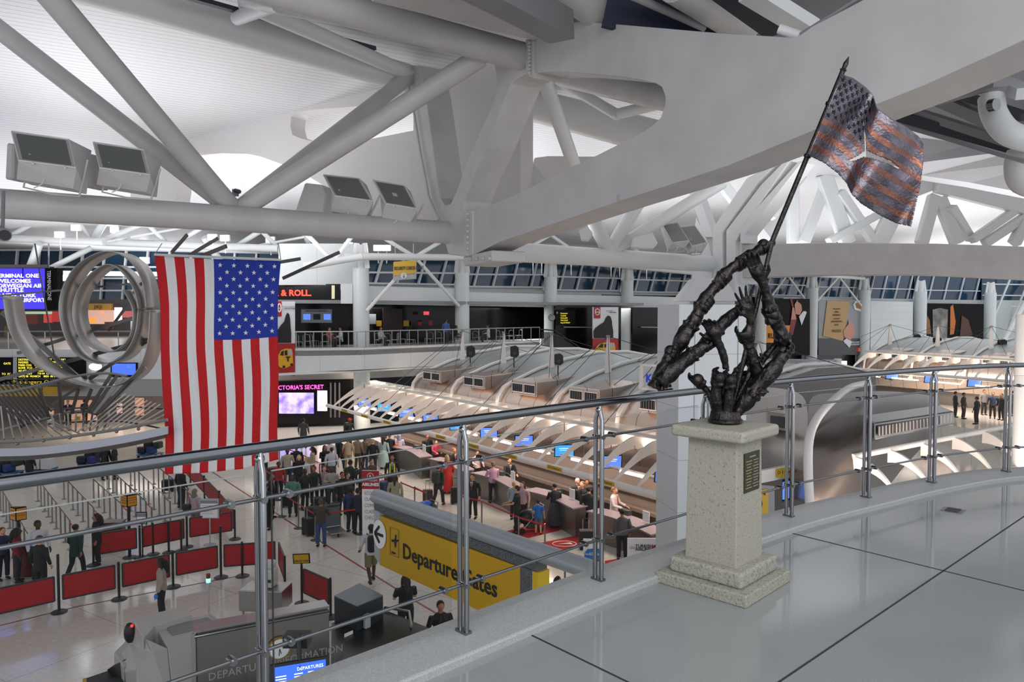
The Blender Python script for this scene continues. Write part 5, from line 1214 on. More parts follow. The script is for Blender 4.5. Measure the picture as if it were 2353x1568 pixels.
for i in range(10):     # left bundle of dark bars
    MB().beam(P(-30 + i * 9.5, 890 - i * 2.4, 21.8), P(50 + i * 7.6, 984 - i * 4.2, 22.4), .045, .03, up=(0, 1, 0)).build('bar', M_BAR, ms_)
for i, (x0, y0, x1, y1) in enumerate([(285, 865, 215, 952), (270, 862, 208, 950), (300, 872, 222, 955), (255, 862, 200, 948), (335, 845, 230, 950), (180, 895, 165, 950), (90, 892, 112, 958), (135, 880, 142, 950), (210, 895, 190, 946)]):
    MB().beam(P(x0, y0, 22), P(x1, y1, 22.4), .09, .04, up=(0, 1, 0)).build('bar', M_ALU if i in (0, 4) else M_BAR, ms_)
for i in range(11):     # right fan of thin bars
    a_ = (288 + i * 10, 906 + i * 3) if i < 9 else (380, 940 + (i - 9) * 12); b_ = (180 + i * 14, 992 - i * 1.0)
    MB().tube(P(*a_, 24), P(*b_, 21), .022, n=6).build('fan_rod', M_ALU, ms_)
for i in range(9):
    MB().tube(P(2 + i * 14, 935 + i * 4, 23), P(10 + i * 22, 1010 - i * 1.5, 21), .022, n=6).build('fan_rod', M_ALU, ms_)
for i in range(8):
    u = 118 + i * 19; MB().beam(P(u, 952 - i * 0.5, 22.4), P(u + 8 - i * 3, 990, 21.5), .05, .03).build('spoke', M_ALU, ms_)
for u, v in ((40, 1020), (100, 1013), (160, 1006), (215, 1000), (268, 992), (318, 986)): MB().ball(P(u, v, 20.4), .05, 8, 6).build('rim_stud', M_CHROME, ms_, smooth=1)
# ================================================================= left wing
D0 = Plane((-34, 41), (-14, 41)); YD = 42
def LP(u, v, y=YD): return P(u, v, y)
def lrect(name, u0, v0, u1, v1, y, m, th=.1, parent=None): return MB().prism([P(u0, v1, y), P(u1, v1, y), P(u1, v0, y), P(u0, v0, y)], (0, th, 0)).build(name, m, parent)
tag(MB().prism([V((-45, 41.3, DZ)), V((-15.9, 41.3, DZ)), V((-15.9, 66, DZ)), V((-45, 66, DZ))], (0, 0, -.4)).build('floor_left_deck', mat('deck_floor', '#9a9894', .3)), kind='structure')
lf = P(0, 850, 41.3).z
tag(MB().prism([V((-45, 41.2, DZ + .1)), V((-15.9, 41.2, DZ + .1)), V((-15.9, 41.2, 4.35)), V((-45, 41.2, 4.35))], (0, .3, 0)).build('wall_left_deck_front', M_WPANEL), kind='structure')
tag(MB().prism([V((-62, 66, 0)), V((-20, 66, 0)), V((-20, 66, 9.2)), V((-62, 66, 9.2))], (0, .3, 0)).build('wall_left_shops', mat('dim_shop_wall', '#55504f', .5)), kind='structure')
w = bpy.data.objects.new('window_12', None); C.objects.link(w); tag(w, kind='structure')
MB().prism([P(-40, 706, 68), P(640, 706, 68), P(640, 560, 68), P(-40, 560, 68)], (0, .1, 0)).build('pane', M_NIGHT, w)
for i in range(13): MB().beam(P(-20 + i * 50, 706, 67.8), P(-8 + i * 50, 560, 67.8), .28, .15).build('mullion', M_STEEL2, w)
for v in (575, 614, 640, 668, 704): MB().beam(P(-40, v, 67.7), P(640, v, 67.7), .22, .15).build('mullion', M_STEEL2, w)
MB().beam(P(-40, 626, 60), P(640, 634, 60), .3, .4).build('transom_tube', M_STEEL2, w)
# trusses and floodlights in front of those windows
o = thing('tube_truss', 'far white tube truss with bright lamps above the left wing', 'steel truss', P(200, 600, 48))
for (a_, b_, r) in [((-40, 546), (240, 556), .3), ((215, 556), (640, 572), .3), ((640, 575), (830, 590), .28), ((230, 555), (335, 512), .2), ((385, 560), (335, 512), .18), ((400, 562), (470, 520), .18), ((20, 545), (115, 490), .2), ((215, 550), (245, 500), .3), ((210, 552), (175, 500), .16), ((540, 568), (600, 530), .2), ((650, 580), (600, 530), .18), ((210, 570), (100, 625), .22), ((300, 545), (225, 560), .1), ((440, 520), (300, 545), .1), ((590, 565), (700, 545), .1), ((60, 640), (90, 560), .3), ((505, 600), (470, 545), .3), ((720, 582), (700, 540), .18)]:
    MB().tube(P(*a_, 46), P(*b_, 45), r * .8, n=10).build('tube', M_STEEL2, o, smooth=1)
M_LAMP = mat('lit_lamp_glass', '#f4f8ff', .3, emit=12)
lampsL = [(134, 539, 44), (172, 523, 44), (262, 528, 46), (486, 545, 44), (515, 547, 44), (620, 551, 46), (148, 639, 58), (302, 643, 58), (800, 564, 46), (868, 570, 46), (887, 570, 46), (1225, 594, 52), (1245, 594, 52), (1313, 598, 54), (1405, 602, 58), (1425, 602, 58), (1487, 610, 60), (330, 598, 55)]
for i, (u, v, y) in enumerate(lampsL):
    p = P(u, v, y); s_ = y / 44 * .3
    f = thing('lit_floodlight', 'small lit floodlight shining from the far steelwork', 'floodlight', p, 0, 'lit floodlights on the far steelwork')
    MB().box(p + V((0, .14, 0)), (s_ * 1.9, .22, s_ * 1.3)).build('housing', M_STEEL2, f, bevel=.03, seg=1)
    MB().box(p, (s_ * 1.5, .04, s_ * 1.0)).build('lens', M_LAMP, f)
    MB().tube(p + V((0, .2, -s_ * .6)), p + V((0, .2, -s_ * 3)), .04, n=6).build('stem', M_STEEL2, f)
# video wall and terminal sign
o = thing('video_wall', 'blue video wall with white welcome text at the left edge', 'video wall', P(50, 712, 38))
lrect('housing', -60, 612, 108, 716, 38, M_BLACK, .6, o)
scw = mat('video_blue', '#3526e6', .3, emit=1.0)
for c in (-56, 0 - 2, 53):
    for r in range(4):
        lrect('screen', c + 1, 617 + r * 23.6, c + 52.5, 617 + r * 23.6 + 22.6, 37.95, scw, .04, o)
for k, s_ in enumerate(['TERMINAL ONE', 'WELCOMES', 'NORWEGIAN AIR', 'SHUTTLE', 'TO NEW YORK', 'JFK AIRPORT']):
    u = [89, 71, 99, 54, 82, 104][k]; v = [638, 650, 661, 671, 683, 694][k]
    p = P(u, v, 37.9); text('lettering', s_, mat('video_text', '#ffffff', .3, emit=1.6), p, (1, 0, 0), UP, .27, o, 'RIGHT', .005, 1.2, bold=.003)
o = lrect('sign_column', 103, 616, 131, 713, 37.7, M_ADRK, .5); 
oo = thing('vertical_sign', 'black vertical sign reading TERMINAL ONE beside the blue video wall', 'sign', P(117, 713, 37.7)); MB().beam(P(100, 640, 37.9), P(120, 640, 37.8), .1, .1).beam(P(112, 618, 37.9), P(112, 560, 38), .06, .06).build('bracket', M_GREY, oo); M_ = wm(oo).inverted() @ o.matrix_basis; o.parent = oo; o.matrix_basis = M_; o.name = 'board'
text('lettering', 'TERMINAL ONE', M_WTXT, P(108, 622, 37.6), (0, 0, -1), (1, 0, 0), .27, oo, 'LEFT', .005, .8)
# shops along the left deck
o = thing('shop_row', 'distant row of lit food shops behind the left deck railing', 'shop row', P(200, 775, 64))
lrect('gold_sign', 195, 698, 256, 713, 64, mat('gold_sign', '#b58f3a', .4, .2), .3, o)
text('lettering', 'JIKJI', M_INK, P(216, 709, 63.9), (1, 0, 0), UP, .42, o)
for (u0, v0, u1, v1, cc, e) in [(197, 713, 262, 745, '#c8a090', .4), (263, 707, 278, 738, '#ffffff', 2.2), (120, 716, 196, 740, '#b03434', .4), (36, 716, 120, 722, '#a8c0a0', .5), (56, 722, 86, 745, '#6a3030', .2), (280, 715, 330, 730, '#b05a5a', .3), (100, 722, 118, 742, '#c04040', .5), (300, 738, 316, 758, '#a8c8c8', .3), (205, 730, 220, 742, '#e8b040', .5), (232, 716, 240, 722, '#ff6050', 2.0), (136, 700, 150, 716, '#a02020', .4), (10, 750, 26, 800, '#8a7040', 0), (150, 744, 190, 756, '#3a3434', 0), (240, 740, 262, 756, '#5a2a2a', 0)]:
    lrect('shop_panel', u0, v0, u1, v1, 63.4, mat('shop_' + cc[1:], cc, .5, emit=e), .2, o)
rl = thing('deck_railing', 'glass and steel railing along the left deck behind the spiral ribbons', 'railing', V((-28, 41.4, DZ)))
for i in range(15): MB().tube(V((-45 + i * 2.07, 41.5, DZ)), V((-45 + i * 2.07, 41.5, DZ + 1.1)), .03, n=6).build('baluster', M_STEELB, rl)
MB().tube((-45, 41.5, DZ + 1.1), (-16, 41.5, DZ + 1.1), .04, n=8).build('top_rail', M_STEELB, rl); MB().prism([V((-45, 41.5, DZ + .1)), V((-16, 41.5, DZ + .1)), V((-16, 41.5, DZ + 1.0)), V((-45, 41.5, DZ + 1.0))], (0, .02, 0)).build('glass', M_GLASS, rl)
# departure flap board, clock sign and blue screen under the deck edge
o = thing('flight_board', 'black flight board with yellow text under the left deck', 'flight board', P(95, 871, 40.9))
lrect('board', -40, 822, 192, 871, 40.9, M_ADRK, .25, o); lrect('divider', 30, 822, 38, 871, 40.85, M_GREYS, .05, o)
M_YB = mat('yellow_led', '#e6d84a', .5, emit=1.2)
rows = [(0, 'DESTINATION    SCHED EST   REMARKS'), (1, 'MADRID       0360 0050   ON TIME'), (2, 'PARIS CDG    0545 0145  04 ON TIME'), (3, 'ROME  FCO    0550 0710  09 ON TIME'), (4, 'AH 405  MILAN   0500        '), (5, 'VJ 128  KIEV       710 04  ON TIME'), (6, 'GATE 08  MUNICH    0820  08 ON TIME')]
for k, s_ in rows: text('lettering', s_, M_YB, P(42, 829 + k * 6.4, 40.8), (1, 0, 0), UP, .16, o, 'LEFT', .004, .93)
text('lettering', 'GATE', M_YB, P(8, 838, 40.8), (1, 0, 0), UP, .16, o); text('lettering', 'TO  FC', M_YB, P(4, 862, 40.8), (1, 0, 0), UP, .16, o)
o = thing('clock_sign', 'oval white clock sign with ROLEX in green below it under the left deck', 'clock sign', P(216, 860, 40.9)); MB().prism([P(218 + 14 * math.cos(a * .39), 843 + 8 * math.sin(a * .39), 40.8) for a in range(16)], (0, .1, 0)).build('clock_face', M_LITW, o)
lrect('board', 202, 838, 234, 862, 40.92, M_GREYS, .1, o); text('lettering', 'ROLEX', mat('teal_text', '#2ab89a', .5, emit=.8), P(211, 858, 40.8), (1, 0, 0), UP, .16, o)
o = thing('wall_screen', 'blue wall screen under the left deck beside the oval clock', 'screen', P(284, 865, 40.9)); lrect('housing', 254, 834, 314, 867, 40.9, M_ADRK, .15, o); lrect('screen', 257, 836, 311, 862, 40.85, mat('screen_blue', '#3a5ae0', .4, emit=1.2, noise=(1.2, '#dfe6ff', .55, .7)), .04, o)
# level below
tag(MB().prism([V((-50, 44.5, 3.0)), V((-15.9, 44.5, 3.0)), V((-15.9, 44.5, 4.4)), V((-50, 44.5, 4.4))], (0, .3, 0)).build('trim_5', mat('brushed_metal_fascia', '#8e8c8a', .3, .8)), kind='structure')
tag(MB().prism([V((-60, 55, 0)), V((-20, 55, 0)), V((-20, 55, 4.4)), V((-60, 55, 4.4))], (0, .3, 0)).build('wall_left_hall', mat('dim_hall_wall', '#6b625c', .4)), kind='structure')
o = thing('yellow_sign_band', 'yellow overhead sign band below the left deck, behind the fanned bars', 'sign', P(90, 910, 43)); lrect('board', -30, 889, 96, 911, 43, M_YEL, .2, o); lrect('board', 98, 889, 135, 909, 43, M_YEL, .2, o); text('lettering', 'ure', M_INK, P(14, 905, 42.9), (1, 0, 0), UP, .36, o)
lrect('dark_band', -30, 873, 110, 884, 43.2, M_ADRK, .2, o); text('lettering', 'Passengers Only', M_YTXT, P(30, 882, 43.1), (1, 0, 0), UP, .3, o, sx=1.3)
for k, (u0, v0, u1, v1, cc, lb) in enumerate([(148, 920, 210, 965, '#d8a890', 'left of the others'), (108, 940, 122, 1000, '#e0b49a', 'narrow one beside the bars'), (196, 955, 222, 1000, '#e8b8a0', 'low one at the ring edge'), (268, 928, 280, 950, '#e8c0b0', 'small one near the flag'), (310, 915, 330, 955, '#d8a080', 'close to the flag')]):
    o = lrect('glowing_wall_patch', u0, v0, u1, v1, 54.8, mat('pink_lit_wall_%d' % k, cc, .5, emit=.35), .1); tag(o, 'pinkish lit wall panel seen through the metal sculpture, %s' % lb, 'wall panel')  # emission stands in for the light falling on these wall patches
o = thing('gate_number_sign', 'small yellow sign with the number 7 seen through the sculpture', 'sign', P(178, 966, 45)); lrect('board', 172, 957, 184, 967, 45, mat('sign_green_yellow', '#b8b03a', .5), .05, o); text('lettering', '7', M_INK, P(175, 965.5, 44.9), (1, 0, 0), UP, .22, o)
for x, y, z in ((-26, 49, 4.2), (-18, 48, 4.2), (-34, 58, 8.9)): lamp('AREA', 'shop_lamp', (x, y, z), 260, (1, .85, .75), 5, (x, y, 0))
# ================================================================= floodlights on the near trusses
M_LENS = mat('dark_flood_glass', '#7d807d', .3, .2)
def flood(px, Y, label, wrd='near'):
    """px: four corners of the glass face (tl, tr, br, bl) then the body bottom (br, bl)"""
    tl, tr, br, bl, b2, b1 = [P(u, v, y) for (u, v), y in zip(px, Y)]
    f = thing('floodlight', label, 'floodlight', b1); dn = (br - tl).cross(tr - bl).normalized()
    if dn.y < 0: dn = -dn
    back = V((.1, .75, -.1)) * ((tr - tl).length / 1.2)
    MB().add([tl, tr, br, bl, tl + back, tr + back, b2 + back * .6, b1 + back * .6, b2, b1], [(0, 3, 2, 1), (3, 9, 8, 2), (4, 5, 6, 7), (0, 1, 5, 4), (1, 2, 8, 6, 5), (0, 4, 7, 9, 3), (9, 7, 6, 8)]).build('housing', M_STEEL, f)
    c = (tl + tr + br + bl) / 4; off = (tr - tl).cross(bl - tl).normalized(); off = off if off.y < 0 else -off
    q = [c + (p - c) * k + off * .01 for p, k in ((tl, .84), (tr, .84), (br, .84), (bl, .84))]
    MB().prism(q, off * .015).build('lens', M_LENS, f)
    q = [c + (p - c) * .97 for p in (tl, tr, br, bl)]; MB().path([p + off * .012 for p in q], .018, 4, closed=True).build('bezel', M_STEEL2, f)
    for p, q_ in ((bl, b1), (br, b2)): MB().path([p.lerp(q_, -.6) + V((0, .3, 0)), q_ + V((0, .2, -.12)), b1.lerp(b2, .5) + V((0, .2, -.16))], .022, 6).build('yoke', M_STEEL, f)
    for t in (.25, .8): MB().ball(bl.lerp(br, t) + off * .02 - UP * .02, .03, 8, 5).build('latch', M_STEEL2, f, smooth=1)
    MB().path(crom([b1.lerp(b2, .5) + off * .05 + UP * .1, b1.lerp(b2, .45) + off * .15 - UP * .12, b1.lerp(b2, .3) + off * .05 - UP * .15], 4), .012, 5).build('cable', M_STEEL2, f, smooth=1)
flood([(25, 302), (160, 321), (176, 388), (42, 371), (168, 434), (38, 412)], [14.4, 14.8, 14.4, 14.0, 14.5, 14.2], 'large grey floodlight on the near truss, leftmost with a big glass face')
flood([(213, 327), (331, 345), (346, 404), (228, 388), (336, 442), (222, 424)], [15.2, 15.6, 15.2, 14.8, 15.3, 15.0], 'large grey floodlight on the near truss, second from the left edge')
flood([(742, 402), (826, 410), (858, 464), (768, 452), (840, 500), (760, 486)], [18.6, 19.0, 18.6, 18.2, 18.7, 18.4], 'grey floodlight left of the V frame on the near truss, left of a pair')
flood([(856, 414), (930, 426), (960, 482), (885, 470), (942, 512), (878, 500)], [19.0, 19.4, 19.0, 18.7, 19.1, 18.8], 'grey floodlight left of the V frame on the near truss, right of a pair')
flood([(1520, 515), (1556, 510), (1585, 555), (1545, 560), (1572, 570), (1535, 572)], [32.5, 33, 32.5, 32, 32.5, 32.2], 'grey floodlight on the second truss near the kinked legs, left of a pair')
flood([(1560, 520), (1595, 516), (1626, 560), (1590, 568), (1612, 578), (1582, 578)], [33, 33.5, 33, 32.6, 33, 32.7], 'grey floodlight on the second truss near the kinked legs, right of a pair')
for (u0, v0, u1, v1, y, lb) in [(10, 328, 30, 412, 15.2, 'behind the leftmost one'), (188, 352, 212, 430, 15.9, 'behind the second one')]:
    o = MB().prism([P(u0 + 4, v0, y), P(u1, v0 + 2, y), P(u1, v1, y), P(u0, v1, y)], (.1, .5, 0)).build('floodlight', M_STEEL, bevel=.03, seg=1); tag(o, 'floodlight seen from its edge on the near truss, %s' % lb, 'floodlight')
o = MB().prism([P(u, v, 19.6) for u, v in [(700, 420), (742, 425), (750, 445), (742, 490), (676, 490)]], (.1, .5, 0)).build('floodlight', M_STEEL2, bevel=.03, seg=1); tag(o, 'floodlight with its back to the camera, left of the pair by the V frame', 'floodlight')
o = MB().prism([P(u, v, 30.5) for u, v in [(1455, 545), (1500, 535), (1512, 560), (1500, 572), (1450, 568)]], (.1, .8, 0)).build('floodlight', M_STEEL2, bevel=.03, seg=1); tag(o, 'back-facing floodlight on the second truss, left of the pair', 'floodlight')
o = MB().prism([P(u, v, 29) for u, v in [(1330, 530), (1350, 520), (1362, 535), (1350, 552), (1335, 550)]], (.1, .8, 0)).build('floodlight', M_STEEL2, bevel=.03, seg=1); tag(o, 'small floodlight beside the left diagonal of the second truss', 'floodlight')
MB_ = thing('security_camera', 'tiny camera cluster on the near truss at the foot of the V', 'camera', P(542, 452, 17.5))
MB().box(P(541, 443, 17.5), (.12, .1, .16)).build('box', M_GREY, MB_); MB().tube(P(541, 438, 17.4), P(550, 441, 17.3), .05, n=10).build('lens_tube', M_DGREY, MB_, smooth=1)
o = thing('cctv_housing', 'grey tubular camera housing at the left edge under the near truss', 'camera', P(12, 548, 12.5))
MB().tube(P(10, 540, 12.2), P(-30, 520, 13), .11, n=16).build('housing', M_GREY, o, smooth=1); MB().tube(P(11, 540.6, 12.17), P(10, 540, 12.25), .085, n=16).build('glass', M_BLACK, o); MB().tube(P(6, 525, 12.6), P(8, 440, 12.9), .03, n=8).build('hanger', M_GREY, o)
# ================================================================= overhead gates sign
M_YSIGN = mat('departure_yellow', '#c79a08', .5); M_PERF = mat('perforated_grey', '#6b6d70', .6, noise=(60, '#3c3e40', .45, .55))
GSa, GSb = G(878, 1188, 3.47), G(1195, 1305, 3.47)
GS = Plane(GSa[:2], GSb[:2]); HT = 1.16
o = thing('gates_sign', 'yellow overhead sign reading Departure Gates with an arrow, beyond the railing', 'sign', GSa)
def gq(s, z, off=0): return V((GSa.x, GSa.y, 0)) + GS.r * s + GS.n * off + UP * z
LS = (V((GSb.x, GSb.y, 0)) - V((GSa.x, GSa.y, 0))).length
zt = GSa.z; b_ = MB().prism([gq(-.10, zt - HT), gq(LS + .0, zt - HT), gq(LS + .0, zt), gq(-.10, zt)], -GS.n * .3).build('panel', M_YSIGN, o, bevel=.01, seg=1)
MB().prism([gq(-.34, zt - HT * .86), gq(-.10, zt - HT), gq(-.10, zt + .08), gq(-.34, zt + .12)], -GS.n * .35).build('end_cap', M_GREYS, o)
MB().prism([gq(LS, zt - HT), gq(LS + .32, zt - HT), gq(LS + .32, zt + .05), gq(LS, zt + .05)], -GS.n * .3).build('perforated_end', M_PERF, o)
MB().prism([gq(LS + .32, zt - HT), gq(LS + .46, zt - HT), gq(LS + .46, zt + .02), gq(LS + .32, zt + .02)], -GS.n * .3).build('yellow_edge', mat('bright_yellow', '#d8b410', .5), o)
MB().prism([gq(-.34, zt + .08), gq(LS + .4, zt + .02), gq(LS + .4, zt + .2), gq(-.34, zt + .26)], -GS.n * .3).build('grille', M_PERF, o)
MB().tube(gq(-.42, zt + .38, -.12), gq(LS + 3.2, zt + .34, -.12), .17, n=24).build('top_tube', mat('satin_grey_tube', '#9fa5aa', .35, .2), o, smooth=1)
c = gq(-.08, zt - .42, .02); mb = MB(); mb.prism([c + GS.r * .26 * math.cos(a * .2618) + UP * .33 * math.sin(a * .2618) for a in range(24)], GS.n * .01); dsc = mb.build('arrow_disc', M_WTXT, o)
for a, b in (((.17, 0), (-.15, 0)), ((-.17, 0), (.02, .19)), ((-.17, 0), (.02, -.19))):
    MB().beam(c + GS.r * a[0] + UP * a[1] + GS.n * .02, c + GS.r * b[0] + UP * b[1] + GS.n * .02, .02, .06).build('arrow_stroke', M_INK, dsc)
x0 = .35; z0 = zt - .78
MB().path([gq(x, z, .02) for x, z in ((x0, z0), (x0 + .34, z0), (x0 + .34, z0 + .62), (x0, z0 + .62))], .006, 4, closed=True).build('pictogram_frame', M_INK, o)
MB().prism([gq(x0 + a * .3 + .02, z0 + b * .3 + .18, .012) for a, b in ((.1, .55), (.5, .62), (.62, 1.05), (.74, 1.03), (.68, .66), (.98, .72), (.98, .6), (.70, .5), (.66, .05), (.56, .08), (.46, .46), (.16, .38))], GS.n * .01).build('plane_pictogram', M_INK, o)
MB().beam(gq(x0 + .06, z0 + .06, .02), gq(x0 + .2, z0 + .06, .02), .02, .03).build('runway_mark', M_INK, o)
text('lettering', 'Departure Gates', M_INK, gq(.82, zt - .74, .012), GS.r, UP, .47, o, 'LEFT', .004, .97, bold=.008)
# ================================================================= barriers and posts
M_PANEL = mat('red_barrier_sheet', '#a5101a', .55); M_FRM = mat('charcoal_frame', '#2f3034', .5)
post0 = None
def bpost(p, label, grp='black barrier posts', h=1.08):
    o = thing('barrier_post', label, 'barrier post', p, 0, grp)
    MB().lathe((0, 0, 0), [(.2, 0), (.21, .015), (.17, .04), (.05, .055)], 20).build('base', M_FRM, o, smooth=1, world=False)
    MB().tube((0, 0, .03), (0, 0, h), .035, n=12).build('pole', M_BLACK, o, smooth=1, world=False)
    return o
def bpanel(a, b, label, z0=.34, z1=1.0):
    a, b = V(a), V(b); d = (b - a).normalized(); a = a + d * .1; b = b - d * .1; n = V((-d.y, d.x, 0))
    o = thing('crowd_barrier', label, 'barrier', (a + b) / 2 + UP * z0)
    MB().prism([a + UP * z0, b + UP * z0, b + UP * z1, a + UP * z1], n * .02).build('sheet', M_PANEL, o)
    for p, q in ((a + UP * z0, b + UP * z0), (b + UP * z0, b + UP * z1), (b + UP * z1, a + UP * z1), (a + UP * z1, a + UP * z0)):
        MB().beam(p + n * .01, q + n * .01, .045, .04, up=(0, 0, 1) if abs((p - q).z) < .1 else d).build('frame', M_FRM, o)
row1 = [(-60, 1455), (136, 1408), (274, 1378), (398, 1350), (508, 1328)]   # feet of the front row
R1 = [G(u, v) for u, v in row1]
posn = ['off the left edge', 'leftmost in the front row', 'second in the front row', 'third in the front row', 'at the bend of the front row']
for i, p in enumerate(R1): bpost(p, 'black barrier post on a round base, %s' % posn[i], h=1.6 if i in (1, 4) else 1.08)
for i in range(4): bpanel(R1[i], R1[i + 1], 'red barrier panel in the front row, %s from the left' % ['first', 'second', 'third', 'fourth'][i])
q = G(557, 1325); q2 = G(600, 1322); bpost(q, 'black barrier post under the right front panel'); e1_ = G(640, 1318)
bpanel(R1[4], e1_, 'red barrier panel facing the camera at the right end of the front row')
q3 = G(655, 1362); bpost(q3, 'black barrier post at the corner near the scanner'); bpanel(e1_, q3, 'red barrier panel turning towards the camera beside the twin posts')
row2 = [(215, 1300), (322, 1282), (430, 1258), (540, 1240)]; R2 = [G(u, v) for u, v in row2]
for i, p in enumerate(R2): bpost(p, 'black barrier post in the back row, %s from the left' % ['first', 'second', 'third', 'fourth'][i])
for i in range(3): bpanel(R2[i], R2[i + 1], 'red barrier panel in the back row, %s from the left' % ['first', 'second', 'third'][i])
R3 = [G(540, 1238), G(505, 1190), G(470, 1150), G(438, 1115), G(415, 1085)]
for i in range(4): bpanel(R3[i], R3[i + 1], 'dark red barrier panel of the receding row, %s from the camera' % ['first', 'second', 'third', 'fourth'][i]); bpost(R3[i + 1], 'barrier post of the receding red row, %s from the camera' % ['first', 'second', 'third', 'fourth'][i])
for i, u in enumerate((350, 386, 415)): bpost(G(u + 2, 1275 - i * 4), 'spare black post before the back row, %s' % ['left', 'middle', 'right'][i])
a, b = G(694, 1388), G(760, 1420); bpost(a, 'black post carrying the baggage drop off sign'); bpanel(a, b, 'red barrier panel beside the baggage drop off sign'); bpost(b, 'short black post behind the grey cabinet')
# baggage sign
p = G(694, 1388); o = thing('small_sign', 'small yellow sign reading BAGGAGE DROP OFF on a black post', 'sign', p + UP * 1.05)
X = V((1, .12, 0)).normalized(); cc = p + UP * 1.28; MB().box(cc, (.46, .02, .32), X, V((0, 1, .3))).build('board', M_ADRK, o); pz = X.cross(V((0, 1, .3))).normalized()
MB().box(cc - V((0, .02, 0)), (.40, .02, .27), X, V((0, 1, .3))).build('yellow_sheet', M_YEL, o)
for k, s_ in enumerate(('BAGGAGE', 'DROP OFF')): text('lettering', s_, M_INK, cc - V((0, .035, -.02 + k * .11)), X, V((0, .0, 1)), .085, o, 'CENTER', .002)
MB().tube(p + UP * 1.0, cc - UP * .12, .03, n=8).build('stem', M_BLACK, o)
# grid of silver queue posts with slim rails
M_SP = mat('satin_steel_post', '#8e8d8c', .35, .8)
first = None; cnt = 0
rows_ = [((20, 1172), (-20, 1130)), ((150, 1240), (70, 1128)), ((118, 1190), (0, 1075)), ((160, 1205), (78, 1120)), ((235, 1240), (125, 1110)), ((285, 1245), (185, 1105)), ((330, 1225), (240, 1095)), ((362, 1208), (290, 1085)), ((405, 1205), (330, 1078)), ((455, 1200), (380, 1080)), ((490, 1180), (430, 1080))]
lines = [((65, 1230), (5, 1128)), ((160, 1197), (98, 1116)), ((215, 1168), (158, 1108)), ((280, 1160), (226, 1112)), ((335, 1153), (264, 1088)), ((378, 1140), (313, 1080)), ((430, 1128), (366, 1076))]
# the rails run from the front end (u0,v0 = head) back; posts every 0.95 m below them
for k, (h0, h1) in enumerate(lines):
    a = G(h0[0], h0[1], 1.0); b = G(h1[0], h1[1], 1.0); a.z = b.z = 0; d = (b - a).normalized(); b = a + d * min((b - a).length * 1.25, 12)
    n = max(2, int((b - a).length / .95))
    for i in range(n + 1):
        p = a + d * ((b - a).length * i / n); cnt += 1
        if first is None:
            first = thing('queue_post', 'slim silver queue post of the empty queue grid at the left', 'queue post', p, 0, 'silver queue posts at the left')
            MB().tube((0, 0, .02), (0, 0, 1.0), .032, n=10).build('pole', M_SP, first, smooth=1, world=False); MB().lathe((0, 0, 0), [(.1, 0), (.1, .02), (.04, .03)], 12).build('foot', M_SP, first, world=False)
        else: dup(first, p)
    o = thing('queue_rail', 'slim silver rail on the queue posts, %s from the left' % ['first', 'second', 'third', 'fourth', 'fifth', 'sixth', 'seventh'][k], 'rail', a + UP)
    MB().tube(a + UP, b + UP, .018, n=8).build('rail', M_CHROME, o, smooth=1)
    if k in (1, 2, 3, 4, 5, 6):
        e = a - d * .95; o = thing('red_belt', 'short red belt ending the queue rail, %s from the left' % ['', 'first', 'second', 'third', 'fourth', 'fifth', 'sixth'][k], 'belt', e + UP * .9); MB().beam(a + UP * .95, e + UP * .95, .01, .05).build('belt', M_RED, o)
        dup(first, e)
# belt barriers in the hall
bp0 = None
def stanch(p):
    global bp0
    if bp0 is None:
        bp0 = thing('belt_post', 'silver belt post on a dark round base in the check-in hall', 'belt post', p, 0, 'silver belt posts of the check-in queues')
        MB().lathe((0, 0, 0), [(.17, 0), (.18, .012), (.12, .03), (.04, .04)], 18).build('base', M_FRM, bp0, smooth=1, world=False)
        MB().tube((0, 0, .02), (0, 0, .98), .03, n=10).build('pole', M_CHROME, bp0, smooth=1, world=False); return bp0
    return dup(bp0, p)
runs = [([(648, 1188), (686, 1215), (725, 1242), (827, 1228)], 'running beside the red airline banner'), ([(600, 1120), (640, 1150), (686, 1170)], 'behind the suited man by the twin posts'),
        ([(953, 1172), (980, 1187), (922, 1160)], 'around the luggage trolley'), ([(1060, 1195), (1107, 1208), (1192, 1250), (1252, 1270)], 'in front of the red carpets'), ([(1240, 1330), (1298, 1352)], 'at the end of the yellow sign'), ([(735, 1110), (690, 1085), (642, 1065)], 'among the standing crowd'), ([(790, 1150), (760, 1130), (735, 1110)], 'left of the airline banner')]
for k, (pts, w_) in enumerate(runs):
    q = [G(u, v) for u, v in pts]
    for p in q: stanch(p)
    o = thing('belt', 'red retractable belt %s' % w_, 'belt', q[0] + UP * .92)
    for a, b in zip(q, q[1:]): MB().beam(a + UP * .93, b + UP * .93, .008, .055).build('belt_strip', M_RED, o)
# thin red guide lines on the floor
mb = MB()
for a, b in (((0, 1438), (180, 1394)), ((180, 1394), (560, 1322)), ((620, 1370), (720, 1440)), ((480, 1080), (665, 1200)), ((665, 1200), (960, 1385)), ((960, 1385), (1070, 1450))): mb.beam(G(*a, .002), G(*b, .002), .07, .003)
tag(mb.build('trim_6', mat('red_floor_line', '#8a2a2c', .4)), kind='structure')
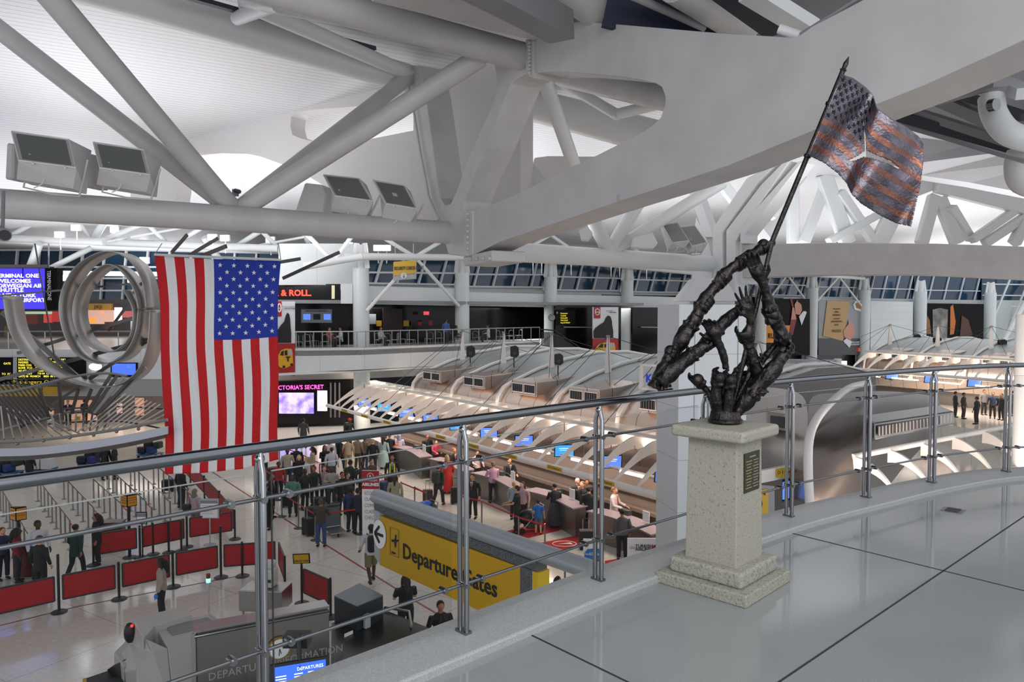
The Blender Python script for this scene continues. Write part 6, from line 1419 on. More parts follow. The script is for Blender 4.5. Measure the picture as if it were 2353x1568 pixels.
# red carpets
for k, (pts, lb, lg) in enumerate([([(1163, 1222), (1202, 1240), (1302, 1215), (1255, 1198)], 'under the family with the stroller', 0), ([(1221, 1253), (1262, 1272), (1340, 1250), (1340, 1230), (1318, 1233)], 'with a white ring emblem in front of the counters', 1), ([(1195, 1260), (1215, 1264), (1215, 1253), (1205, 1253)], 'small one between belt post and yellow sign', 0), ([(1390, 1310), (1440, 1290), (1440, 1282), (1390, 1290)], 'by the white fly-with banner', 0)]):
    o = thing('red_carpet', 'flat red carpet mat %s' % lb, 'carpet', G(*pts[0])); MB().prism([G(u, v, .004) for u, v in pts], (0, 0, .01)).build('pile', mat('red_carpet_pile', '#a50d1c', .9), o)
    if lg:
        c = G(1297, 1250, .02); MB().path([c + V((math.cos(a * .3) * .42, math.sin(a * .3) * .30, 0)) for a in range(21)], .015, 4, closed=True).build('ring_emblem', M_WTXT, o)
        MB().prism([c + V(p) for p in ((-.2, -.02, 0), (.22, .12, 0), (.3, -.08, 0), (.1, -.02, 0))], (0, 0, .005)).build('bird_emblem', M_WTXT, o)
# standing banners
def totem(u0, v0, u1, v1, vf, m, name, label, d=(1, .15)):
    b = G((u0 + u1) / 2, vf); Y = b.y; o = thing(name, label, 'banner', b)
    X = V((d[0], d[1], 0)).normalized(); w = (u1 - u0) * Y / F; h = P(u0, v0, Y).z
    body = MB().prism([b - X * w / 2 + UP * .02, b + X * w / 2 + UP * .02, b + X * w / 2 + UP * h, b - X * w / 2 + UP * h], V((0, .06, 0))).build('board', m, o)
    return o, b, X, w, h
o, b, X, w, h = totem(832, 1082, 873, 1225, 1232, M_WTXT, 'airline_banner', 'tall white and red airline banner reading ECONOMY CLASS COMFORT CLASS CHECK-IN', (1, -.08))
nf = V((0, -.012, 0)); MB().prism([b - X * w / 2 + UP * h * .72 + nf, b + X * w / 2 + UP * h * .72 + nf, b + X * w / 2 + UP * h + nf, b - X * w / 2 + UP * h + nf], nf).build('red_header', M_PRED, o)
text('lettering', 'AIRLINES', M_WTXT, b + UP * h * .77 + nf * 3, X, UP, .155, o, 'CENTER', .003, bold=.006)
text('lettering', 'TURKISH', M_WTXT, b + UP * h * .84 + nf * 3, X, UP, .13, o, 'CENTER', .003)
c = b + UP * h * .92 + nf * 3; MB().path([c + X * math.cos(a * .5236) * .11 + UP * math.sin(a * .5236) * .11 for a in range(12)], .01, 4, closed=True).build('ring_emblem', M_WTXT, o)
MB().prism([c + X * x + UP * z for x, z in ((-.04, -.05), (.08, -.06), (.02, 0), (-.02, .07))], nf).build('bird_emblem', M_WTXT, o)
for k, s_ in enumerate(('ECONOMY', 'CLASS', 'COMFORT', 'CLASS', 'CHECK-IN')): text('lettering', s_, M_GREY, b - X * w * .36 + UP * (h * .63 - k * .225) + nf, X, UP, .185, o, 'LEFT', .002, .72)
o, b, X, w, h = totem(1340, 1240, 1384, 1312, 1345, M_WTXT, 'card_banner', 'white banner with a blue arch panel of airline cards beside the twin post', (1, -.1))
MB().prism([b + X * w * x + UP * z + nf for x, z in ((-.45, .1), (.5, .1), (.5, h * .75), (.2, h * .82), (-.3, h * .78), (-.45, h * .7))], nf).build('blue_panel', mat('banner_blue', '#2878c8', .5), o)
text('lettering', 'Miles&Smiles', M_WTXT, b - X * w * .1 + UP * h * .66 + nf * 3, X, UP, .12, o, 'CENTER', .002); MB().prism([b + X * w * x + UP * z + nf * 2 for x, z in ((-.35, h * .4), (.3, h * .44), (.3, h * .56), (-.35, h * .52))], nf).build('card_picture', M_PRED, o)
text('lettering', 'Globally Yours', M_GREY, b - X * w * .42 + UP * h * .9 + nf, X, UP, .1, o, 'LEFT', .002)
o, b, X, w, h = totem(1441, 1238, 1516, 1300, 1345, M_WTXT, 'airline_banner', 'white banner reading TURKISH AIRLINES FLY WITH right behind the curb', (1, -.03))
text('lettering', 'TURKISH', M_INK, b + X * w * .28 + UP * (h - .27) + nf, X, UP, .13, o, 'RIGHT', .002, bold=.003); text('lettering', 'AIRLINES', M_INK, b + X * w * .28 + UP * (h - .37) + nf, X, UP, .13, o, 'RIGHT', .002, bold=.003)
text('lettering', 'Globally Yours', M_GREY, b - X * w * .44 + UP * (h - .32) + nf, X, UP, .12, o, 'LEFT', .002)
c = b + X * w * .37 + UP * (h - .28) + nf; MB().prism([c + X * math.cos(a * .5236) * .1 + UP * math.sin(a * .5236) * .1 for a in range(12)], nf).build('round_emblem', M_PRED, o)
text('lettering', 'FLY WITH', M_INK, b - X * w * .28 + UP * (h - .85) + nf, X, UP, .27, o, 'LEFT', .002); text('lettering', 'THE BEST', M_INK, b - X * w * .28 + UP * (h - 1.15) + nf, X, UP, .27, o, 'LEFT', .002)
for sg in (-1, 1): MB().path([b - X * (w * .38 + sg * .0) + X * (.06 * sg * math.sin(t * .5) - .02) + UP * (h - 1.1 + t * .06) + nf for t in range(7)], .012, 4).build('laurel', M_INK, o)
# tall light box at the pylon's left edge
Qp = pplane(1520, 20.6, 1548, 19.4); o = thing('light_box', 'tall bright edge-on light box just left of the white pylon base', 'light box', Qp.at(1535, 1260))
flat(Qp, [(1524, 1245), (1534, 1238), (1534, 1075), (1526, 1062)], M_LITW, 'lit_face', o, .04, .03); flat(Qp, [(1534, 1255), (1547, 1250), (1547, 1062), (1534, 1060)], M_GREYS, 'casing', o, 0, .3)
flat(Qp, [(1527, 1110), (1532, 1108), (1532, 1072), (1527, 1070)], M_LITB, 'blue_picture', o, .08, .01)
# triangular yellow column signs
for k, (u, v0, v1, vf, lb) in enumerate([(44, 1165, 1195, 1280, 'nearest the left edge'), (299, 1136, 1163, 1292, 'above the back barrier row')]):
    p = G(u, vf) if k == 0 else G(298, 1282); Y = p.y; zt_ = P(u, v0, Y).z; zb = P(u, v1, Y).z; o = thing('triangular_sign', 'yellow three-sided sign on a black post, %s' % lb, 'sign', p)
    MB().tube(p, p + UP * (zb + .02), .05, n=10).build('post', M_BLACK, o); MB().lathe(p, [(.22, 0), (.22, .02), (.06, .05)], 16).build('base', M_FRM, o)
    c = p; T = [c + V(q) for q in ((-.25, .0, 0), (.06, -.2, 0), (.25, .06, 0))]
    MB().prism([t + UP * zb for t in T], UP * (zt_ - zb)).build('frame', M_ADRK, o); cg = (T[0] + T[1] + T[2]) / 3
    for a_, b_2 in ((0, 1), (1, 2)):
        A_, B_ = T[a_], T[b_2]; d = (B_ - A_).normalized(); n_ = V((d.y, -d.x, 0)); A_ = A_ + d * .02 + n_ * .006; B_ = B_ - d * .02 + n_ * .006
        MB().prism([A_ + UP * (zb + .03), B_ + UP * (zb + .03), B_ + UP * (zt_ - .03), A_ + UP * (zt_ - .03)], n_ * .004).build('yellow_face', mat('amber_sign', '#d08c18', .5), o)
        for r, s_ in enumerate(('PASSENGERS', 'ONLY BEYOND', 'THIS POINT')): text('lettering', s_, M_INK, A_.lerp(B_, .5) + UP * (zt_ - .12 - r * .08) + n_ * .006, d, UP, .045, o, 'CENTER', .001)
# notice stands
for (u0, v0, u1, v1, vf, lb, fr) in [(315, 1177, 339, 1205, 1284, 'black-framed notice stand beside the yellow three-sided sign', M_BLACK), (460, 1147, 504, 1192, 1252, 'grey-framed information board behind the back barrier row', M_GREYS)]:
    p = G((u0 + u1) / 2, vf); Y = p.y; o = thing('notice_stand', lb, 'notice stand', p); z1_, z0_ = P(u0, v0, Y).z, P(u0, v1, Y).z; w = (u1 - u0) * Y / F
    MB().prism([p + V((-w / 2, 0, z0_)), p + V((w / 2, 0, z0_)), p + V((w / 2, 0, z1_)), p + V((-w / 2, 0, z1_))], (0, .04, 0)).build('frame', fr, o)
    MB().prism([p + V((-w * .44, -.01, z0_ + .03)), p + V((w * .44, -.01, z0_ + .03)), p + V((w * .44, -.01, z1_ - .04)), p + V((-w * .44, -.01, z1_ - .04))], (0, .005, 0)).build('sheet', M_WTXT, o)
    MB().prism([p + V((-w * .44, -.016, z1_ - .16)), p + V((w * .44, -.016, z1_ - .16)), p + V((w * .44, -.016, z1_ - .05)), p + V((-w * .44, -.016, z1_ - .05))], (0, .005, 0)).build('header', M_GREY, o)
    for r in range(5): MB().box(p + V((-.05, -.016, z1_ - .24 - r * .07)), (w * .6, .004, .012)).build('text_line', M_GREY, o)
    MB().tube(p + V((0, .03, 0)), p + V((0, .03, z0_ + .05)), .025, n=8).build('pole', fr, o); MB().lathe(p, [(.2, 0), (.2, .015), (.05, .03)], 14).build('base', M_GREYS, o)
# podium
for (u, v, lb) in ((260, 1262, 'brown wooden podium behind the back barrier row'), (66, 1322, 'dark red podium between the officers at the left edge')):
    p = G(u, v); o = thing('podium', lb, 'podium', p, .1); MB().box((0, 0, .475), (.7, .4, .95)).build('body', mat('dark_wood' if u > 100 else 'dark_red_wood', '#4b241c' if u > 100 else '#5a1216', .4), o, world=False, bevel=.01, seg=1); MB().box((0, -.02, .96), (.76, .46, .04)).build('top', mat('podium_top', '#5e3226', .3), o, world=False)
# luggage
def suitcase(p, rz, size, m, label, grp=None, handle=True):
    o = thing('suitcase', label, 'suitcase', p, rz, grp); sx, sy, sz = size
    MB().box((0, 0, .05 + sz / 2), (sx, sy, sz)).build('shell', m, o, world=False, bevel=min(.05, sy * .2), seg=2)
    for x in (-1, 1):
        MB().tube((x * sx * .4, -sy / 2 + .02, .045), (x * sx * .4, sy / 2 - .02, .045), .045, n=10).build('wheel', M_BLACK, o, world=False)
        if handle: MB().tube((x * sx * .2, sy * .3, sz), (x * sx * .2, sy * .3, sz + .4), .012, n=6).build('handle_bar', M_GREYS, o, world=False)
    if handle: MB().tube((-sx * .2, sy * .3, sz + .4), (sx * .2, sy * .3, sz + .4), .016, n=6).build('grip', M_BLACK, o, world=False)
    return o
MB_BLK = mat('black_suitcase', '#17181a', .6); M_BRN = mat('brown_suitcase', '#4a3026', .5)
def trolley(p, rz, label):
    o = thing('luggage_trolley', label, 'luggage trolley', p, rz)
    MB().path([(-.3, .35, .12), (-.3, .42, 1.0), (.3, .42, 1.0), (.3, .35, .12)], .02, 8).build('handle_frame', M_CHROME, o, world=False)
    MB().box((0, .38, .55), (.56, .02, .7)).build('back_panel', mat('trolley_panel', '#5f6669', .5), o, world=False)
    MB().box((0, -.05, .16), (.58, .85, .03)).build('deck', M_STEELB, o, world=False)
    for x, y in ((-.28, .3), (.28, .3), (0, -.42)): MB().tube((x - .02, y, .08), (x + .02, y, .08), .08, n=12).build('wheel', M_BLACK, o, world=False)
trolley(G(770, 1228), .5, 'luggage trolley pushed by the person in a brown sweater')
trolley(G(975, 1215), -1.0, 'luggage trolley loaded with a blue bag near the yellow sign')
p = G(975, 1210); o = thing('duffel_bag', 'shiny blue plastic bag on the luggage trolley', 'bag', p + UP * .62); MB().ball((0, 0, .16), (.3, .22, .18), 14, 10).ball((.12, 0, .24), (.16, .15, .14), 10, 8).build('bag', mat('blue_plastic_bag', '#2f6ed0', .25), o, world=False, smooth=1)
suitcase(G(1000, 1222), .5, (.85, .5, .42), MB_BLK, 'large black suitcase lying at the luggage trolley with the blue bag', None, False)
suitcase(G(983, 1160), .2, (.42, .26, .6), M_BRN, 'brown upright suitcase behind the trolley with the blue bag')
suitcase(G(1048, 1158), .3, (.45, .28, .68), MB_BLK, 'black suitcase pulled beside the person in red')
suitcase(G(1347, 1262), .1, (.5, .32, .62), MB_BLK, 'black suitcase behind the two men in dark suits')
suitcase(G(1330, 1228), .1, (.42, .26, .6), MB_BLK, 'tall black suitcase with raised handle beside the men in suits')
suitcase(G(386, 1130), .2, (.5, .3, .5), MB_BLK, 'small black wheeled bag below the left corner of the flag')
suitcase(G(660, 1165), .4, (.45, .3, .5), MB_BLK, 'black bag on the floor beside the suited man', None, False)
for k, (u, v, c_, sz) in enumerate([(716, 1200, '#141518', (.5, .35, .55)), (745, 1200, '#1c2420', (.55, .4, .6)), (770, 1195, '#10131a', (.5, .35, .6)), (708, 1230, '#101012', (.45, .3, .6)), (733, 1180, '#161819', (.5, .4, .6)), (628, 1105, '#3a1418', (.6, .4, .6)), (600, 1095, '#101114', (.6, .45, .7)), (655, 1090, '#1c2846', (.5, .35, .6)), (795, 1045, '#6c1016', (.6, .4, .45)), (827, 1062, '#c8a068', (.42, .25, .38)), (752, 1085, '#20262c', (.5, .4, .7)), (775, 1150, '#152238', (.5, .4, .65)), (880, 1140, '#22335c', (.5, .4, .6)), (896, 1118, '#7a1018', (.5, .3, .4))]):
    suitcase(G(u, v), .3 + k * .7, sz, mat('luggage_%d' % k, c_, .6), '%s piece of luggage standing in the queue crowd, %s' % (['black', 'dark green', 'navy black', 'jet black', 'charcoal', 'maroon', 'black', 'blue', 'red', 'tan', 'slate', 'navy', 'blue', 'red'][k], ['below the queue belts', 'left of the trolley pusher', 'right of the queue belt', 'nearest the camera', 'in the middle', 'under the flag corner', 'left of the maroon one', 'near the blonde person', 'at the feet of the plaid shirts', 'by the blonde person in black', 'left of the man in white', 'by the airline banner', 'right of the airline banner', 'behind the hi-vis vest'][k]), None, k % 3 == 0)
# bagged trolleys at the far left
for k, (u, v) in enumerate([(18, 1095), (100, 1088), (210, 1075), (345, 1052)]):
    p = G(u, v); o = thing('loaded_trolley', 'trolley %s under the metal sculpture' % ['piled with dark bags at the left edge', 'with a blue deck and two grey bins', 'piled with blue and black bags', 'with dark bags near the flag'][k], 'luggage trolley', p, .1 + k * .3)
    MB().box((0, 0, .2), (1.2, .7, .05)).build('deck', mat('trolley_blue', '#2a5a86', .5), o, world=False); MB().path([(-.55, .3, .2), (-.6, .34, 1.0), (.0, .34, 1.0)], .02, 6).build('handle_frame', M_GREYS, o, world=False)
    for x, y in ((-.5, -.3), (.5, -.3), (-.5, .3), (.5, .3)): MB().tube((x, y - .02, .08), (x, y + .02, .08), .08, n=10).build('wheel', M_BLACK, o, world=False)
    if k == 1:
        for x in (-.28, .28): b2 = thing('plastic_bin', 'pale grey plastic bin on the blue-decked trolley, %s one' % ('left' if x < 0 else 'right'), 'bin', p + V((x, -.05, .24))); MB().box((0, 0, .28), (.5, .5, .55)).build('bin', mat('pale_bin', '#b8bcbf', .5), b2, world=False, bevel=.04)
    else:
        for j in range(4): b2 = thing('travel_bag', '%s travel bag on the trolley, %s' % (['dark navy', 'black', 'blue', 'dark green'][j], ['at the left edge', '', 'in the middle', 'near the flag'][k]), 'bag', p + V((-.4 + j * .27, (j % 2) * .2 - .1, .24 + (j % 2) * .25)), j * .5); MB().box((0, 0, .2), (.5, .36, .38)).build('bag', mat('bag_%d' % j, ['#141a2c', '#111214', '#1a2a6a', '#0f2420'][j], .6), b2, world=False, bevel=.08, seg=3)
# x-ray scanner group at the bottom left
M_MACH = mat('ivory_machine', '#bcbbb6', .45); M_MACH2 = mat('grey_machine_top', '#8b8c8e', .5)
o = thing('baggage_scanner', 'ivory baggage scanner with sloped sides at the bottom left', 'scanner', G(380, 1640, 0))
def gz(pts, z): return [G(u, v, z) for u, v in pts]
def hull(top, z0, m, name): return MB().prism(top, (0, 0, z0 - top[0].z)).build(name, m, o, bevel=.015, seg=2)
hull(gz([(303, 1421), (425, 1393), (441, 1412), (356, 1438), (330, 1466)], 1.65), .5, M_MACH, 'upper_hood')
hull(gz([(356, 1440), (480, 1411), (520, 1440), (450, 1466), (455, 1600), (400, 1620), (385, 1490)], 1.5), .3, M_MACH, 'main_cover')
hull(gz([(382, 1440), (477, 1418), (498, 1434), (395, 1458)], 1.53), 1.5, M_MACH2, 'grey_inset')
MB().prism([G(331, 1466, 1.6), G(385, 1490, 1.5), G(400, 1640, 1.45), G(310, 1640, 1.2), G(314, 1538, 1.3), G(349, 1500, 1.5)], (0, .02, -.6)).build('sloped_side', M_MACH, o, bevel=.02)
MB().prism([G(303, 1421, 1.65), G(331, 1466, 1.62), G(349, 1500, 1.5), G(314, 1538, 1.3), G(288, 1545, 1.0), G(272, 1510, 1.0), G(300, 1478, 1.2)], (0, .05, -.4)).build('end_hood', M_MACH, o, bevel=.02)
hull(gz([(262, 1500), (292, 1470), (310, 1500), (285, 1535)], 1.05), .4, M_MACH, 'side_wing')
MB().tube(G(278, 1520, .95), G(300, 1560, .6), .28, n=18).build('roller_mouth', M_BLACK, o, smooth=1)
MB().prism(gz([(195, 1560), (270, 1535), (300, 1560), (330, 1640), (180, 1640)], .75), (0, 0, -.12)).build('conveyor', mat('conveyor_belt', '#35373b', .6), o)
MB().prism(gz([(190, 1560), (198, 1558), (205, 1640), (185, 1640)], .78), (0, 0, -.1)).build('yellow_edge', M_YEL, o)
o2 = thing('headset_box', 'small black device with a red light on the scanner end', 'device', G(297, 1460, 1.4)); MB().ball(G(298, 1455, 1.45), (.12, .1, .22), 12, 8).build('housing', M_BLACK, o2, smooth=1); MB().ball(G(303, 1439, 1.62), .03, 8, 6).build('red_light', mat('red_light', '#ff2020', .4, emit=4), o2)
o = thing('signal_light', 'small red and green signal light on a pole above the scanner', 'signal light', G(480, 1408, 1.5)); b = G(480, 1408, 1.5)
MB().tube(b, b + UP * .55, .018, n=8).build('pole', M_GREYS, o); MB().tube(b + UP * .55, b + UP * .68, .045, n=12).build('body', M_GREYS, o); MB().tube(b + UP * .68, b + UP * .77, .045, n=12).build('green_lens', mat('green_light', '#58ffb0', .3, emit=4), o); MB().tube(b + UP * .77, b + UP * .87, .045, n=12).build('red_lens', mat('dull_red_lens', '#7a2430', .4), o)
MB().beam(b + V((.05, -.1, 0)), G(515, 1436, 1.45), .05, .05).build('arm', M_MACH, o)
# stainless cabinet with table-top unit
p = G(612, 1436, 0); o = thing('steel_cabinet', 'small stainless cabinet on legs behind the information desk', 'cabinet', p, -.1)
MB().box((0, 0, .75), (1.15, .7, .55)).build('body', M_STEELB, o, world=False, bevel=.02)
for x in (-.5, .2, .3, .45): MB().tube((x, -.25, 0), (x, -.25, .5), .03, n=8).build('leg', M_STEELB, o, world=False)
o = thing('desk_scanner', 'ivory tabletop detector unit on the stainless cabinet behind the twin posts', 'detector', p + V((.02, 0, 1.03)), -.1); MB().box((0, 0, .25), (.5, .4, .5)).build('body', M_MACH, o, world=False, bevel=.06, seg=3); MB().box((.02, -.02, .58), (.42, .36, .18)).build('head', M_MACH, o, world=False, bevel=.07, seg=3); MB().box((0, -.21, .2), (.42, .02, .08)).build('slot', M_DGREY, o, world=False)
# information desk
ZD = 2.45
A_, B_ = G(446, 1462, ZD), G(756, 1402, ZD); dA = (B_ - A_).normalized(); nA = V((dA.y, -dA.x, 0)); nA = nA if nA.y < 0 else -nA
o = thing('information_desk', 'stainless steel canopy wall lettered DEPARTURE INFORMATION at the bottom left', 'information desk', A_)
M_DESK = mat('dark_brushed_steel', '#86837f', .33, .85)
MB().prism([A_ - UP * 1.15, B_ - UP * 1.15, B_, A_], -nA * .08).build('fascia', M_DESK, o, bevel=.01, seg=1)
MB().prism([A_ + UP * .03 , B_ + UP * .03, B_ + UP * .03 - nA * .35, A_ + UP * .03 - nA * .35], (0, 0, .05)).build('top_ledge', M_STEELB, o)
MB().tube(A_ + nA * .05, B_ + nA * .05, .025, n=8).build('edge_tube', M_CHROME, o, smooth=1); MB().beam(A_ - UP * 1.2, A_ + UP * .05, .08, .08).build('corner_trim', M_STEELB, o)
for f in (.0, .55, .97): q_ = A_.lerp(B_, f); MB().tube(V((q_.x, q_.y, 0)), q_ - UP * 1.1, .04, n=8).build('leg', M_STEELB, o)
text('lettering', 'DEPARTURE  INFORMATION', mat('steel_letters', '#b4b3b0', .4, .6), A_.lerp(B_, .09) - UP * .86 + nA * .01, dA, UP, .2, o, 'LEFT', .006, .95)
c = A_.lerp(B_, .605) - UP * .52 + nA * .03; ck = MB().tube(c, c + nA * .05, .21, n=32).build('clock', mat('brass_rim', '#b8924a', .3, .9), o, smooth=1); MB().tube(c + nA * .045, c + nA * .056, .18, n=28).build('dial', M_PAPER, ck)
for a_, l_ in ((-1.57 - .1, .13), (-1.3, .1)): MB().beam(c + nA * .062, c + nA * .062 + dA * l_ * math.cos(a_) + UP * l_ * math.sin(a_), .006, .012).build('hand', M_INK, ck)
# desk counter below
tag(MB().box(A_.lerp(B_, .5) - UP * 1.9 + nA * .8, (3.4, .7, 1.05), dA, nA).build('desk_counter', M_DGREY), 'dark counter below the information canopy', 'counter')
# grey cabinet with dispenser
T_ = gz([(768, 1372), (826, 1343), (880, 1371), (820, 1396)], 2.05)
o = thing('grey_cabinet', 'tall dark grey cabinet with a white soap dispenser beside the information desk', 'cabinet', V((T_[0].x, T_[0].y, 0))); MB().prism(T_, (0, 0, -2.05)).build('body', mat('dark_cabinet_side', '#22262b', .4), o); MB().prism([t + UP * .005 for t in T_], (0, 0, .02)).build('top', mat('blue_grey_top', '#65707a', .3, .2), o)
c = T_[3].lerp(T_[2], .30) - UP * .35; d_2 = (T_[2] - T_[3]).normalized(); n2 = V((d_2.y, -d_2.x, 0)); n2 = n2 if n2.y < 0 else -n2
MB().box(c + n2 * .06, (.15, .1, .3), d_2, n2).build('soap_dispenser', M_GREYS, o, bevel=.03, seg=3); c = T_[3].lerp(T_[0], .15) - UP * .55
MB().box(T_[3] - d_2 * .25 - UP * .6 + n2 * .03, (.22, .01, .34), d_2, n2).build('paper_sheet', M_WTXT, o)
p1 = G(762, 1430, 1.6); mb = MB().prism(gz([(762, 1432), (880, 1400), (1000, 1450), (960, 1500), (760, 1560)], 1.55), (0, 0, -1.55)); ob = mb.build('black_counter', mat('black_counter', '#08090b', .35)); tag(ob, 'big black counter block in front of the grey cabinet below the curb', 'counter')
o = thing('steel_gate', 'low steel-framed gate beside the black counter', 'gate', G(905, 1420, 1.4)); MB().path(gz([(884, 1396), (940, 1406), (945, 1440)], 1.62), .03, 6).build('frame', M_STEELB, o); MB().tube(G(884, 1396, 1.62), G(884, 1396, 1.62) - UP * 1.6, .03, n=6).build('post', M_STEELB, o)
# departures monitor
c0_ = P(690, 1556, 8.6); X = V((1, .38, 0)).normalized(); Y = V((-.1, .25, 1)).normalized(); Z = X.cross(Y).normalized()
o = thing('departures_monitor', 'blue DEPARTURES monitor at the bottom edge below the railing', 'monitor', c0_); MB().box(c0_ - UP * .06, (.68, .50, .06), X, Y).build('housing', M_BLACK, o, bevel=.01, seg=1)
sc_ = MB().box(c0_ - UP * .06 + Z * .033, (.60, .42, .004), X, Y).build('screen', mat('departures_blue', '#2f5fe0', .3, emit=.9), o)
text('lettering', 'DEPARTURES', M_SCRW, c0_ - UP * .06 + Z * .037 + Y * .135 + X * .27, X, Y, .052, o, 'RIGHT', .001)
for r in range(9):
    for cx, w_ in ((-.22, .12), (-.02, .1), (.13, .08), (.23, .06)): MB().box(c0_ - UP * .06 + Z * .037 + Y * (.10 - r * .03) + X * cx, (w_, .011, .002), X, Y).build('text_line', M_SCRW, sc_)
MB().tube(c0_ + UP * .1 - Z * .03, c0_ + UP * .5 - Z * .2, .03, n=8).build('bracket', M_BLACK, o)
MB().box(c0_ + V((-.12, .3, .32)), (.3, .2, .14)).build('mount_box', M_BLACK, o)
# yellow D sign seen right of the pedestal
Qd = pplane(1735, 15.2, 1780, 15.6); o = thing('zone_letter_sign', 'yellow sign with a black letter D right of the pedestal', 'sign', Qd.at(1755, 1190)); flat(Qd, [(1738, 1190), (1765, 1186), (1766, 1125), (1738, 1127)], M_YEL, 'board', o); flat(Qd, [(1765, 1180), (1780, 1178), (1780, 1118), (1738, 1114), (1738, 1126), (1766, 1124)], M_GREY, 'frame', o, -.02)
text('lettering', 'D', M_INK, Qd.at(1736, 1175, .02), Qd.r, UP, .33, o, 'LEFT', .003, bold=.01); text('lettering', '4', M_INK, Qd.at(1755, 1140, .02), Qd.r, UP, .12, o)
o = thing('zone_sign', 'pale canopy beam with yellow D Check-in labels right of the pedestal', 'sign', P(1760, 1090, 16.5)); MB().beam(P(1735, 1098, 16.3), P(1815, 1082, 17.2), .1, .28).build('beam', M_RIB, o); text('lettering', 'D 1 Check-in', M_INK, P(1787, 1091, 16.6), V((1, .5, 0)), UP, .12, o, 'LEFT', .003); MB().beam(P(1785, 1088, 16.7), P(1810, 1083, 17.0), .1, .18).build('yellow_label', M_YEL, o)
m_ = thing('monitor', 'blue monitor below the pavilion right of the pedestal', 'monitor', P(1805, 1125, 16.8)); MB().box(P(1808, 1126, 16.8), (.3, .5, .05), V((.8, .6, 0)), UP).build('housing', M_BLACK, m_); MB().box(P(1806, 1127, 16.74), (.24, .4, .02), V((.8, .6, 0)), UP).build('screen', M_SCR, m_)
# ================================================================= people
def evald(mb, mats_n, voxel, smooth_it=2):
    o = mb.build('tmp', [M_WHITE] * mats_n if mats_n > 1 else M_WHITE, None, world=False)
    md = o.modifiers.new('r', 'REMESH'); md.mode = 'VOXEL'; md.voxel_size = voxel; md.use_smooth_shade = True
    sm = o.modifiers.new('s', 'SMOOTH'); sm.factor = .5; sm.iterations = smooth_it
    dg = bpy.context.evaluated_depsgraph_get(); me = bpy.data.meshes.new_from_object(o.evaluated_get(dg)); bpy.data.objects.remove(o)
    me.polygons.foreach_set('use_smooth', [True] * len(me.polygons))
    me.materials.clear(); me.materials.append(M_WHITE); return me
POSES = {   # elbows and wrists (right, left), knees and ankles (right, left); x to the side, -y forwards
 'stand': dict(e=[(-.25, .03, 1.14), (.25, .03, 1.14)], w=[(-.26, -.06, .88), (.26, -.06, .88)], k=[(-.10, -.02, .50), (.10, -.02, .50)], a=[(-.11, .02, .09), (.11, .02, .09)]),
 'lean': dict(e=[(-.24, -.10, 1.13), (.24, -.10, 1.13)], w=[(-.15, -.36, 1.06), (.15, -.36, 1.06)], k=[(-.10, -.02, .50), (.10, -.02, .50)], a=[(-.11, .02, .09), (.12, .0, .09)]),
 'walk': dict(e=[(-.25, .12, 1.15), (.25, -.06, 1.14)], w=[(-.25, .14, .90), (.24, -.26, .95)], k=[(-.10, -.14, .52), (.10, .04, .50)], a=[(-.10, -.20, .10), (.10, .28, .16)]),
 'hold': dict(e=[(-.25, -.04, 1.13), (.25, .04, 1.14)], w=[(-.10, -.27, 1.16), (.27, -.03, .88)], k=[(-.10, -.03, .50), (.10, .0, .50)], a=[(-.11, .0, .09), (.12, .04, .09)]),
 'sit': dict(e=[(-.23, -.06, .72), (.23, -.06, .72)], w=[(-.13, -.28, .66), (.13, -.28, .66)], k=[(-.11, -.44, .50), (.11, -.44, .50)], a=[(-.11, -.40, .09), (.11, -.40, .09)]),
}
LIB = {}
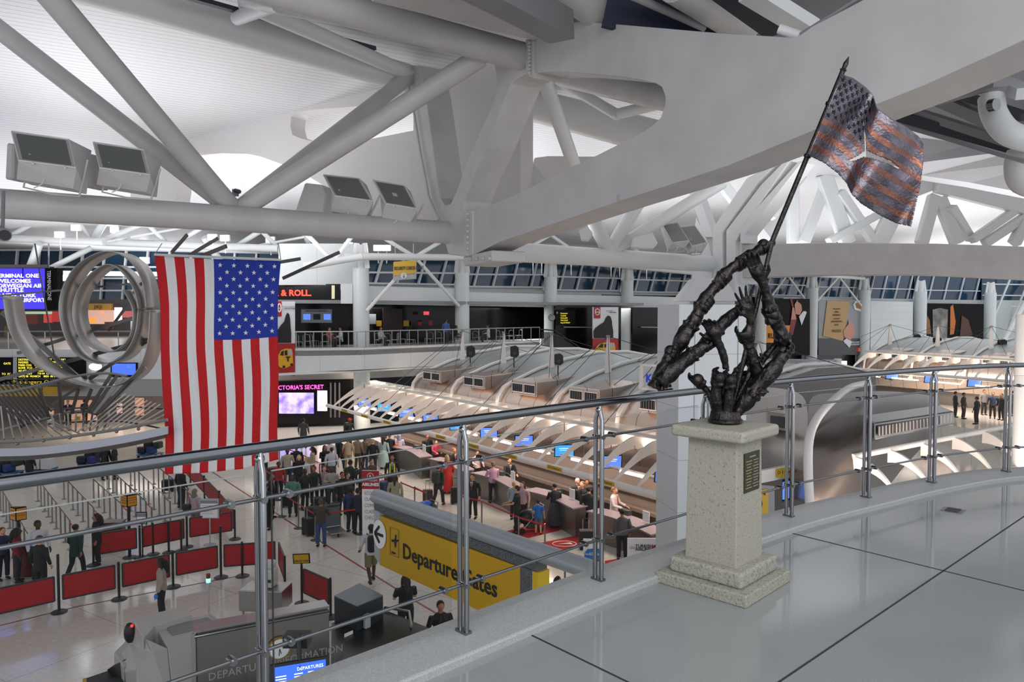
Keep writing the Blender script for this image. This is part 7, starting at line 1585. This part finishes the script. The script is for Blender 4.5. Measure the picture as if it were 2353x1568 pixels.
def lib(kind, pose):
    key = (kind, pose)
    if key in LIB: return LIB[key]
    D = POSES[pose]; dz = -.46 if pose == 'sit' else 0; mb = MB()
    S = [V((-.175, .0, 1.40 + dz)), V((.175, .0, 1.40 + dz))]; H = [V((-.09, 0, .90 + dz)), V((.09, 0, .90 + dz))]
    sh = [V(x) for x in D['e']]; wr = [V(x) for x in D['w']]; kn = [V(x) for x in D['k']]; an = [V(x) for x in D['a']]
    z = lambda q: q + dz
    if kind == 'body':
        mb.path([(0, .01, z(.95)), (0, 0, z(1.2)), (0, 0, z(1.4)), (0, -.005, z(1.46)), (0, -.02, z(1.54))], [(.09, .14), (.085, .12), (.08, .14), (.05, .055), (.048, .052)], 12)
        mb.ball((0, -.025, z(1.625)), (.072, .092, .108), 16, 12); mb.ball((0, -.075, z(1.575)), (.045, .04, .035), 10, 8)
        mb.path([(0, -.112, z(1.645)), (0, -.135, z(1.605)), (0, -.11, z(1.595))], [.009, .014, .010], 8)
        for s in (-1, 1):
            mb.ball((s * .076, -.01, z(1.615)), (.014, .02, .03), 8, 6); mb.ball((s * .03, -.108, z(1.632)), (.014, .009, .009), 8, 6)
        mb.ball((0, -.116, z(1.562)), (.024, .010, .009), 8, 6)
        for i in (0, 1):
            mb.path([S[i], S[i].lerp(sh[i], .5), sh[i], sh[i].lerp(wr[i], .4), wr[i]], [.048, .044, .036, .034, .024], 10)
            d = (wr[i] - sh[i]).normalized(); mb.path([wr[i], wr[i] + d * .05, wr[i] + d * .10], [(.024, .02), (.036, .018), (.034, .015)], 8)
            x, y = basis(d)
            ax = V((0, 1, 0)) if abs(d.z) > .7 else V((1, 0, 0)); ax = (ax - d * ax.dot(d)).normalized(); cu = V((-1 if i else 1, 0, 0)) if abs(d.z) > .7 else V((0, 0, -1))
            for k in range(4):
                o_ = ax * (k - 1.5) * .019; ln = (.07, .08, .075, .06)[k]; b = wr[i] + d * .095 + o_
                mb.path([b, b + d * ln * .5 + cu * .008, b + d * ln * .9 + cu * .03], [.0095, .009, .0075], 6)
            mb.path([wr[i] + d * .03 - ax * .02, wr[i] + d * .06 - ax * .045, wr[i] + d * .10 - ax * .05], [.012, .011, .009], 6)
            mb.path([H[i], H[i].lerp(kn[i], .5), kn[i], kn[i].lerp(an[i], .35), an[i]], [.075, .068, .05, .052, .034], 10)
            mb.path([an[i] + V((0, .03, -.04)), an[i] + V((0, -.06, -.055)), an[i] + V((0, -.14, -.065))], [.034, .035, .022], 8)
        me = evald(mb, 1, .0115, 1)
    elif kind in ('top', 'tee', 'coat'):
        low = .72 if kind == 'coat' else .86
        mb.path([(0, .0, z(low)), (0, .0, z(1.0)), (0, .0, z(1.18)), (0, .0, z(1.34)), (0, 0, z(1.42)), (0, -.0, z(1.475))], [(.135, .185), (.12, .165), (.115, .155), (.115, .175), (.09, .15), (.06, .07)], 14)
        for i in (0, 1):
            q = [S[i] + V((0, 0, -.0)), S[i].lerp(sh[i], .5), sh[i], sh[i].lerp(wr[i], .45), sh[i].lerp(wr[i], .93)]
            r = [.066, .062, .054, .05, .042]
            if kind == 'tee': q, r = q[:2] + [S[i].lerp(sh[i], .75)], r[:2] + [.06]
            mb.path(q, r, 10)
        if kind == 'coat':
            for s in (-1, 1): mb.path([(s * .03, -.1, z(1.45)), (s * .06, -.122, z(1.3)), (s * .02, -.13, z(1.15))], .014, 6)
        me = evald(mb, 1, .014)
    elif kind in ('trousers', 'shorts'):
        mb.path([(0, .0, z(1.0)), (0, .0, z(.9)), (0, .0, z(.82))], [(.118, .165), (.125, .178), (.09, .13)], 14)
        for i in (0, 1):
            q = [H[i], H[i].lerp(kn[i], .5), kn[i], kn[i].lerp(an[i], .5), kn[i].lerp(an[i], .95)]; r = [.095, .088, .07, .066, .062]
            if kind == 'shorts': q, r = q[:3], [.098, .095, .09]
            mb.path(q, r, 10)
        me = evald(mb, 1, .014)
    elif kind == 'skirt':
        mb.lathe((0, 0, 0), [(.30, z(.12)), (.29, z(.3)), (.25, z(.6)), (.2, z(.85)), (.155, z(1.0))], 16)
        for i in (0, 1): mb.path([H[i], kn[i], an[i]], [.09, .08, .07], 8)
        me = evald(mb, 1, .018)
    elif kind == 'shoes':
        for i in (0, 1):
            mb.path([an[i] + V((0, .045, -.045)), an[i] + V((0, -.05, -.05)), an[i] + V((0, -.13, -.06)), an[i] + V((0, -.175, -.068))], [(.045, .04), (.045, .042), (.036, .042), (.016, .02)], 10)
        me = evald(mb, 1, .012)
    elif kind in ('short_hair', 'long_hair', 'scarf', 'cap', 'bun'):
        mb.ball((0, .0, z(1.655)), (.083, .098, .095), 16, 12)
        if kind == 'short_hair': mb.ball((0, .04, z(1.62)), (.078, .07, .08), 12, 8)
        if kind == 'long_hair':
            mb.path([(0, .05, z(1.66)), (0, .085, z(1.56)), (0, .10, z(1.42)), (0, .11, z(1.30))], [(.07, .075), (.055, .09), (.045, .095), (.02, .06)], 12)
            for s in (-1, 1): mb.path([(s * .07, -.01, z(1.66)), (s * .085, .01, z(1.56)), (s * .09, .03, z(1.42))], [.03, .03, .018], 8)
        if kind == 'scarf':
            mb.path([(0, .02, z(1.66)), (0, .03, z(1.55)), (0, .01, z(1.45)), (0, 0, z(1.38))], [(.10, .085), (.085, .085), (.10, .12), (.11, .15)], 12)
        if kind == 'cap': mb.path([(0, -.06, z(1.685)), (0, -.12, z(1.675)), (0, -.18, z(1.66))], [(.02, .07), (.014, .07), (.01, .05)], 10)
        if kind == 'bun': mb.ball((0, .09, z(1.68)), .045, 10, 8)
        me = evald(mb, 1, .014); 
        # keep the face clear
        bm = bmesh.new(); bm.from_mesh(me)
        if kind != 'cap':
            kill = [f for f in bm.faces if f.calc_center_median().y < -.052 and f.calc_center_median().z < z(1.675)]
            bmesh.ops.delete(bm, geom=kill, context='FACES')
        bm.to_mesh(me); bm.free()
    LIB[key] = me; return me
SKIN = {'l': '#c99678', 'm': '#a06a4c', 'd': '#4a2e22', 'p': '#dcae94'}
npn = [0]
def person(u, v, h, pose, face, top, bottom, hair, skin, label, head=True, z0=0., grp=None):
    """u, v: pixel of the head's top (head) or of the feet; top / bottom / hair are (kind, colour)"""
    p = G(u, v, z0 + h) if head else G(u, v, z0); p = V((p.x, p.y, z0)); npn[0] += 1
    r = thing('person', label, 'person', p, math.radians(face), grp); k = h / 1.73 if pose != 'sit' else h / 1.27; r.scale = (k * 1.12, k * 1.1, k)
    def add(kind, nm, col, rough=.7, m=None):
        o = bpy.data.objects.new(nm, lib(kind, pose)); C.objects.link(o); o.parent = r
        mm = m or mat('%s_%s' % ('skin' if nm == 'body' else 'cloth', col[1:]), col, rough); o.material_slots[0].link = 'OBJECT'; o.material_slots[0].material = mm; return o
    add('body', 'body', SKIN[skin], .55)
    t = add(top[0], {'coat': 'jacket', 'top': 'shirt', 'tee': 't_shirt'}[top[0]], top[1])
    add(bottom[0], bottom[0], bottom[1]); add('shoes', 'shoes', '#16130f')
    add(hair[0], {'short_hair': 'hair', 'long_hair': 'hair', 'bun': 'hair', 'scarf': 'headscarf', 'cap': 'cap'}[hair[0]], hair[1])
    dz = -.46 if pose == 'sit' else 0
    if len(top) > 2:       # tie or shirt front
        MB().add([(-.05, -.118, 1.46 + dz), (.05, -.118, 1.46 + dz), (.012, -.136, 1.2 + dz), (-.012, -.136, 1.2 + dz)], [(0, 1, 2, 3)]).build('shirt_front', mat('shirt_white', '#d8d8dc', .7), r, world=False)
        MB().prism([V(q) for q in ((-.014, -.128, 1.43 + dz), (.014, -.128, 1.43 + dz), (.02, -.146, 1.16 + dz), (0, -.148, 1.12 + dz), (-.02, -.146, 1.16 + dz))], (0, -.008, 0)).build('tie', mat('tie' + top[2][1:], top[2], .6), r, world=False)
    return r
def backpack(par, m='#0e0f12', label='black backpack worn by the person in khaki shorts'):
    q = par.location + Matrix.Rotation(par.rotation_euler.z, 3, 'Z') @ V((0, .22, 1.02)); o = thing('backpack', label, 'backpack', q, par.rotation_euler.z)
    MB().box((0, 0, .24), (.34, .22, .5)).build('bag', mat('pack' + m[1:], m, .7), o, world=False, bevel=.08, seg=3)
    MB().box((0, .12, .16), (.26, .06, .24)).build('pocket', mat('pack' + m[1:], m, .7), o, world=False, bevel=.025)
    for s in (-1, 1): MB().path([(s * .11, -.09, .48), (s * .13, -.24, .50), (s * .14, -.34, .30), (s * .14, -.24, .08), (s * .12, -.1, .04)], .014, 6).build('strap', M_BLACK, o, world=False)
    return o
K, T_, S_, LH, SH = 'coat', 'trousers', 'top', 'long_hair', 'short_hair'
BK = '#141416'; NV = '#161a2a'
ppl = [
 # left group at the podiums
 (5, 1213, 1.6, 'stand', 60, (S_, '#1d2640'), (T_, NV), (SH, '#5a3d2a'), 'l', 'person in a navy uniform at the left edge by the podium'),
 (38, 1214, 1.65, 'stand', 120, (S_, '#6e1a22'), (T_, NV), (LH, BK), 'd', 'person with dark hair and a dark red top at the left edge'),
 (86, 1197, 1.8, 'stand', 60, (S_, '#c9ccd8'), (T_, NV), (SH, '#191413'), 'd', 'bald person in a white shirt beside the left three-sided sign'),
 (90, 1232, 1.72, 'stand', 170, (K, '#15151a'), (T_, BK), (SH, '#5e3f34'), 'l', 'balding person in a dark coat seen from behind at the left'),
 (173, 1206, 1.66, 'walk', 175, (K, '#123329'), (T_, '#14161c'), ('bun', '#2a1c14'), 'm', 'person in a dark green blazer seen from behind near the queue posts'),
 (222, 1181, 1.66, 'hold', -60, (K, '#12141c', '#2a2a3a'), (T_, BK), (LH, '#2c1712'), 'm', 'person in a black suit with long dark hair by the brown podium'),
 (370, 1283, 1.68, 'stand', -70, (S_, '#9c9284'), (T_, '#14161c'), (LH, BK), 'd', 'person in a beige shirt with a blue glove standing before the front barrier row'),
 (447, 1124, 1.6, 'stand', 160, (S_, '#b79aa4'), (T_, '#6f6a64'), ('scarf', '#75756f'), 'l', 'grey-haired person in a pink shirt with a black shoulder bag'),
 (415, 1072, 1.75, 'stand', 150, (K, '#14161f'), (T_, '#1f2740'), (SH, '#2a2220'), 'm', 'person in a dark jacket and jeans below the flag corner'),
 (622, 1089, 1.78, 'stand', 80, (K, '#12151e', '#3a3f50'), (T_, BK), (SH, '#1e1714'), 'm', 'person in a dark suit and tie just right of the tall twin post'),
 (610, 1112, 1.75, 'stand', 170, (K, '#101116'), (T_, BK), (SH, '#17120f'), 'm', 'person in black partly hidden behind the tall twin post'),
 # queue crowd
 (660, 1032, 1.72, 'stand', 30, (S_, '#a7a08e'), (T_, '#26304c'), (SH, '#171310'), 'd', 'person in a beige jacket standing right of the flag edge'),
 (681, 1024, 1.74, 'stand', 200, (S_, '#14161c'), (T_, BK), (SH, BK), 'm', 'person in black behind the one in the beige jacket'),
 (687, 1046, 1.64, 'stand', 20, (S_, '#231c22'), (T_, '#1d2130'), (LH, '#b79668'), 'p', 'blonde person in a dark top in the queue'),
 (718, 1027, 1.68, 'hold', -70, (S_, '#a89878'), (T_, '#3a3630'), (LH, '#2a1a14'), 'm', 'dark-haired person in a tan top looking down at a trolley'),
 (705, 1051, 1.66, 'stand', -60, (S_, '#c2bfbd'), (T_, BK), (LH, '#a48f68'), 'p', 'person in a white top with long fair hair in the queue'),
 (746, 1024, 1.64, 'hold', 40, (S_, '#101014'), (T_, BK), (LH, '#120e0d'), 'm', 'person with black hair in black bending over a bag'),
 (762, 1029, 1.72, 'stand', 185, (S_, '#bfbfca'), (T_, '#2c3040'), (SH, '#3a2a1e'), 'l', 'person in a white shirt with dark red sleeves seen from behind'),
 (757, 1010, 1.74, 'stand', 20, (S_, '#c7c7cc'), (T_, '#20242c'), (SH, '#201814'), 'm', 'person in a white shirt further back in the queue'),
 (779, 1003, 1.82, 'walk', 140, (S_, '#12151c'), (T_, '#10131c'), (SH, BK), 'd', 'tall person in dark clothes under the handrail'),
 (799, 1006, 1.74, 'stand', 190, (S_, '#b9a888'), (T_, '#a2936f'), (SH, '#3a2a20'), 'l', 'person in cream clothes under the handrail'),
 (822, 1002, 1.76, 'stand', 160, (S_, '#8a7c6a'), (T_, '#4d4a35'), (SH, '#2a1f18'), 'm', 'person in a plaid shirt and olive trousers under the handrail'),
 (838, 1003, 1.72, 'stand', 150, (S_, '#7d6a60'), (T_, '#2b3b58'), (SH, '#2a1f18'), 'm', 'person in a plaid shirt and jeans under the handrail'),
 (857, 1010, 1.68, 'stand', 185, (S_, '#16141a'), (T_, BK), (SH, '#a58f68'), 'p', 'person with short blonde hair in black beside the tan bag'),
 (881, 1004, 1.66, 'stand', 170, (S_, '#9db8b4'), ('skirt', '#a9c2be'), (LH, '#20140f'), 'm', 'person with long dark hair in a pale green dress'),
 (895, 997, 1.76, 'lean', 200, (K, '#15151c'), (T_, BK), (SH, '#a0503a'), 'l', 'red-haired person in a dark suit at the far counter'),
 (917, 998, 1.66, 'hold', 200, (S_, '#b9b6cc'), (T_, '#1c1c26'), ('scarf', '#8d90ae'), 'l', 'person in a lilac headscarf and pale top with an orange bag'),
 (697, 962, 1.78, 'stand', 180, (K, '#3a3c40'), (T_, '#26282c'), (SH, '#120e0c'), 'm', 'person in a grey suit walking away before the video screen'),
 (803, 962, 1.76, 'walk', 60, (S_, '#12151e'), (T_, '#161a26'), ('cap', '#b01420'), 'd', 'person in a red cap with a dark backpack near the shop front'),
 (745, 1072, 1.64, 'stand', 20, (S_, '#a08890'), (T_, BK), (LH, '#5a3428'), 'p', 'person in a floral top with auburn hair behind the glass'),
 (762, 1072, 1.78, 'hold', 10, (S_, '#a6a095'), (T_, '#3a3c40'), (SH, '#1c1512'), 'd', 'person in a pale grey shirt checking a phone behind the glass'),
 (786, 1085, 1.72, 'stand', 40, (S_, '#17181c'), (T_, BK), (SH, '#2a201a'), 'm', 'person in black left of the airline banner'),
 (798, 1087, 1.66, 'stand', 60, (S_, '#232022'), (T_, BK), (SH, '#3a2a20'), 'l', 'person with brown hair just left of the airline banner'),
 (805, 1058, 1.78, 'stand', 150, (K, '#24291f'), (T_, BK), (SH, '#1a1512'), 'm', 'person in a bulky dark green coat behind the airline banner'),
 (833, 1062, 1.7, 'stand', 30, (S_, '#3a3230'), (T_, BK), (SH, '#1c1512'), 'd', 'person directly behind the airline banner top'),
 (853, 1055, 1.76, 'hold', 50, (S_, '#4a4034'), (T_, '#2a2a2c'), (SH, '#3a2c22'), 'l', 'person in a brown shirt behind and right of the airline banner'),
 (901, 1047, 1.76, 'stand', 10, (K, '#14171e', '#6a7ca8'), (T_, BK), (SH, '#3a2c24'), 'm', 'person in a dark suit under a yellow safety vest'),
 (908, 1092, 1.68, 'stand', 175, (S_, '#a49c84'), (T_, '#6f6a54'), (LH, '#3a241a'), 'l', 'person in a cream top with long brown hair above the yellow sign'),
 (737, 1148, 1.66, 'lean', 180, (S_, '#3a302a'), (T_, '#2d4574'), (SH, '#4a382c'), 'm', 'person in a brown sweater and blue jeans behind a luggage trolley'),
 (806, 1120, 1.68, 'stand', 160, (S_, '#1c2a58'), (T_, '#141824'), (SH, '#17120f'), 'd', 'person in a blue top left of the airline banner'),
 (822, 1122, 1.7, 'stand', 170, (S_, '#161a30'), (T_, BK), (SH, '#17120f'), 'm', 'person in a dark navy top touching the airline banner'),
 (722, 1072, 1.66, 'stand', 0, (S_, '#232a24'), (T_, BK), (SH, '#1c1512'), 'm', 'person in a dark green top in the shaded crowd'),
 (700, 1078, 1.7, 'stand', 50, (S_, '#2a2622'), (T_, BK), (SH, '#1c1512'), 'd', 'person in dark brown beside the person with fair hair'),
 (672, 1092, 1.66, 'hold', 10, (S_, '#5a8a7c'), (T_, '#1c2028'), (SH, '#1c1512'), 'd', 'person in a green and white scarf in front of the crowd'),
 (640, 1062, 1.62, 'stand', 30, (S_, '#a02020'), (T_, BK), (SH, '#1c1512'), 'd', 'person in a red top right under the flag corner'),
 # counters
 (1007, 1068, 1.76, 'walk', 160, (K, '#2c2f28'), (T_, '#1c1c20'), (SH, '#2a241e'), 'l', 'person in a dark green coat with a grey backpack pulling a suitcase'),
 (1027, 1046, 1.72, 'stand', 200, (S_, '#c02018'), ('skirt', '#b81c18'), (LH, '#b49a70'), 'p', 'fair-haired person in a long bright red dress at the counter'),
 (1086, 1090, 1.76, 'stand', -15, (K, '#12141c', '#8a2030'), (T_, BK), (SH, '#120e0c'), 'l', 'person in a dark suit with a red tie standing between the railing posts'),
 (1133, 1062, 1.76, 'lean', 205, (S_, '#b08aa8'), (T_, '#15161c'), (SH, '#6a564a'), 'l', 'person in a pink shirt leaning on a check-in counter'),
 (1170, 1053, 1.74, 'lean', 30, (K, '#12141a', '#101014'), (T_, BK), (SH, '#120e0c'), 'l', 'agent in a dark suit facing the person in the pink shirt'),
 (1096, 1036, 1.62, 'lean', 30, (S_, '#c4b4bc'), (T_, BK), (SH, '#120e0c'), 'l', 'dark-haired agent in a pale top behind the counter'),
 (982, 998, 1.74, 'stand', 30, (K, '#14141a'), (T_, BK), (SH, '#120e0c'), 'm', 'agent in black behind the far counter'),
 (1002, 1012, 1.5, 'lean', 30, (S_, '#b43a58'), (T_, BK), (SH, '#2a1e1a'), 'l', 'agent in a pink top behind the far counter'),
 (1043, 1030, 1.7, 'lean', 40, (K, '#1a1518', '#a02028'), (T_, BK), (SH, '#a5532a'), 'l', 'ginger-haired agent behind the counter beside the red dress'),
 (1188, 1117, 1.76, 'lean', -100, ('tee', '#15171c'), (T_, '#101116'), (SH, '#2c2018'), 'l', 'person in black t-shirt and trousers pushing a stroller'),
 (1201, 1108, 1.66, 'hold', -30, ('tee', '#b4969c'), (T_, '#2a2428'), (LH, '#4a3024'), 'p', 'person in a red and white top behind the stroller'),
 (1181, 1108, 1.5, 'stand', 150, (S_, '#8aa0ac'), (T_, BK), (SH, '#a88a68'), 'p', 'fair-haired person behind the one in black by the stroller'),
 (1237, 1149, 1.28, 'stand', 170, ('tee', '#1668b8'), ('shorts', '#4c5a68'), (SH, '#1c1512'), 'l', 'child in a blue t-shirt and patterned shorts beside the stroller'),
 (1275, 1112, 1.66, 'lean', 195, (S_, '#131317'), ('skirt', '#3c3a3e'), ('bun', '#1c1512'), 'l', 'person in a black top and long patterned skirt at the counter'),
 (1338, 1107, 1.78, 'stand', -30, (K, '#16171c'), (T_, BK), (SH, '#6a4a34'), 'l', 'person in a dark coat with reddish-brown hair left of the twin post'),
 (1353, 1118, 1.76, 'stand', 160, (K, '#101116'), (T_, BK), (SH, '#1c1410'), 'l', 'person in a black suit seen from behind left of the twin post'),
 (1327, 1100, 1.68, 'stand', 20, (K, '#15161c', '#b01c24'), (T_, BK), (SH, '#c0c0c0'), 'l', 'agent with a red scarf and white cap behind the counter'),
 (1348, 1102, 1.7, 'stand', 10, (K, '#15161c', '#b0a0a0'), (T_, BK), (SH, '#1c1410'), 'm', 'agent in black right of the red-scarfed agent'),
 (1411, 1120, 1.76, 'lean', 60, (S_, '#d0c4c4', '#b01c24'), (T_, '#20222a'), (SH, '#7a5a40'), 'l', 'agent in a white shirt and red tie right of the twin post'),
 (1430, 1171, 1.68, 'stand', 185, (S_, '#4a4c50'), (T_, '#15161a'), ('bun', '#1c1512'), 'm', 'person in a patterned grey blouse and black trousers at the nearest counter'),
 (853, 1206, 1.78, 'walk', -155, (S_, '#c2c4c8'), ('shorts', '#75704a'), (SH, '#17120f'), 'd', 'person in a white shirt and khaki shorts with a black backpack'),
 (932, 1322, 1.72, 'lean', 200, ('tee', '#0c0d11'), (T_, '#101116'), (LH, '#2a241c'), 'l', 'person in a black t-shirt seen from behind below the yellow sign'),
 (1012, 1382, 1.7, 'stand', 20, (K, '#101014'), (T_, BK), (SH, BK), 'm', 'person in black mostly hidden under the yellow sign'),
 (1282, 1325, 1.1, 'stand', 90, (K, '#0e0f12'), ('skirt', '#0e0f12'), (LH, '#0e0f12'), 'm', 'dark figure by the red belt at the end of the yellow sign'),
 # left background
 (156, 921, 1.74, 'lean', 20, (K, '#1c2434', '#c04040'), (T_, BK), (SH, '#3a2a20'), 'l', 'person in a navy suit seen through the metal sculpture'),
 (194, 919, 1.74, 'stand', 170, (K, '#1a1c22'), (T_, BK), (SH, '#1c1512'), 'l', 'person in black seen through the metal sculpture bars'),
 (66, 1030, 1.74, 'stand', 170, (K, '#101114'), (T_, BK), (SH, BK), 'm', 'person in black beside the grey bins under the sculpture'),
 (240, 1022, 1.72, 'stand', 60, (K, '#161a26'), (T_, BK), (SH, BK), 'm', 'person in navy beside the loaded trolleys under the sculpture'),
 (262, 1020, 1.74, 'stand', 120, (K, '#141418'), (T_, '#1c2234'), (SH, BK), 'l', 'person in black and jeans beside the loaded trolleys'),
]
made = {}
for r_ in ppl: made[r_[-1]] = person(*r_)
backpack(made['person in a white shirt and khaki shorts with a black backpack'])
backpack(made['person in a red cap with a dark backpack near the shop front'], '#1a1c24', 'dark backpack worn by the person in the red cap')
backpack(made['person in a dark green coat with a grey backpack pulling a suitcase'], '#3a3d3a', 'grey-green backpack worn by the person in the dark green coat')
def bagat(lbl, off, size, col, label, nm='shoulder_bag'):
    par = made[lbl]; q = par.location + Matrix.Rotation(par.rotation_euler.z, 3, 'Z') @ V(off); o = thing(nm, label, 'bag', q, par.rotation_euler.z)
    MB().box((0, 0, size[2] / 2), size).build('bag', mat('bag' + col[1:], col, .5), o, world=False, bevel=.04, seg=2); MB().path([(-size[0] * .4, 0, size[2]), (-.1, .04, size[2] + .4), (.1, .02, size[2] + .4), (size[0] * .4, 0, size[2])], .01, 5).build('strap', M_BLACK, o, world=False)
bagat('grey-haired person in a pink shirt with a black shoulder bag', (.25, .12, .78), (.36, .14, .26), '#141416', 'black shoulder bag of the grey-haired person')
bagat('person in a lilac headscarf and pale top with an orange bag', (.2, .15, .9), (.28, .1, .3), '#d0741c', 'orange shoulder bag of the person in the lilac headscarf')
q = made['person in a beige shirt with a blue glove standing before the front barrier row']
o = MB().ball((0, 0, 0), (.045, .05, .075), 10, 8).path([(0, 0, -.04), (.01, -.03, -.10)], .012, 6).build('glove', mat('blue_glove', '#2a7ad8', .4), q, smooth=1, world=False); o.location = (.27, -.10, .80)
q = made['person in a dark suit under a yellow safety vest']
mb = MB(); [mb.add([(s * .13, -.128, .9), (s * .06, -.132, .9), (s * .05, -.13, 1.38), (s * .10, -.12, 1.42)], [(0, 1, 2, 3)]) for s in (-1, 1)]; mb.build('safety_vest', mat('hi_vis', '#a8b82a', .6, emit=.15), q, world=False)
# stroller
p = G(1215, 1222); o = thing('stroller', 'dark baby stroller beside the child in blue on the red carpet', 'stroller', p, -1.2)
MB().path([(-.25, .5, 1.0), (-.25, .1, .6), (-.25, -.35, .15)], .018, 6).path([(.25, .5, 1.0), (.25, .1, .6), (.25, -.35, .15)], .018, 6).tube((-.25, .5, 1.0), (.25, .5, 1.0), .02).build('frame', M_GREYS, o, world=False)
MB().ball((0, 0, .55), (.26, .42, .3), 12, 8).build('seat_shell', M_BLACK, o, smooth=1, world=False); MB().box((0, .1, .25), (.4, .5, .2)).build('basket', M_DGREY, o, world=False, bevel=.04)
for x, y in ((-.28, .35), (.28, .35), (-.28, -.38), (.28, -.38)): MB().tube((x - .02, y, .12), (x + .02, y, .12), .12, n=16).build('wheel', M_BLACK, o, world=False)
# diners on the far deck
dc = dict(z0=DZ + .02)
for (u, b_, pose, top, hair, lb, face) in [(1025, 1.2, 'stand', '#3f5f9a', BK, 'person in a blue shirt standing on the far deck', 150), (1048, 1.6, 'sit', '#15151a', BK, 'person in black seated on the far deck right of the blue shirt', 90), (1122, 1.4, 'sit', '#c8ccd4', '#2a1c14', 'person in white seated on the far deck at the centre', -90), (874, 1.3, 'sit', '#a8b0b4', '#2a1c14', 'person in grey seated on the far deck left of the door panel', 60), (756, 1.4, 'sit', '#8a4a4a', BK, 'person in red seated on the far deck near the flag', 60), (783, 1.8, 'sit', '#b8bcc0', BK, 'person in a white top seated on the far deck beside the first column', -60)]:
    p = deckpt(u, b_); r = thing('person', lb, 'person', p, math.radians(face)); 
    for kind, nm, col in (('body', 'body', SKIN['m']), ('top', 'shirt', top), ('trousers', 'trousers', '#3a3428'), ('shoes', 'shoes', '#16130f'), ('short_hair', 'hair', hair)):
        o = bpy.data.objects.new(nm, lib(kind, pose)); C.objects.link(o); o.parent = r; o.material_slots[0].link = 'OBJECT'; o.material_slots[0].material = mat('%s_%s' % ('skin' if nm == 'body' else 'cloth', col[1:]), col, .7)
# travellers under the far right canopy
for k, (u, v, top, lb) in enumerate([(1882, 868, '#c8a090', 'person in an orange and white vest far right of the pedestal'), (1925, 885, '#3a4660', 'person in a blue-grey cap and top far behind the railing'), (2196, 900, '#1c1c20', 'person in black at the distant counters, leftmost of the group'), (2215, 903, '#241c1e', 'person in dark red-brown at the distant counters'), (2262, 896, '#6a6a70', 'person in grey at the distant counters'), (2282, 902, '#26304a', 'person in navy at the distant counters'), (2302, 905, '#15151a', 'person in black at the distant counters near the right column'), (2150, 905, '#3a3a40', 'person in charcoal at the distant counters, left of the black ones'), (2245, 912, '#181a20', 'person in black behind the red bag at the distant counters'), (2325, 898, '#2a2a30', 'person in dark grey beside the right column')]):
    person(u, v, 1.7, 'stand', 150 - k * 37, (S_, top), (T_, BK), (SH, '#1c1512'), 'm', lb, z0=1.2)
